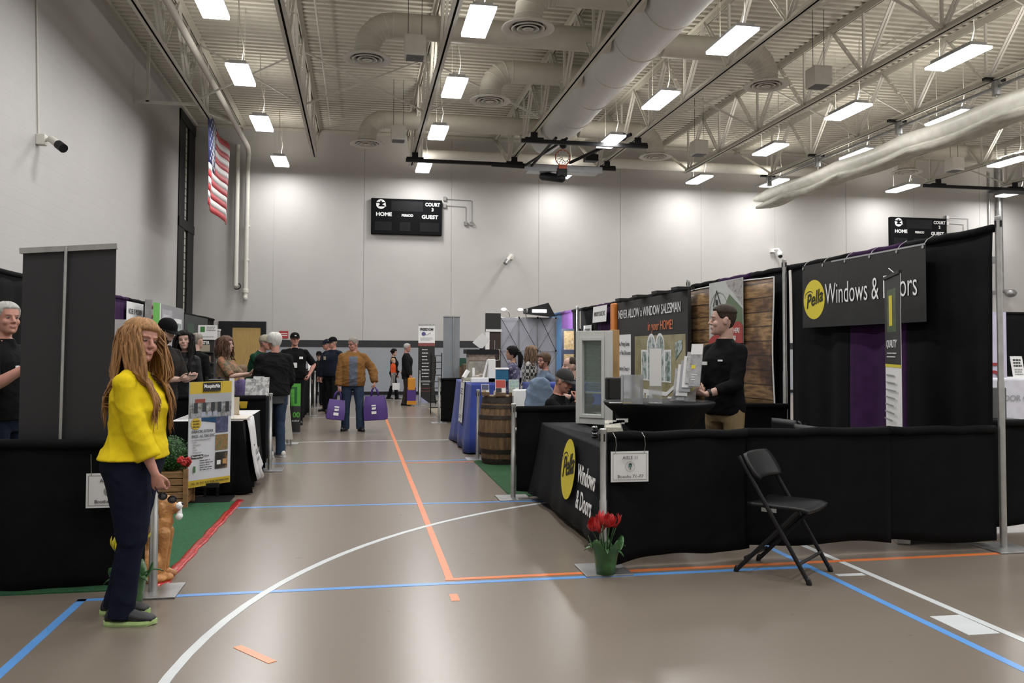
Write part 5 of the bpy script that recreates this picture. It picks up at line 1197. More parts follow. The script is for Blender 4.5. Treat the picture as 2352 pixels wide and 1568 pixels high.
# ---------------------------------------------------------------- blue table booth
BLUE = mat('royal_blue_cloth', (.012,.035,.24), .7, var=.15, sheen=.1)
tablecloth('royal blue tablecloth over the counter by the aisle', 1.60, 1.98, 11.95, 13.85, 1.0, BLUE, flare=.07, amp=.02, zb=.02, folds=8)
tablecloth('royal blue tablecloth over the side counter behind the barrel', 2.48, 3.6, 11.9, 12.6, 1.0, BLUE, flare=.03, amp=.015, zb=.02, folds=8)
t = thing('table_runner', 'white lettered runner hanging over the aisle side of the blue table', 'runner', (1.55, 12.2, .7))
B = Board((1.535, 13.0, .40), (0,-1,0), (.06,0,1), .42, .62, .004, t, PAPER); B.bars(.06, .36, .50, 3, GREY, gap=.035, h=.02).line([(.21,.18), (.21,.40)], .03, GREY).bars(.06, .36, .10, 2, GREY, gap=.03, h=.015); B.done()
MB().bar(B.P(0,-.01,.0), B.P(.42,-.01,.0), .02, .02).build('bottom_bar', ALU, t); MB().box((1.56, 12.58, 1.004), (1.97, 13.0, 1.008)).build('runner_top', PAPER, t)
TZ = 1.01
def onblue(px, d, z=TZ): q = gnd(px, d); return V((q.x, q.y, z))
q = onblue(1125, 12.3); t = thing('gutter_sample', 'white vinyl corner sample standing on the blue table', 'sample', q)
MB().box(q+V((-.03,-.05,0)), q+V((.08,.05,.34))).build('upright_profile', WHITE, t, bevel=.008); MB().box(q+V((-.28,-.05,0)), q+V((.08,.05,.07))).build('base_profile', WHITE, t, bevel=.008); MB().bar(q+V((-.10,0,.05)), q+V((-.03,0,.33)), .02, .06).build('brace_profile', WHITE, t)
q = onblue(1085, 12.9); t = thing('trim_sample', 'small beige siding sample on the far end of the blue table', 'sample', q)
MB().box(q+V((-.16,-.1,0)), q+V((.06,.08,.05))).build('base_block', mat('beige_vinyl', (.25,.24,.20), .5), t, bevel=.006); MB().box(q+V((-.06,0,.05)), q+V((.0,.05,.27))).build('upright', MATS['beige_vinyl'], t); MB().box(q+V((.0,.01,.05)), q+V((.04,.05,.20))).build('side_upright', WHITE, t); MB().bar(q+V((-.14,-.05,.05)), q+V((-.07,-.02,.16)), .05, .05).build('white_clip', WHITE, t)
q = onblue(1098, 12.6); tag(MB().ell(q+V((0,0,.05)), (.09,.05,.05)).ell(q+V((.05,.01,.09)), (.05,.04,.03)).build('stone_sample', photo('stone', [(.1,.06,.05), (.3,.25,.22), (.06,.04,.03)], 30), None, smooth='all'), 'rough brown stone sample on the blue table', 'sample')
q = onblue(1148, 12.7); t = thing('storage_bin', 'clear blue storage bin behind the white corner sample', 'bin', q); MB().box(q+V((-.1,-.08,0)), q+V((.12,.1,.18))).build('tub', mat('blue_plastic', (.03,.16,.30), .3, trans=.3), t, bevel=.01); MB().box(q+V((-.11,-.09,.18)), q+V((.13,.11,.205))).build('lid', WHITE, t, bevel=.005)
# pillar display with stone blocks further back
q = gnd(1102, 15.2); t = thing('stone_pillar_display', 'pale stone veneer pillar display with a dark cap behind the blue table', 'display', q)
MB().box(q+V((-.22,-.2,0)), q+V((.25,.2,1.42))).build('pillar', mat('veneer_panel', (.28,.26,.23), .7, var=.2, vscale=12), t); MB().box(q+V((-.22,-.21,1.3)), q+V((.25,-.2,1.42))).build('veneer_band', photo('veneer', [(.15,.1,.07), (.35,.3,.26)], 20), t); MB().box(q+V((-.27,-.25,1.42)), q+V((.30,.25,1.5))).build('cap', BLACKM, t)
for k, (px, d, w, h_, lb) in enumerate(((1058, 17.9, .5, .95, 'dark kitchen cabinet with green trim far behind the blue table'), (1075, 17.2, .22, 1.0, 'narrow tan framed mirror far behind the blue table'))):
    q = gnd(px, d); t = thing('display_cabinet', lb, 'cabinet', q); MB().box(q+V((-w/2,-.2,0)), q+V((w/2,.2,h_+.2))).build('carcass', mat('cab_brown', (.10,.065,.035), .6), t)
    if k == 0:
        MB().box(q+V((-w/2,-.21,1.15)), q+V((w/2,-.2,1.32))).build('green_header', mat('header_green', (.015,.07,.045), .5), t); MB().box(q+V((-w/2+.03,-.215,.4)), q+V((w/2-.03,-.2,.75))).build('door', mat('cab_tan', (.16,.10,.05), .6), t); MB().box(q+V((-w/2+.03,-.215,.78)), q+V((w/2-.03,-.2,1.12))).build('door', MATS['cab_tan'], t)
    else: MB().box(q+V((-w/2+.04,-.215,.3)), q+V((w/2-.04,-.2,1.1))).build('glass', BLACKP, t)
q = gnd(1109, 14.6); t = thing('paper_sign', 'tilted white square sign standing on the stone pillar', 'sign', q+V((0,0,1.5))); q2 = gnd(1108, 15.0)+V((0,0,1.5)); MB().poly([q2+V((-.18,0,.12)), q2+V((-.02,0,.0)), q2+V((.14,0,.16)), q2+V((0,0,.30))], (0,1,0), .01).build('card', PAPER, t); MB().box(q2+V((-.05,-.02,0)), q2+V((.05,.03,.02))).build('foot', BLACKP, t)
# door sample with black header
q = gnd(1132, 17.7); t = thing('door_display', 'white framed dark entry door sample under a black header', 'door sample', q)
MB().box(q+V((-.16,-.05,0)), q+V((-.08,.05,1.93))).build('side_jamb', WHITE, t); MB().box(q+V((-.16,-.05,1.93)), q+V((.16,.05,2.27))).build('header_panel', mat('header_black', (.012,.013,.012), .5), t); MB().box(q+V((-.16,-.06,1.88)), q+V((.18,.05,1.93))).build('head_jamb', WHITE, t)
dd = MB().box(q+V((-.08,-.03,0)), q+V((.16,.03,1.88))).build('door_slab', mat('dark_walnut', (.03,.018,.015), .4, var=.2), t); h = MB().tube([q+V((.05,-.03,1.48)), q+V((.06,-.08,1.5)), q+V((.13,-.08,1.5)), q+V((.14,-.07,1.42)), q+V((.13,-.08,1.28)), q+V((.06,-.08,1.27)), q+V((.05,-.03,1.28))], .009, 8).build('pull_handle', ALU, dd, smooth='all'); MB().box(q+V((.03,-.04,.9)), q+V((.04,-.03,1.7))).build('trim_strip', ALU, dd)
# pop-up frame display, seen from behind, with spotlights
t = thing('popup_display', 'pop-up display wall seen from behind with its scissor frame and spotlights', 'display', (3.6, 17.7, 0))
PX0, PX1, PY = 2.95, 4.2, 17.65; SCR = mat('display_back', (.36,.37,.43), .6, var=.04)
MB().box((PX0, PY, 0), (PX1, PY+.01, 2.2)).build('panel_skin', SCR, t)
for x in (PX0+.02, PX0+.42, PX0+.83, PX1-.02): MB().tube([(x, PY-.04, 0), (x, PY-.04, 2.2)], .010, 8).build('upright_rod', STEEL, t)
for z in (.05, .75, 1.48, 2.19): MB().tube([(PX0, PY-.05, z), (PX1, PY-.05, z)], .007, 6).build('cross_rod', STEEL, t)
for i, (xa, xb) in enumerate(((PX0+.42, PX0+.83), (PX0+.83, PX1-.02), (PX0+.02, PX0+.42))):
    for za, zb in ((.75, 1.48), (1.48, 2.19), (.05, .75)):
        MB().tube([(xa, PY-.06, za), (xb, PY-.3 if i == 1 else PY-.06, zb)], .006, 6).build('scissor_rod', STEEL, t); MB().tube([(xb, PY-.06, za), (xa, PY-.3 if i == 1 else PY-.06, zb)], .006, 6).build('scissor_rod', BLACKM, t)
for x in (PX0+.42, PX0+.83, PX1-.02):
    for z in (1.48, 2.19): MB().ell((x, PY-.06, z), .022, 10, 6).build('hub', BLACKP, t, smooth='all')
t2 = thing('light_box', 'black boxed flood light on top of the pop-up display', 'light', (3.75, 17.6, 2.25))
MB().add([V(p) for p in ((3.50,17.3,2.28), (4.1,17.3,2.22), (4.1,17.8,2.22), (3.50,17.8,2.28), (3.50,17.3,2.38), (3.95,17.3,2.50), (4.1,17.8,2.42), (3.50,17.8,2.38))], [(0,1,5,4), (1,2,6,5), (2,3,7,6), (3,0,4,7), (4,5,6,7), (0,3,2,1)]).build('housing', BLACKM, t2)
GLOW = mat('spot_lens', (1,.97,.92), .4, emit=14, var=0); MB().box((3.6, 17.28, 2.29), (3.9, 17.3, 2.35)).build('glowing_slot', GLOW, t2)
for x, z, lb in ((3.02, 2.36, 'left small glowing spotlight above the pop-up display'), (3.38, 2.36, 'right small glowing spotlight above the pop-up display')):
    t2 = thing('spotlight', lb, 'light', (x, 17.6, z)); MB().ell((x, 17.5, z), (.055,.07,.028), 14, 8).build('lamp_head', GLOW, t2, smooth='all'); MB().tube([(x+.05, 17.55, z), (x+.12, 17.6, z-.04), (x+.15, 17.6, 2.2)], .008, 6).build('arm', ALU, t2, smooth='all')
    ld = bpy.data.lights.new('spot_glow', 'SPOT'); ld.energy = 60; ld.spot_size = 1.5; ld.shadow_soft_size = .04; lo = bpy.data.objects.new('spot_glow', ld); COL.objects.link(lo); lo.parent = t2; lo.location = (.05, .25, -.02); lo.rotation_euler = (RD(50), 0, RD(-60))
ld = bpy.data.lights.new('flood_glow', 'SPOT'); ld.energy = 90; ld.spot_size = 1.9; ld.shadow_soft_size = .06; lo = bpy.data.objects.new('flood_glow', ld); COL.objects.link(lo); lo.location = (3.9, 18.05, 2.3); lo.rotation_euler = (RD(60), 0, RD(-80))
# grey roll-up banner back, lettered banner, counters
t = thing('retractable_banner', 'grey back of a tall roll-up banner with centre pole, right of the aisle', 'banner', (1.88, 17.3, 0))
MB().box((1.72, 17.33, .06), (2.06, 17.335, 2.18)).build('graphic_panel', mat('banner_back_grey', (.20,.22,.24), .3, var=.08, vscale=2), t); MB().box((1.70, 17.28, 0), (2.08, 17.4, .07)).build('base', ALU, t); MB().tube([(1.925, 17.31, .05), (1.925, 17.31, 2.19)], .009, 8).build('support_pole', ALU, t); MB().bar((1.71, 17.33, 2.19), (2.07, 17.33, 2.19), .03, .025).build('top_rail', ALU, t)
a = at(958, 932, z=0); t = thing('retractable_banner', 'white and black FREEDOM roll-up banner at the far end of the aisle', 'banner', a)
B = Board(a+V((.02,0,.08)), (1,-.15,0), (0,0,1), .44, 2.08, .004, t, WHITE); B.rect(0,0,.44,1.52,INK).rect(0,1.52,.44,1.60, mat('grad_red', (.22,.06,.05), .5)).rect(.05,1.70,.40,1.71,GREY)
B.text('FREEDOM', .22, 1.96, .09, INK, width=.35, align='CENTER', bold=.004).circ(.14,1.84,.055, mat('globe_violet', (.08,.07,.22), .5)).line([(.12,1.80), (.24,1.82), (.33,1.87)], .015, GREY).bars(.06,.38,1.74,3,GREY,gap=.03,h=.008)
for z in (1.43,1.34,1.25,1.16,1.07,.98,.89,.80,.71): B.bars(.10,.30,z,1,WHITEINK,h=.02,seed=int(z*100))
B.rect(.08,.55,.36,.60,GREY).rect(.12,.48,.30,.52,GREY); B.bars(.04,.40,.40,1,MATS['grad_red'],h=.015).bars(.1,.34,.32,1,MATS['grad_red'],h=.015); B.poly([(0,0), (.3,0), (0,.22)], mat('swoosh', (.30,.31,.45), .5)); B.done()
MB().box(a+V((0,-.06,0)), a+V((.47,.06,.08)), M=None).build('base', ALU, t); MB().bar(a+V((.01,0,2.17)), a+V((.46,-.06,2.17)), .03,.03).build('top_rail', ALU, t)
tag(MB().box((1.75, 17.6, 0), (4.7, 21.5, .006)).build('beige_carpet', mat('beige_carpet', (.22,.19,.14), .95, var=.1, bump=.5, bscale=200)), 'beige carpet beside the white lettered banner', 'carpet')
q = gnd(1000, 19.5); t = thing('wire_rack', 'tall black wire display rack beside the lettered banner', 'rack', q)
for dx in (-.1, .15): MB().tube([q+V((dx,0,0)), q+V((dx,0,1.42))], .012, 6).build('upright', BLACKM, t)
for k in range(9): MB().box(q+V((-.1,-.1,.15+.15*k)), q+V((.15,.02,.165+.15*k))).build('shelf', BLACKM, t)
# far right glimpse beyond the tall pole
drape('black and purple back drape far right beyond the tall pole', (11.0, 17.2), (15.5, 17.2), .03, 2.42, segs=[(0, .35, PURPLE), (.35, 1, BLACKCLOTH)], seed=20)
tb2 = tablecloth('white counter cloth at the far right edge beyond the tall pole', 9.9, 12.0, 12.2, 12.9, 1.04, mat('white_cloth', (.50,.50,.56), .7), flare=.01, amp=.004, zb=.03); txt('FLOOR COVERINGS', (10.35, 12.17, .72), (1,0,0), (0,0,1), .14, GREY, tb2, width=1.3)
t = thing('retractable_banner', 'white roll-up banner with a pool table photo, far right', 'banner', (10.6, 13.5, 0)); B = Board((10.25, 13.6, .05), (1,0,0), (0,0,1), 1.12, 2.05, .01, t, WHITE)
B.text('FLOOR COVERINGS', .55, 1.85, .09, GREY, width=.9, align='CENTER').text('your showroom in Fridley', .56, 1.65, .09, GREY, width=.9, align='CENTER').rect(.02,.98,.86,1.52, photo('pool_print', [(.12,.05,.03), (.30,.12,.04), (.05,.2,.2), (.35,.28,.2)], 2.5)).poly([(.45,1.35), (.86,1.28), (.86,1.12)], mat('felt_teal', (.03,.18,.17), .6)).rect(.02,.90,.86,1.0,INK).text('BAR', .6, .95, .06, WHITEINK).rect(.02,.05,.86,.82, photo('grey_print2', [(.1,.1,.09), (.35,.34,.32), (.2,.19,.17)], 5)); B.done()
MB().box((10.2, 13.5, 0), (11.4, 13.7, .06)).build('base', ALU, t)
t = thing('upright_banner', 'white banner with red sideways letters at the right edge', 'banner', (12.2, 15, 0)); B = Board((11.9, 14.8, .1), (1,0,0), (0,0,1), .95, 2.2, .01, t, mat('lilac_white', (.45,.43,.55), .6)); txt('COT', (12.55, 14.78, .55), (0,0,1), (-1,0,0), .38, mat('letter_red', (.25,.02,.03), .5), t, bold=.01); txt('CONSTRUCTION', (12.22, 14.78, .35), (0,0,1), (-1,0,0), .12, GREY, t); B.done(); MB().box((11.9, 14.7, 0), (12.85, 14.95, .1)).build('base', ALU, t)
t = thing('poster', 'red and white poster high on the far right drape', 'poster', (11.6, 17.1, 2)); B = Board((11.7, 17.14, 1.5), (1,0,0), (0,0,1), 1.1, .85, .01, t, WHITE); B.rect(0,.05,1.1,.5, mat('letter_red', (.25,.02,.03), .5)); B.text('signs', .5, .3, .25, WHITEINK); B.done()
t = thing('leaflet_stand', 'small white leaflet stand on the far right white counter', 'stand', (10.9, 12.3, 1.04)); B = Board((10.86, 12.35, 1.045), (1,0,0), (0,.2,1), .22, .38, .02, t, PAPER); B.bars(.03,.19,.33,3,INK,gap=.05,h=.03).bars(.03,.19,.16,3,GREY,gap=.04,h=.02); B.done(); MB().box((10.8,12.3,1.04), (11.1,12.45,1.07)).build('base', WHITE, t)
t = thing('laptop_case', 'dark grey case with round clasp on the low drape at far right', 'case', (9.1, 10.6, .8)); MB().box((8.8, 10.9, .5), (9.45, 11.0, .96)).build('case_body', mat('case_grey', (.06,.065,.065), .5), t, bevel=.01); MB().lathe([(.03,0), (.03,.01)], n=14, M=frame((9.1, 10.9, .6), (1,0,0), (0,0,1))).build('clasp', BLACKP, t); MB().box((8.7, 10.8, 0), (9.6, 11.2, .5)).build('crate', BLACKM, t)
t = thing('wire_rack', 'black wire literature rack at the right edge of the picture', 'rack', (11.2, 12.6, 1.04)); MB().tube([(11.32, 12.5, 1.05), (11.32, 12.5, 1.85), (11.4, 12.5, 1.95), (11.7, 12.5, 1.95), (11.75, 12.5, 1.85), (11.75, 12.5, 1.05)], .018, 8).build('hoop_frame', BLACKM, t, smooth=True)
for k in range(4): MB().box((11.32, 12.42, 1.2+.18*k), (11.75, 12.52, 1.22+.18*k)).build('shelf', BLACKM, t)
# ================================================================ LEFT ROW
drape('low black front drape at the near left corner', (-4.2, 5.56), (-1.3, 5.6), .0, .90, seed=30, folds=4.5, amp=.035, lift=.015)
drape('low black drape crossing in front of the near left booth floor', (-2.6, 5.66), (-2.1, 5.66), .0, .05, seed=31, rail=False) if False else None
pole('short aluminium corner pole behind the woman in yellow', -1.215, 5.43, .93)
pole('short drape pole at the aisle end of the white topped table', -1.06, 10.65, .93)
pole('short drape pole behind the man in the dark jacket', -1.08, 13.6, .93)
pole('short drape pole right of the black capped man', -1.07, 19.3, .93)
pole('second short drape pole right of the black capped man', -1.1, 21.9, .93)
pole('farthest short drape pole on the left of the aisle', -1.1, 24.6, .93)
drape('tall black and purple back drape of the left row, nearest part', (-4.25, 9.0), (-4.25, 15.0), .03, 2.42, segs=[(0, .55, BLACKCLOTH), (.55, .8, PURPLE), (.8, 1, BLACKCLOTH)], seed=32)
drape('tall black and purple back drape behind the white sample cupboard', (-4.25, 15.05), (-4.25, 18.1), .03, 2.42, segs=[(0, .18, BLACKCLOTH), (.18, .5, PURPLE), (.5, 1, BLACKCLOTH)], seed=33)
drape('tall black back drape behind the register shelf at far left', (-4.25, 18.15), (-4.25, 26.0), .03, 2.38, seed=34)
tag(MB().add([V(p) for p in ((-4.2,5.5,0), (-1.22,5.5,0), (-1.14,8.5,0), (-4.2,8.5,0), (-4.2,5.5,.008), (-1.22,5.5,.008), (-1.14,8.5,.008), (-4.2,8.5,.008))], [(0,1,5,4), (1,2,6,5), (2,3,7,6), (3,0,4,7), (4,5,6,7), (0,3,2,1)]).build('green_carpet', mat('dark_green_carpet', (.012,.085,.03), .95, var=.25, vscale=50, bump=.6, bscale=300)), 'dark green carpet with red taped edge on the left', 'carpet')
rt = []
for k in range(25):
    v = k/24; c = V((-1.20+.075*v+.004*sin(k*1.3), 5.52+3.05*v, 0)); w = .035+.006*sin(k*2.1); rt.append([c+V((-w,0,.009)), c+V((-w*.5,0,.014)), c+V((0,0,.012)), c+V((w*.6,0,.010)), c+V((w,0,.001))])
tag(MB().loft(rt, cap=False, closed=False).build('red_tape', mat('red_tape', (.36,.02,.02), .25, var=.3, vscale=15, bump=.3, bscale=40, coat=.3), None, smooth='all', solid=.002), 'long shiny red tape strip along the dark green carpet edge', 'tape')
# sign on the left front drape
t = thing('aisle_sign', 'white booth sign on the left drape, mostly hidden behind the woman', 'sign', (-1.5, 5.52, .7)); B = Board((-1.635, 5.535, .50), (1,0,0), (0,0,1), .265, .21, .004, t, PAPER)
B.line([(.014,.014), (.251,.014), (.251,.196), (.014,.196), (.014,.014)], .0018, INK); B.text('AISLE 10', .1325, .165, .030, INK, width=.105, align='CENTER').text('Booths', .05, .038, .028, INK, width=.08).circ(.1325, .10, .03, GREY); B.done(); MB().tube([B.P(.03,.2,.003), B.P(.03,.33,.02)], .0018, 6).build('wire_hook', ALU, t); MB().tube([B.P(.235,.2,.003), B.P(.235,.33,.02)], .0018, 6).build('wire_hook', ALU, t)
# the two dark banner backs
for x0, x1, ya, yb, z0, z1, lb in ((-2.085, -1.80, 5.72, 5.70, 2.085, 2.115, 'tall dark grey roll-up banner back at the left, with centre support pole'),):
    t = thing('retractable_banner', lb, 'banner', (-1.8, 5.72, 0)); a, b = V((-2.10, 5.75, 0)), V((-1.535, 5.70, 0)); xd = (b-a).normalized(); DB = mat('banner_back_dark', (.018,.018,.020), .5, var=.08, vscale=1.5)
    MB().poly([a+V((0,0,.08)), b+V((0,0,.08)), b+V((0,0,2.12)), a+V((0,0,2.08))], (0,1,0), .004).build('graphic_panel', DB, t)
    MB().bar(a+V((-.012,-.01,2.09)), b+V((.012,-.01,2.13)), .03, .035).build('top_rail', ALU, t); MB().tube([a.lerp(b,.475)+V((-.01,-.045,.05)), a.lerp(b,.475)+V((.0,-.03,2.12))], .0095, 10).build('support_pole', ALU, t)
    MB().box((-2.12, 5.68, 0), (-1.52, 5.80, .08)).build('base', ALU, t, bevel=.01); MB().bar((-1.95, 5.63, .02), (-1.68, 5.85, .02), .05, .015).build('foot', ALU, t)
# dog statue with bone
t = thing('dog_statue', 'golden sitting dog statue holding a white bone, behind the woman', 'statue', (-1.27, 5.68, 0)); DG = mat('dog_gold', (.38,.17,.05), .55, var=.25, vscale=14, bump=.7, bscale=35)
m = MB(); X, Y = -1.255, 5.72
m.ell((X-.09, Y, .17), (.13,.11,.16), 16, 10).cap((X-.05,Y,.22), (X+.02,Y,.37), .095, .075, 16).cap((X+.01,Y,.33), (X+.035,Y,.45), .07, .06, 14).ell((X+.045,Y,.475), (.062,.058,.062), 14, 10).cap((X+.07,Y,.465), (X+.115,Y,.452), .036, .028, 12).ell((X+.085,Y,.43), (.035,.022,.014))
for s in (-1, 1):
    m.cap((X+.045,Y+s*.05,.30), (X+.04,Y+s*.05,.16), .044, .030, 12).cap((X+.04,Y+s*.05,.16), (X+.035,Y+s*.05,.045), .029, .024, 12).ell((X+.065,Y+s*.05,.028), (.048,.034,.027))
    m.ell((X-.05,Y+s*.09,.11), (.10,.05,.10)).ell((X-.01,Y+s*.10,.03), (.09,.04,.03)); m.ell((X+.025,Y+s*.062,.45), (.028,.015,.05))
m.tube([(X-.2,Y,.05), (X-.27,Y+.03,.04), (X-.32,Y+.08,.05)], [.03,.025,.012], 10)
remesh('body', m, .006, DG, t, it=2, wr=.0015, wf=40, world=True)
bn = MB().cap((X+.125,Y,.45), (X+.128,Y,.415), .018, .018)
for z in (.468, .40):
    for s in (-1, 1): bn.ell((X+.127, Y+s*.014, z), .022, 12, 8)
bn2 = remesh('bone', bn, .004, WHITE, None, it=3); tag(bn2, 'white bone in the mouth of the golden dog statue', 'bone')
MB().ell((X+.142, Y, .478), (.012,.014,.010)).build('nose', BLACKP, t, smooth='all'); 
for s in (-1, 1): MB().ell((X+.088, Y+s*.032, .497), .008).build('eye', BLACKP, t, smooth='all')
# yellow tulips by the woman's legs
tulip_pot('yellow tulips in a green wrap behind the legs of the woman in yellow', -1.28, 5.18, mat('tulip_yellow', (.62,.55,.04), .5, var=.15), 5, z0=.0, hgt=.25, seed=5)
# planter with boxwood ball
t = thing('potted_boxwood', 'slatted wooden planter with a round boxwood ball', 'plant', (-1.83, 8.35, 0)); PW = mat('cedar_wood', (.25,.13,.055), .6, var=.3, stretch=(2,2,9)); q = gnd(398, 7.95); X, Y = q.x, q.y
for k in range(5): MB().box((X-.17, Y-.17, .03+.062*k), (X+.17, Y+.17, .085+.062*k)).build('slat_course', PW, t, bevel=.004)
for a in (-.165, .165):
    for b in (-.165, .165): MB().box((X+a-.02, Y+b-.02, 0), (X+a+.02, Y+b+.02, .36)).build('corner_post', PW, t)
MB().box((X-.15, Y-.15, .28), (X+.15, Y+.15, .33)).build('soil', mat('soil', (.03,.02,.012), .9), t)
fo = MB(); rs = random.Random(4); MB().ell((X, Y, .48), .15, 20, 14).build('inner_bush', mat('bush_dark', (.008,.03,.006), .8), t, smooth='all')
for k in range(2600):
    d = V((rs.gauss(0,1), rs.gauss(0,1), rs.gauss(0,1))).normalized(); c = V((X, Y, .48))+d*rs.uniform(.135,.185); u, w = perp((d+V((rs.uniform(-.6,.6), rs.uniform(-.6,.6), rs.uniform(-.6,.6)))).normalized()); s_ = rs.uniform(.007,.012)
    fo.add([c-u*s_, c-w*s_*.6, c+u*s_, c+w*s_*.6], [(0,1,2,3)])
fo.build('foliage', mat('boxwood_leaf', (.025,.10,.015), .5, var=.5, vscale=30), t)
t = thing('red_flowers', 'small cluster of red silk flowers in front of the boxwood ball', 'flowers', (X+.16, Y-.15, .36)); RF = mat('tulip_red', (.38,.012,.012), .5)
for k in range(7):
    c = V((X+.15+.04*cos(k*2.4), Y-.17+.03*sin(k*2.4), .43+.025*sin(k*1.7)))
    f = MB()
    for j in range(5): f.ell(c+V((.014*cos(j*1.26), -.004, .014*sin(j*1.26))), (.016,.010,.016), 8, 5)
    f.build('flower_head', RF, t, smooth='all'); MB().tube([c, V((X+.13, Y-.12, .30))], .003, 5).build('stem', MATS['leaf_green'], t)
# poster on easel
t = thing('poster_stand', 'yellow and white MosquitoNix poster on a black stand', 'sign', (-1.4, 8.1, 0)); a = at(431, 1118, d=7.85); b = at(528, 1103, d=8.25); a.z = b.z = .17; xd = (b-a).normalized(); w = (b-a).length; h = .995; B = Board(a, xd, (0,.02,1), w, h, .012, t, mat('poster_white', (.50,.51,.54), .5, var=.02), 'poster')
GOLD = mat('poster_gold', (.48,.34,.03), .5, var=.03); u_ = w/.5; R_ = lambda a_, b_, c_, d_, m_: B.rect(a_*w, b_*h, c_*w, d_*h, m_)
R_(0,0,1,.065,GOLD); R_(0,.885,1,1,GOLD); R_(0,.655,1,.885, photo('patio_print', [(.05,.055,.06), (.30,.31,.33), (.10,.10,.09), (.38,.38,.40)], 9)); R_(0,.80,1,.885, mat('porch_print', (.33,.34,.36), .5)); R_(.12,.80,.36,.835, mat('red_awning', (.22,.05,.03), .5))
for x in (.10,.30,.50,.66,.85): R_(x,.70,x+.09,.80, mat('porch_window', (.03,.035,.04), .4))
for x in (.27,.42,.55): R_(x,.665,x+.10,.71, mat('lounge_print', (.30,.32,.40), .5))
B.poly([(.28*w,.625*h), (.62*w,.60*h), (.62*w,.655*h), (.28*w,.655*h)], mat('pool_blue', (.01,.05,.12), .4)); R_(.62,.50,.92,.655, photo('dusk_print2', [(.01,.015,.04), (.05,.06,.12), (.25,.22,.35)], 5)); R_(.62,.33,.92,.48, photo('party_print', [(.02,.02,.015), (.25,.14,.05), (.08,.10,.05), (.4,.3,.15)], 22)); R_(.62,.15,.92,.31, photo('night_print', [(.01,.01,.01), (.02,.02,.015), (.25,.16,.08)], 8))
R_(.66,.19,.75,.23, PAPER); R_(.80,.19,.90,.24, mat('lit_house', (.40,.22,.08), .5))
pts = []
for k in range(28): r_ = .125 if k % 2 else .105; pts.append((.15*w+r_*w*cos(2*pi*k/28), .60*h+r_*w*sin(2*pi*k/28)))
B.poly(pts, GOLD); R_(.30,.91,.72,.99,INK)
B.text('MosquitoNix', .51*w, .955*h, .05, WHITEINK, width=.38*w, align='CENTER', bold=.001).text('PROTECTING OUTDOOR LIFESTYLES', .5*w, .902*h, .02, INK, width=.42*w, align='CENTER').text('ENHANCING OUTDOOR', .05*w, .525*h, .04, INK, width=.50*w).text('SPACES - ALL YEAR LONG', .05*w, .48*h, .04, INK, width=.54*w)
for k, s_ in enumerate(('ASK ABOUT', 'OUR EVENT', 'SPECIAL!')): B.text(s_, .15*w, (.625-.027*k)*h, .02, INK, width=.15*w, align='CENTER')
B.text('our automated misting systems control', .05*w, .448*h, .018, GREY, width=.45*w)
for k, s_ in enumerate(('Ticks', 'Mosquitoes', 'Flies', 'Gnats', 'No-see-ums')): B.text('• '+s_, .07*w, (.425-.024*k)*h, .018, GREY)
R_(.05,.27,.33,.305,INK); B.text('MosquitoNix', .06*w, .287*h, .028, WHITEINK, width=.26*w).text('Elves', .35*w, .29*h, .028, INK)
for k in range(5): B.bars(.25*w, .57*w, (.25-.022*k)*h, 1, INK, h=.006, seed=k)
R_(.10,.14,.15,.20, mat('plain_green', (.05,.12,.05), .5)); B.text('CALL OR TEXT FOR MORE INFORMATION', .04*w, .035*h, .03, INK, width=.90*w); B.done()
c = (a+b)/2; q = gnd(490, 8.36)
MB().box((q.x-.22, q.y-.3, 0), (q.x+.22, q.y+.06, .012)).build('base_plate', BLACKM, t); 
for s in (-.06, .06): MB().box((q.x+s-.012, q.y-.0, .01), (q.x+s+.012, q.y+.02, 1.2)).build('upright', BLACKM, t)
MB().box((c.x-.05, c.y+.11, 1.08), (c.x+.09, q.y+.01, 1.18)).build('top_clip', BLACKM, t); MB().box((c.x-.09, c.y-.03, .15), (c.x+.09, c.y+.02, .19)).build('bottom_clip', BLACKM, t)
# white topped table with runner
tb3 = tablecloth('black skirted table with white top cloth beside the aisle', -1.85, -1.17, 8.95, 10.45, .74, BLACKCLOTH, flare=.05, amp=.025, zb=.02, folds=16)
t = thing('table_runner', 'white runner with outlined logo draping over the aisle side', 'runner', (-1.15, 9.5, .75)); R2 = mat('runner_white', (.52,.52,.53), .75, var=.03)
rows = []
for i in range(9):
    y = 9.15+.55*i/8; rows.append([V((-1.84, y, .752)), V((-1.5, y, .753)), V((-1.17, y, .752)), V((-1.145, y, .735)), V((-1.12+.012*sin(i*1.5), y+.01, .6)), V((-1.09+.02*sin(i*1.5), y-.02, .4)), V((-1.06+.025*sin(i*1.7), y+.02, .2)), V((-1.04+.03*sin(i*1.4), y+.05, .10+.03*sin(i)))])
MB().loft(rows, cap=False, closed=False).build('cloth', R2, t, smooth='all', solid=.004)
MB().box((-1.86, 8.94, .746), (-1.16, 10.46, .7505)).build('top_cloth', R2, t)
def onrun(y, z): return V((-1.168-(-.10)*((.75-z)/.65)+.012, y, z))
lg = MB()
for p, q in (((9.22,.27), (9.28,.44)), ((9.28,.44), (9.62,.47)), ((9.22,.27), (9.45,.25))): lg.bar(onrun(*p)+V((.012,0,0)), onrun(*q)+V((.012,0,0)), .006, .008, up=(1,0,0))
lg.build('outline_logo', INK, t); txt('TEGAN', onrun(9.30,.38)+V((.03,0,0)), (0,1,0), (0,0,1), .09, GREY, t, width=.28); txt('SUITE', onrun(9.30,.30)+V((.03,0,0)), (0,1,0), (0,0,1), .06, GREY, t, width=.2)
t = thing('succulent_pot', 'small yellow pot with a succulent on the white topped table', 'plant', (-1.45, 10.1, .755)); q = at(560, 945, d=10.3); q.z = .755
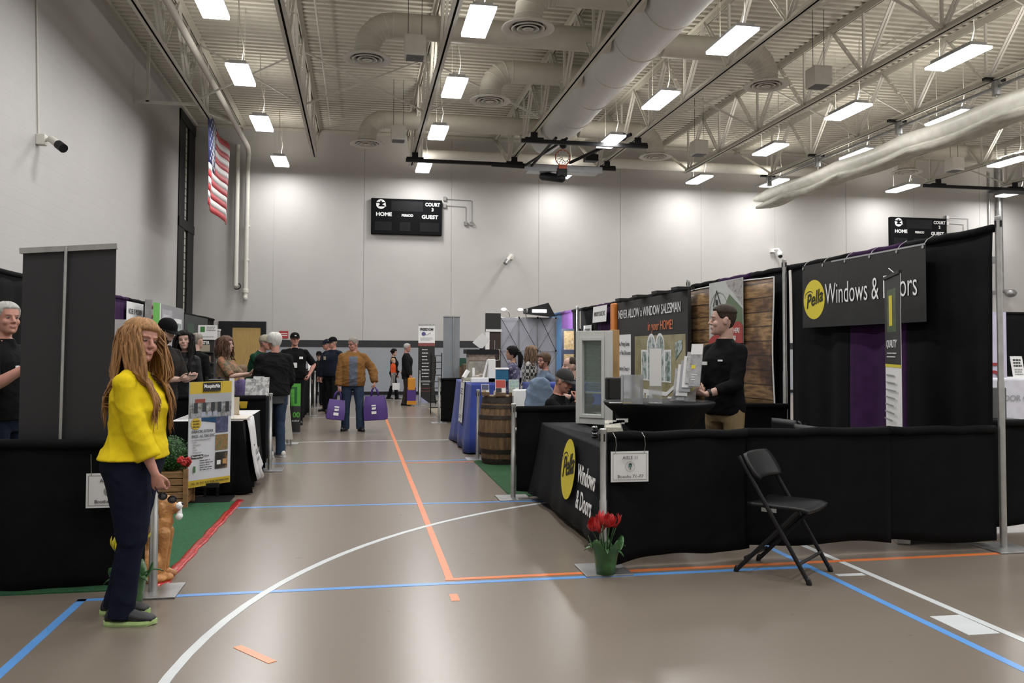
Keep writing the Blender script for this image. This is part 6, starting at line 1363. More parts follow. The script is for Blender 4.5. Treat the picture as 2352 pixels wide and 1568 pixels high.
rg = [[q+V((r*a_, r*b_, z)) for a_, b_ in ((-1,-1), (1,-1), (1,1), (-1,1))] for z, r in ((0,.035), (.085,.05), (.085,.042), (.05,.04))]
MB().loft(rg).build('pot', mat('pot_yellow', (.55,.36,.02), .5), t, bevel=.003); l = MB()
for k in range(9): a_ = k*.7; l.cap(q+V((0,0,.08)), q+V((.035*cos(a_), .035*sin(a_), .115)), .009, .004, 6)
l.build('succulent_leaves', mat('succulent', (.05,.08,.05), .5), t, smooth='all')
tag(MB().box(at(545,960,z=.757)+V((-.12,-.2,0)), at(545,960,z=.757)+V((.12,.2,.012))).build('paper_stack', mat('cream_paper', (.5,.46,.40), .7)), 'cream paper stack on the white topped table', 'papers')
t = thing('price_tag', 'tall white card beside the yellow poster', 'card', (-1.7, 8.9, .75)); q = at(533, 920, d=8.9); MB().box((q.x-.03, q.y, .76), (q.x+.02, q.y+.01, 1.17)).build('card', PAPER, t); MB().box((q.x-.05, q.y-.02, .752), (q.x+.04, q.y+.04, .775)).build('foot', WHITE, t)
t = thing('wood_block_sign', 'small tan block beside the yellow pot', 'block', (-1.6, 9.0, .75)); q = at(541, 950, d=9.2); MB().box((q.x-.02, q.y, .755), (q.x+.035, q.y+.03, .95)).build('block', mat('tan_block', (.42,.35,.24), .6), t); MB().box((q.x-.025, q.y-.01, .752), (q.x+.045, q.y+.04, .76)).build('foot', WOODW, t)
drape('low black divider drape behind the white topped table', (-4.1, 10.75), (-1.12, 10.72), .05, .9, seed=36)
# next booth tables and stands
tablecloth('black skirted table between the two standing men at left', -1.75, -1.2, 14.8, 16.2, .76, BLACKCLOTH, flare=.02, amp=.02, folds=12)
tablecloth('black skirted counter beyond the black capped man', -1.75, -1.2, 17.9, 20.6, 1.02, BLACKCLOTH, flare=.02, amp=.02, folds=12, zb=.02)
tablecloth('farthest black skirted counter on the left of the aisle', -1.75, -1.25, 21.9, 24.4, .95, BLACKCLOTH, flare=.02, amp=.02, folds=12)
q = at(584, 905, d=11.0); t = thing('newspaper_rack', 'stand of white newspapers on a table behind the low drape', 'newspapers', (q.x, q.y, .8))
tb4 = tablecloth('black skirted table under the newspaper stand', q.x-.6, q.x+.15, q.y-.2, q.y+.2, .86, BLACKCLOTH, flare=.01, amp=.01)
NEWS = photo('newsprint', [(.35,.35,.35), (.55,.55,.55), (.20,.20,.20), (.5,.5,.5)], 14)
for k, (dx, w_, h_) in enumerate(((-.12,.13,.22), (-.02,.14,.25), (.06,.13,.24), (.07,.10,.15))): MB().poly([q.xy.to_3d()+V((dx,-.02*k,.87)), q.xy.to_3d()+V((dx+w_,-.02*k-.02,.87)), q.xy.to_3d()+V((dx+w_,.05-.02*k,.87+h_)), q.xy.to_3d()+V((dx,.07-.02*k,.87+h_))], (0,1,.2), .01).build('newspaper', NEWS, t)
q = gnd(675, 14.9); t = thing('price_sign_board', 'black and green standing sign with 00 installed price', 'sign', q); B = Board(q+V((-.13,0,.02)), (1,-.15,0), (0,.04,1), .26, .86, .02, t, mat('charcoal_board', (.03,.03,.03), .5), 'board')
GRN = mat('sign_green', (.09,.36,.05), .5); B.rect(0,.46,.26,.86,GRN).rect(.0,.50,.20,.80, mat('sign_green_dark', (.02,.12,.03), .5)).rect(0,.50,.15,.76, GRN).rect(0,.60,.2,.605, MATS['sign_green_dark']).rect(0,.68,.2,.685, MATS['sign_green_dark']); B.text('00', .19, .30, .13, GRN, width=.13, align='CENTER', bold=.004).text('installed', .16, .20, .05, WHITEINK, width=.16, align='CENTER').text('on', .06, .14, .04, WHITEINK).text('s', .08, .41, .05, WHITEINK); B.done(); MB().bar(q+V((0,.02,.7)), q+V((.02,.3,.0)), .03, .02).build('prop_leg', BLACKM, t); MB().box(q+V((-.13,-.05,0)), q+V((.13,.06,.02))).build('foot', STEEL, t)
q = gnd(660, 12.9); t = thing('folded_sign', 'pale leaning A-frame board beside the man in the dark jacket', 'sign', q); MB().add([q+V(p) for p in ((-.07,-.02,.1), (.10,-.04,.1), (.04,.06,.62), (-.03,.08,.62), (-.07,.03,.1), (.10,.01,.1), (.04,.08,.62), (-.03,.1,.62))], [(0,1,2,3), (7,6,5,4), (0,4,5,1), (1,5,6,2), (2,6,7,3), (3,7,4,0)]).build('panel', mat('pale_board', (.40,.38,.34), .6), t)
for dx in (-.05, .07): MB().box(q+V((dx-.01,-.02,0)), q+V((dx+.01,.02,.12))).build('leg', STEEL, t)
q = gnd(720, 18.6); t = thing('leaflet_stand', 'slanted white leaflet holder on the black counter', 'stand', (q.x, q.y, 1.02)); MB().poly([V((q.x-.10,q.y,1.03)), V((q.x+.0,q.y,1.03)), V((q.x-.02,q.y+.1,1.22)), V((q.x-.12,q.y+.1,1.22))], (0,1,0), .01).build('leaflet', PAPER, t); MB().box((q.x-.3, q.y+.1, 1.021), (q.x-.18, q.y+.25, 1.12)).build('red_box', mat('pink_box', (.4,.06,.08), .5), t); MB().box((q.x-.12, q.y-.0, 1.021), (q.x+.0, q.y+.12, 1.035)).build('base', WHITE, t)
# white sample cupboard, green door display, shelf
q = gnd(296, 14.4); t = thing('sample_cupboard', 'white sample cupboard with STANTON lettering by the left drape', 'cupboard', q)
MB().box(q+V((-.28,-.2,0)), q+V((.26,.3,1.98))).build('carcass', mat('cupboard_white', (.48,.46,.46), .6), t, bevel=.01); MB().box(q+V((-.03,-.22,1.5)), q+V((.25,-.2,1.92))).build('door', PAPER, t); txt('STANTON', q+V((.02,-.225,1.78)), (1,0,0), (0,0,1), .06, GREY, t, width=.2); MB().box(q+V((-.26,-.22,.3)), q+V((.24,-.2,1.45))).build('dark_interior', mat('dark_brown_board', (.04,.03,.025), .7), t)
q = gnd(268, 12.4); t = thing('branch_prop', 'weathered crossed branches leaning by the white cupboard', 'branches', q); BRK = mat('bark', (.07,.055,.04), .9, var=.3, bump=.5)
for p, r in ((((-.05,0,0), (.03,.02,.9), (.10,.05,1.75)), .03), (((.12,0,0), (.05,.0,.8), (-.06,.03,1.6)), .025), (((-.12,.05,0), (-.08,.06,.9), (.02,.08,1.72)), .022)): MB().tube([q+V(x) for x in p], r, 8).build('branch', BRK, t, smooth=True)
q = gnd(258, 11.6); t = thing('white_lattice', 'white slatted board behind the dark banner edge', 'board', q)
for k in range(7): MB().bar(q+V((-.15,0,.5+.15*k)), q+V((.05,0,.4+.15*k)), .02, .03).build('slat', WHITE, t)
MB().box(q+V((-.16,0,0)), q+V((-.13,.02,1.6))).build('post', WHITE, t)
boothL = thing('booth_sign', 'white booth sign on the left drape beside the green display', 'sign', (-4.15, 17.2, 2.1)); B = Board((-4.19, 16.3, 2.0), (0,1,0), (0,0,1), 1.2, .36, .004, boothL, PAPER); B.text('HOUSE OF MODERN', .6, .18, .14, INK, width=.95, align='CENTER'); B.done()
t = thing('door_photo_display', 'green edged display wall with white door photo', 'display', (-4.0, 18.6, 0)); B = Board((-3.95, 16.95, .1), (0,1,0), (0,0,1), 3.2, 2.3, .04, t, mat('display_grey', (.22,.22,.23), .5), 'display_panel')
B.rect(.12,0,.85,2.3,GRN).rect(.85,0,.92,2.3,PAPER).rect(1.05,.3,2.0,2.2, mat('door_print', (.33,.33,.35), .5)).rect(1.15,.4,1.7,2.1, mat('door_print2', (.42,.42,.44), .5)).rect(2.2,.5,2.95,2.05, PAPER)
for i in range(3):
    for j in range(6): B.rect(2.28+.21*i, .6+.23*j, 2.46+.21*i, .8+.23*j, WG)
B.rect(.95,.2,1.05,.9, mat('plant_print', (.06,.16,.03), .5, var=.5, vscale=20)); B.done(); MB().box((-4.0, 16.82, .1), (-3.88, 16.94, 2.42)).build('truss_column', ALU, t)
for k in range(12): MB().ell((-3.88, 16.87, .3+.18*k), (.02,.035,.045), 8, 6).build('column_hole', mat('dark_red_hole', (.10,.02,.03), .6), t, smooth='all')
for y in (17.2, 19.9): MB().box((-4.1, y-.05, 0), (-3.9, y+.05, .1)).build('foot', BLACKM, t)
t = thing('forest_banner', 'dark banner with green trees beyond the door photo display', 'banner', (-3.95, 22, 0)); B = Board((-3.98, 20.4, .1), (0,1,0), (0,0,1), 3.0, 2.2, .02, t, mat('forest_dark', (.012,.018,.016), .5)); B.rect(.3,.9,1.1,2.0, photo('trees_print', [(.008,.015,.01), (.02,.06,.03), (.01,.02,.015)], 5, stretch=(1,4,.5))).rect(.5,.7,.9,1.3, mat('deer_brown', (.08,.04,.02), .6)); B.done(); MB().box((-4.05, 20.5, 0), (-3.9, 23.3, .1)).build('base', BLACKM, t)
q = gnd(466, 15.5); t = thing('register_shelf', 'black REGISTER display shelf with boxes and white sign', 'shelf', q); MB().box(q+V((-.2,-.02,0)), q+V((.2,.25,1.72))).build('carcass', mat('shelf_black', (.012,.012,.012), .6), t); txt('REGISTER', q+V((-.13,-.03,1.60)), (1,0,0), (0,0,1), .08, WHITEINK, t, width=.25, bold=.003)
for k in range(5):
    MB().box(q+V((-.2,-.16,1.42-.2*k)), q+V((.2,-.02,1.44-.2*k))).build('shelf_board', MATS['shelf_black'], t)
    tag(MB().box(q+V((-.17,-.14,1.442-.2*k)), q+V((.13+.02*(k % 2),-.04,1.56-.2*k))).build('carton', [mat('carton_buff', (.30,.26,.19), .7), mat('carton_brown', (.17,.12,.08), .7), mat('carton_grey', (.22,.21,.20), .7)][k % 3]), ['buff carton on the top shelf of the register display', 'brown carton on the second shelf of the register display', 'grey carton on the third shelf of the register display', 'buff carton on the fourth shelf of the register display', 'brown carton on the lowest shelf of the register display'][k], 'carton', 'cartons on the register display')
t = thing('hanging_sign', 'white sign with green logo hanging above the register shelf', 'sign', q+V((0,0,1.75))); B = Board(q+V((-.08,-.06,1.66)), (1,0,0), (0,0,1), .34, .27, .005, t, PAPER); B.rect(.04,.14,.12,.24, mat('logo_green', (.03,.16,.03), .5)).bars(.15,.31,.24,3,GREY,gap=.03,h=.015).bars(.08,.3,.06,1,GREY,h=.012); B.done(); MB().tube([q+V((.1,-.055,1.9)), q+V((.1,.0,1.97)), q+V((.1,.1,1.72))], .004, 5).build('hook', BLACKM, t)
tablecloth('black skirted table in front of the floral shirt woman', -2.5, -1.95, 11.35, 11.75, .76, BLACKCLOTH, flare=.02, amp=.02)
t = thing('beige_bin', 'white shelf of boxes beside the register display', 'boxes', gnd(492, 16.2)); q = gnd(492, 16.4); MB().box(q+V((-.06,0,0)), q+V((.08,.2,1.85))).build('carcass', photo('box_pile', [(.15,.13,.11), (.40,.38,.36), (.25,.2,.17)], 9), t); MB().box(q+V((-.07,-.01,1.85)), q+V((.09,.21,1.88))).build('top', PAPER, t)
# purple bags are built with their carriers below
# ================================================================ THE PEOPLE IN THE PHOTO
YEL = cloth('yellow_sweatshirt', (.60,.45,.012), var=.06); JEAN = cloth('dark_denim', (.007,.009,.020)); BJEAN = cloth('blue_denim', (.025,.04,.07)); KHA = cloth('khaki_cotton', (.23,.17,.09), var=.1)
BLKS = cloth('black_polo', (.005,.005,.0055)); BLKJ = cloth('black_jacket', (.008,.008,.0085)); NAVY = cloth('navy_jacket', (.010,.012,.022)); DKT = cloth('dark_trousers', (.009,.009,.010)); BRT = cloth('brown_trousers', (.035,.028,.024))
TAN = cloth('tan_canvas', (.175,.085,.028), var=.15); CHB = cloth('chambray', (.085,.098,.125)); GRN_ = cloth('green_pullover', (.008,.04,.022)); WSOLE = mat('white_sole', (.45,.45,.45), .6); WSHOE = mat('white_shoe', (.45,.44,.42), .6, var=.15)
def pat(name, cols, sc): return photo(name, cols, sc, .8)
def chk(name, c1, c2, sc):
    m = mat(name, c1, .85); N, L, b = nodes(m); tc = N.new('ShaderNodeTexCoord'); ck = N.new('ShaderNodeTexChecker'); ck.inputs['Scale'].default_value = sc; ck.inputs[1].default_value = (*c1, 1); ck.inputs[2].default_value = (*c2, 1)
    L.new(tc.outputs['Object'], ck.inputs[0]); L.new(ck.outputs[0], b.inputs['Base Color']); return m
def badge(P, x, z, w, h, m, nm='name_badge', y=.135):
    s = P['s']; c = P['S'](P['sp'](z, x, y)); R = P['Rc'].to_4x4(); MB().box((-w/2,-.004,-h/2), (w/2,.004,h/2), M=Matrix.Translation(c) @ R).build(nm, m, P['t'], local=True)
# woman in yellow ------------------------------------------------------------
P = person('woman with long ginger hair and yellow sweatshirt standing at left', (-1.215, 4.93, 0), -2, h=1.625, w=1.13, belly=.035, fem=True, headscale=1.05, hips=1.28, lean=2, twist=-6, head=(-28, -2, -8), skin=SKP, facedir=.3,
  hands={1: dict(p=(.20,.20,.80), d=(-.15,.22,-1), n=(-1,.15,.05), curl=.5, pole=(.5,-1,0)), -1: dict(p=(-.2,.04,.82), d=(0,.2,-1), n=(1,0,0), pole=(-.5,-1,0))}, feet={1: (.11,.03,0,4), -1: (-.10,-.06,0,6)},
  shirt=YEL, sleeve=.84, hem=.0, shirt_inf=.026, roll_sleeve=True, collar=False, shirt_wr=.014, trousers=JEAN, pant_inf=.016, shoe=mat('black_runner', (.012,.012,.014), .6), shoe_sole=mat('lime_sole', (.36,.50,.20), .5), hair_mat=H_RED, hair_style='long', vox=.0052)
el, wr, hd = P['AR'][1]; g = P['S'](wr+V((-.02,.035,-.10))); t = thing('sunglasses', 'dark mirrored sunglasses held in the hand of the woman in yellow', 'glasses', wm(P['t']) @ g); c = wm(P['t']) @ g
for k in (0, 1):
    o = V((.01+.048*k, -.01, -.03-.018*k)); MB().ell(c+o, (.022,.010,.019), 12, 8).build('lens', mat('mirror_lens', (.10,.10,.11), .08, metal=.6), t, smooth='all'); MB().tube([c+o+V((.022*cos(a), -.011, .019*sin(a))) for a in np.linspace(0, 2*pi, 13)], .003, 6).build('rim', BLACKP, t, smooth='all')
MB().tube([c+V((-.04,-.01,.04)), c+V((-.02,-.02,.0)), c+V((.0,-.02,-.03))], .004, 6).build('temple_arm', BLACKP, t, smooth='all')
# salesman in the right booth -------------------------------------------------
q = gnd(1664, 7.45)
P = person('short haired man in black polo and khaki trousers in right booth', (q.x, q.y, 0), 205, headscale=1.05, h=1.875, w=1.02, lean=1, head=(-38, 2, 0), skin=SKL, twist=-4,
  hands={1: dict(p=(.055,.33,1.05), d=(-.95,.15,.1), n=(.1,-.45,1), curl=.45, pole=(.8,-1,-.5)), -1: dict(p=(-.085,.31,1.035), d=(.95,.22,.05), n=(.1,-.35,1), curl=.55, pole=(-.8,-.9,-.5))}, shirt=BLKS, sleeve=.86, hem=-.09, shirt_wr=.009, trousers=KHA, shoe=BLACKP, hair_mat=H_SHORT, hair_style='crop', vox=.0052)
badge(P, .09, .335, .075, .03, PAPER, y=.142); badge(P, -.09, .36, .05, .014, WHITEINK, 'chest_logo', y=.138)
el, wr, hd = P['AR'][-1]; s = P['s']; d = (wr-el).normalized(); MB().tube([P['S'](wr-d*.03), P['S'](wr-d*.008)], .033*s, 16).ell(P['S'](wr-d*.02)+V((0,.0,.030)), (.02,.02,.008)).build('wrist_watch', BLACKP, P['t'], smooth=True, local=True)
g = wm(P['t']) @ P['S'](V((-.005,.375,1.085))); b_ = tag(MB().ell(g, .034, 20, 14).build('stress_ball', mat('ball_yellow', (.62,.58,.02), .5, var=.05), None, smooth='all'), 'small yellow ball held in the hands of the salesman', 'ball')
# left booth people -------------------------------------------------------------
q = gnd(12, 6.5)
P = person('grey haired man in black polo at the left edge, hand raised', (q.x, q.y, 0), -10, h=1.83, w=1.12, belly=.04, head=(-30, 0, 0), skin=SKP, hands={1: dict(p=(.24,.30,1.28), d=(-.3,.5,.8), n=(-.8,.3,0), pole=(.5,-.5,-1))}, shirt=BLKS, sleeve=.5, trousers=JEAN, hair_mat=H_GRY, hair_style='short', vox=.007)
badge(P, .08, .33, .04, .02, WHITEINK, 'chest_logo', y=.14)
q = gnd(372, 9.3)
P = person('man in black cap looking down at his phone behind the woman', (q.x, q.y, 0), -35, h=1.80, w=1.05, head=(8, -22, 0), lean=6, skin=SKL, hands={1: dict(p=(.10,.36,1.12), d=(-.3,.8,.1), n=(-.2,0,1), pole=(.8,-1,-.5)), -1: dict(p=(-.06,.34,1.12), d=(.3,.8,.1), n=(0,0,1), pole=(-.8,-1,-.5))}, shirt=cloth('grey_vest', (.02,.018,.017)), sleeve=.5, trousers=DKT, hair_mat=H_SHORT, cap=(BLKS, None), beard=H_SHORT, vox=.008)
g = wm(P['t']) @ P['S'](V((.02,.46,1.16))); tag(MB().box(g+V((-.04,-.07,-.005)), g+V((.04,.07,.006))).build('phone', mat('phone_black', (.03,.03,.035), .2), None, bevel=.004), 'dark phone held by the man in the black cap', 'phone')
q = gnd(424, 10.4)
P = person('woman with long black hair and black shirt behind the poster', (q.x, q.y, 0), -100, h=1.70, w=1.0, fem=True, head=(12, 2, 6), skin=SKL, shirt=cloth('black_satin', (.012,.012,.013), rough=.45), sleeve=1., trousers=DKT, hair_mat=H_BLK, hair_style='long', vox=.007)
badge(P, .0, .30, .05, .12, mat('pale_blouse', (.42,.42,.44), .7), 'white_blouse', y=.138)
q = gnd(452, 12.6)
person('balding man in dark jacket standing behind the black haired woman', (q.x, q.y, 0), 60, h=1.72, shirt=BLKJ, trousers=DKT, hair_mat=H_DGR, hair_style='bald', skin=SKL, vox=.011)
q = gnd(518, 11.9)
P = person('brown haired woman in floral top gesturing with both hands', (q.x, q.y, 0), -12, h=1.66, w=1.02, fem=True, head=(4, -2, 0), skin=SKL, hands={1: dict(p=(.12,.40,1.20), d=(-.4,.8,.35), n=(-.3,.1,1), curl=.15, pole=(.8,-1,-1)), -1: dict(p=(-.06,.42,1.18), d=(.3,.9,.15), n=(0,0,1), curl=.2, pole=(-.8,-1,-1))}, shirt=pat('floral_blouse', [(.04,.045,.03), (.20,.13,.06), (.07,.075,.05), (.33,.13,.06), (.10,.09,.07)], 9), sleeve=.52, shirt_inf=.022, trousers=DKT, hair_mat=hairm('auburn_hair', (.09,.045,.028)), hair_style='shoulder', vox=.007)
q = gnd(556, 12.6)
person('small child with brown hair and lilac top behind the low drape', (q.x, q.y, 0), 60, h=1.22, w=1.0, shirt=cloth('lilac_top', (.14,.11,.25)), trousers=JEAN, hair_mat=H_LBR, hair_style='full', skin=SKL, headscale=1.15, vox=.011)
q = gnd(584, 13.8)
person('man in green pullover and beige cap leaning over a table', (q.x, q.y, 0), -25, h=1.74, w=1.1, lean=22, head=(6, 8, 0), skin=SKP, hands={1: dict(p=(.2,.5,.95), d=(-.1,.7,-.6), n=(-1,0,0)), -1: dict(p=(-.2,.5,.95), d=(.1,.7,-.6), n=(1,0,0))}, shirt=GRN_, trousers=DKT, cap=(cloth('beige_cap', (.30,.27,.21)), None), hair_mat=H_DGR, glasses=True, vox=.010)
q = gnd(630, 11.55)
P = person('white haired man in black jacket and jeans seen from behind', (q.x, q.y, 0), 112, h=1.70, w=1.12, belly=.03, head=(18, 0, 0), skin=SKP, hands={1: dict(p=(.22,.2,.92), d=(-.1,.4,-1), n=(-1,0,0)), -1: dict(p=(-.20,.22,.95), d=(.1,.4,-1), n=(1,0,0))}, feet={1: (.10,.02,0,-22), -1: (-.08,.02,0,-50)}, shirt=cloth('grey_tshirt', (.045,.047,.05)), hem=-.19, jacket=(BLKJ, 1.), jacket_hem=-.07, jacket_inf=.036, trousers=BJEAN, shoe=WSHOE, shoe_sole=WSOLE, hair_mat=H_WHT, hair_style='full', glasses=True, shirt_wr=.010, vox=.007)
q = gnd(677, 16.6)
P = person('big man in black cap and polo with lanyard badge', (q.x, q.y, 0), -82, h=1.80, w=1.18, belly=.045, head=(4, 4, 0), skin=SKP, hands={-1: dict(p=(-.27,.08,.95), d=(.3,.5,-.6), n=(1,0,0), pole=(-1,-.6,0)), 1: dict(p=(.30,.02,.86), pole=(1,-.6,0))}, shirt=BLKS, sleeve=.5, shirt_inf=.02, trousers=DKT, cap=(BLKS, WHITEINK), hair_mat=H_DGR, vox=.008, shirt_wr=.009)
badge(P, .0, .20, .07, .10, PAPER, y=.19); badge(P, -.11, .34, .07, .045, WHITEINK, 'chest_logo', y=.165)
# aisle walkers --------------------------------------------------------------------
q = gnd(811, 15.35)
P = person('man in tan hooded coat carrying two purple bags down the aisle', (q.x, q.y, 0), -88, h=1.70, w=1.14, belly=.05, head=(-52, -12, 0), skin=SKP, hands={1: dict(p=(.27,.10,.80), d=(-.05,.15,-1), n=(-1,0,0), curl=.75), -1: dict(p=(-.40,.08,.92), d=(.05,.1,-1), n=(1,0,0), curl=.75, pole=(-1,-.6,0))}, feet={1: (.13,-.04,0,18), -1: (-.15,.08,0,-14)}, shirt=CHB, jacket=(TAN, 1.), jacket_hem=-.10, jacket_inf=.038, open_front=.075, hood=True, trousers=BJEAN, pant_inf=.022, hair_mat=H_DGR, glasses=True, shirt_wr=.009, vox=.007)
PB = mat('purple_bag', (.055,.020,.16), .55, var=.12, bump=.2, bscale=60)
def bag(P, i, lb, tilt=0., w=.30, h=.36, face=0, stripes=None):
    el, wr, hd = P['AR'][i]; h0 = wm(P['t']) @ P['S'](wr+V((0,.01,-.085))); t = thing('tote_bag', lb, 'bag', h0); R = Matrix.Rotation(face, 4, 'Z') @ Matrix.Rotation(tilt, 4, 'Y'); M = Matrix.Translation(h0) @ R; top = -.17
    rr = []
    for z, a, b in ((top,.46,.05), (top-.1,.5,.14), (top-h*.6,.53,.20), (top-h+.01,.52,.22), (top-h,.49,.2)):
        rr.append([M @ V((w*a*x_, b*.5*y_, z)) for x_, y_ in ((-1,-1), (-.5,-1.1), (0,-1.15), (.5,-1.1), (1,-1), (1,1), (.5,1.1), (0,1.15), (-.5,1.1), (-1,1))])
    MB().loft(rr).build('bag_body', PB, t, smooth=True)
    for y in (-.02, .02): MB().tube([M @ V((-.07, y, top-.01)), M @ V((-.045, y, top+.11)), M @ V((0, y*.3, .0)), M @ V((.045, y, top+.11)), M @ V((.07, y, top-.01))], .007, 8, flat=2).build('handle', PB, t, smooth='all')
    pr = MB(); o = M @ V((0,-.135,top-h*.5)); 
    for (a, b, c, d) in ((-.04,.06,.04,.085), (-.035,.0,.02,.04), (.025,.005,.04,.045), (-.045,-.08,.045,-.03)): pr.poly([M @ V((x_, -.125-.003, top-h*.55+z_)) for x_, z_ in ((a,b), (c,b), (c,d), (a,d))], M.to_3x3() @ V((0,-1,0)), .004)
    pr.build('white_print', WHITEINK, t); return t
bag(P, 1, 'purple tote bag in the right hand of the man in the tan coat', .12, .30, .36, .1); bag(P, -1, 'larger purple tote bag in the left hand of the man in the tan coat', -.06, .38, .44, -.25)
q = gnd(764, 19.4)
P = person('man in navy jacket and black cap walking behind the tan coat', (q.x, q.y, 0), -125, h=1.76, w=1.12, belly=.03, head=(-25, -4, 0), skin=SKP, feet={1: (.10,-.05,0,0), -1: (-.10,.1,0,0)}, shirt=NAVY, sleeve=1., hem=-.08, shirt_inf=.03, trousers=DKT, cap=(BLKS, WHITEINK), hair_mat=H_DGR, glasses=True, vox=.011); badge(P, .10, .34, .06, .08, mat('patch_buff', (.3,.27,.2), .7), 'chest_patch', y=.16)
q = gnd(751, 20.2)
person('man with dark cap half hidden behind the navy jacket', (q.x, q.y, 0), -140, h=1.72, shirt=NAVY, trousers=DKT, cap=(NAVY, None), hair_mat=H_DGR, head=(-20, 0, 0), skin=SKP, vox=.011)
q = gnd(733, 22.5)
person('boy in black cap and black jacket at the counter', (q.x, q.y, 0), -80, h=1.42, w=.9, shirt=BLKJ, trousers=DKT, cap=(BLKS, None), hair_mat=H_SHORT, skin=SKL, headscale=1.08, vox=.011)
q = gnd(905, 25.0)
P = person('dark haired woman in black carrying a toddler near the far wall', (q.x, q.y, 0), -25, h=1.52, fem=True, w=1.05, head=(0, -6, 0), skin=SKL, feet={1: (.09,.22,0,0), -1: (-.09,-.18,0,0)}, hands={1: dict(p=(.16,.26,.95), d=(-.7,.6,0), n=(0,-.3,1))}, shirt=BLKS, trousers=DKT, shoe=BLACKP, shoe_sole=WSOLE, hair_mat=H_BLK, hair_style='bun', glasses=True, vox=.011)
q = gnd(902, 24.7)
P2 = person('toddler in orange top held by the woman in black', (q.x+.02, q.y, .42), -35, h=.80, w=1.05, shirt=cloth('orange_top', (.50,.07,.02)), trousers=cloth('grey_leggings', (.2,.2,.2)), hair_mat=hairm('blonde_hair', (.40,.26,.14)), hair_style='short', skin=SKL, headscale=1.45, vox=.011)
q3 = gnd(906, 24.6); tag(MB().box((q3.x-.05, q3.y, .32), (q3.x+.16, q3.y+.02, .52)).build('document', PAPER), 'white paper held by the woman carrying the toddler', 'paper')
q = gnd(935, 22.6)
P = person('grey haired man in long black coat near the lettered banner', (q.x, q.y, 0), -15, h=1.66, w=1.08, head=(0, -4, 0), skin=SKP, hands={1: dict(p=(.22,.14,.84), d=(0,.2,-1), n=(-1,0,0), curl=.7)}, shirt=BLKJ, sleeve=1., hem=-.20, shirt_inf=.034, trousers=BRT, hair_mat=H_GRY, hair_style='short', glasses=True, hood=False, vox=.010)
MATS['purple_bag2'] = PB; q4 = gnd(944, 22.3); t = thing('tote_bag', 'purple and orange tote bag beside the man in the long coat', 'bag', q4); MB().box(q4+V((-.10,-.05,.04)), q4+V((.14,.08,.50))).build('bag_body', PB, t, bevel=.02); MB().box(q4+V((-.101,-.055,.04)), q4+V((.145,-.048,.14))).build('orange_band', mat('bag_orange', (.5,.2,.01), .6), t); MB().box(q4+V((-.08,-.06,.42)), q4+V((.12,.02,.75))).build('orange_pouch', MATS['bag_orange'], t, bevel=.02)
# right side visitors ------------------------------------------------------------
q = gnd(1176, 13.0)
P = person('black haired woman in blue floral top with low ponytail', (q.x, q.y, 0), 165, h=1.54, w=1.5, belly=.05, fem=True, head=(8, 0, 0), skin=SKD, hands={1: dict(p=(.08,.30,1.0), d=(-.8,.4,0), n=(0,0,-1)), -1: dict(p=(-.05,.30,.98), d=(.8,.4,0), n=(0,0,-1))}, shirt=pat('blue_floral', [(.012,.012,.06), (.10,.10,.17), (.015,.012,.05), (.30,.28,.36), (.03,.02,.10)], 13), shirt_inf=.02, trousers=DKT, hair_mat=H_BLK, hair_style='tail', vox=.008)
q = gnd(1212, 14.2)
P = person('light brown haired woman in black and white checked shirt', (q.x, q.y, 0), -20, h=1.56, w=1.05, fem=True, lean=8, head=(0, -10, 0), skin=SKL, shirt=chk('checked_flannel', (.34,.33,.31), (.02,.02,.02), 18), shirt_inf=.022, trousers=pat('print_trousers', [(.02,.02,.03), (.25,.24,.28), (.05,.05,.06)], 14), hair_mat=H_LBR, hair_style='shoulder', glasses=True, vox=.008)
q = gnd(1250, 13.6)
P = person('seated man with dark hair, red face and glasses', (q.x, q.y, 0), 190, h=1.76, w=1.12, sit=.62, head=(10, 0, 0), skin=SKP, shirt=cloth('grey_blue_hoodie', (.11,.14,.19)), trousers=JEAN, hair_mat=H_BRN, hair_style='full', glasses=True, beard=hairm('red_beard', (.16,.07,.04)), feet={1: (.12,.05,0,0), -1: (-.12,.05,0,0)}, vox=.009)
q = gnd(1268, 9.4)
P = person('seated man in black cap and top resting chin on hand', (q.x, q.y, 0), -35, h=1.78, w=1.12, sit=.45, lean=14, head=(-4, -16, 0), skin=SKP, hands={1: dict(p=(.10,.33,1.02-.11), d=(-.15,-.15,1), n=(0,-1,0), curl=.85, pole=(.6,0,-1)), -1: dict(p=(-.1,.42,.62), d=(0,.8,-.2), n=(0,0,-1))}, feet={1: (.12,.05,0,0), -1: (-.12,.05,0,0)}, shirt=BLKS, sleeve=.95, shirt_inf=.02, trousers=DKT, cap=(mat('charcoal_cap', (.02,.02,.02), .9), None), hair_mat=H_DGR, vox=.007)
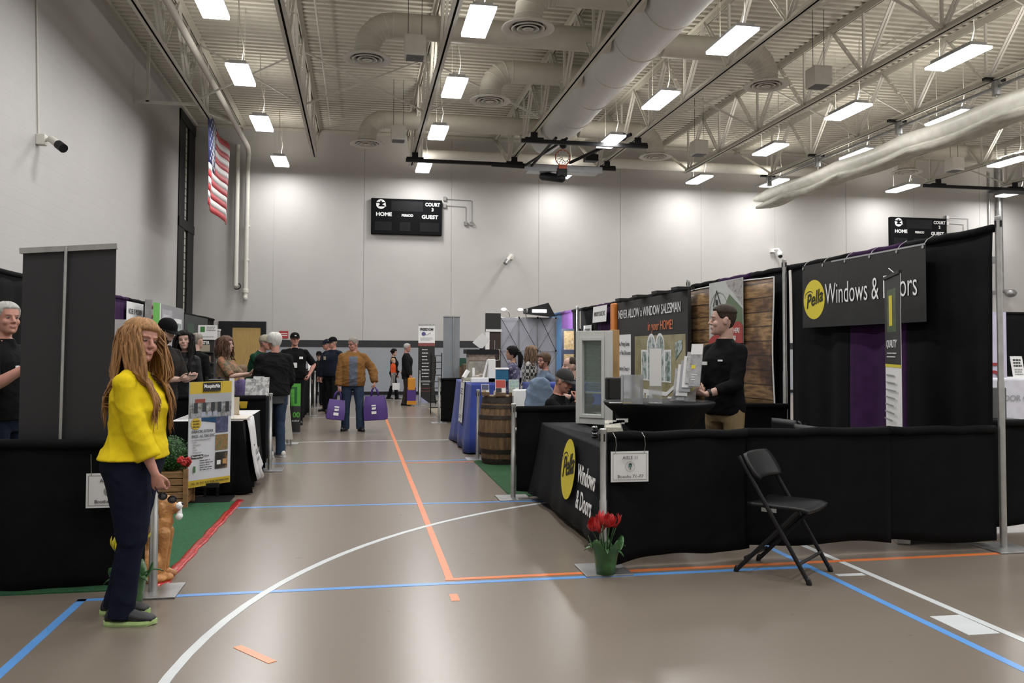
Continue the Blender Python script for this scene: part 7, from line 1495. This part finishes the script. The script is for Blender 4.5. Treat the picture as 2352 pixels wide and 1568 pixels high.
def stool(lb, loc, rz, m=BLACKM, sh=.43):
    t = thing('office_chair', lb, 'chair', loc, rz); MB().box((-.22,-.22,sh-.04), (.22,.22,sh)).build('seat', m, t, local=True, bevel=.02); MB().box((-.21,-.27,sh+.12), (.21,-.22,sh+.48)).build('backrest', m, t, local=True, bevel=.02)
    for x in (-.2,.2): MB().tube([(x,-.24,0), (x,-.24,sh+.4)], .013, 8).build('leg', BLACKM, t, local=True); MB().tube([(x,.19,0), (x,.19,sh-.03)], .013, 8).build('leg', BLACKM, t, local=True)
    return t
p0 = gnd(1268, 9.4); stool('black chair under the seated man in the black cap', p0, RD(-35-90), sh=.335)
p0 = gnd(1250, 13.6); stool('black stool under the seated man with glasses', p0, RD(190-90), sh=.50)
t = stool('white backed chair with a blue denim jacket hung over it', gnd(1224, 10.6)+V((.05,0,0)), RD(200), WHITE, .5); p0 = gnd(1238, 10.5)
j = MB(); j.loft([[p0+V((a*w_, b*.12-.05, z)) for a, b in [(cos(k*pi/9), sin(k*pi/9)) for k in range(18)]] for z, w_ in ((.66,.14), (.85,.15), (1.0,.15), (1.1,.12), (1.14,.06))]); j.cap(p0+V((-.13,-.05,.98)), p0+V((-.17,-.1,.72)), .045, .035).cap(p0+V((.13,-.05,.98)), p0+V((.17,-.12,.72)), .045, .035); tag(remesh('denim_jacket', j, .012, cloth('faded_denim', (.13,.17,.24)), None, it=3, wr=.01), 'pale blue denim jacket draped over the white chair back', 'jacket')
q = gnd(1310, 11.4)
P = person('seated bald man in navy shirt beside the window sample', (q.x, q.y, 0), 175, h=1.80, w=1.15, sit=.56, head=(12, 0, 0), skin=SKL, shirt=NAVY, trousers=DKT, hair_mat=H_SHORT, hair_style='bald', feet={1: (.12,.05,0,0), -1: (-.12,.05,0,0)}, beard=H_SHORT, vox=.008)
stool('black chair under the seated bald man', q, RD(175-90), sh=.44)
q = gnd(985, 22.9)
person('person in dark clothes mostly hidden behind the lettered banner', (q.x+.12, q.y+.6, 0), 200, h=1.62, shirt=BLKJ, trousers=DKT, hair_mat=H_BLK, skin=SKL, vox=.012)
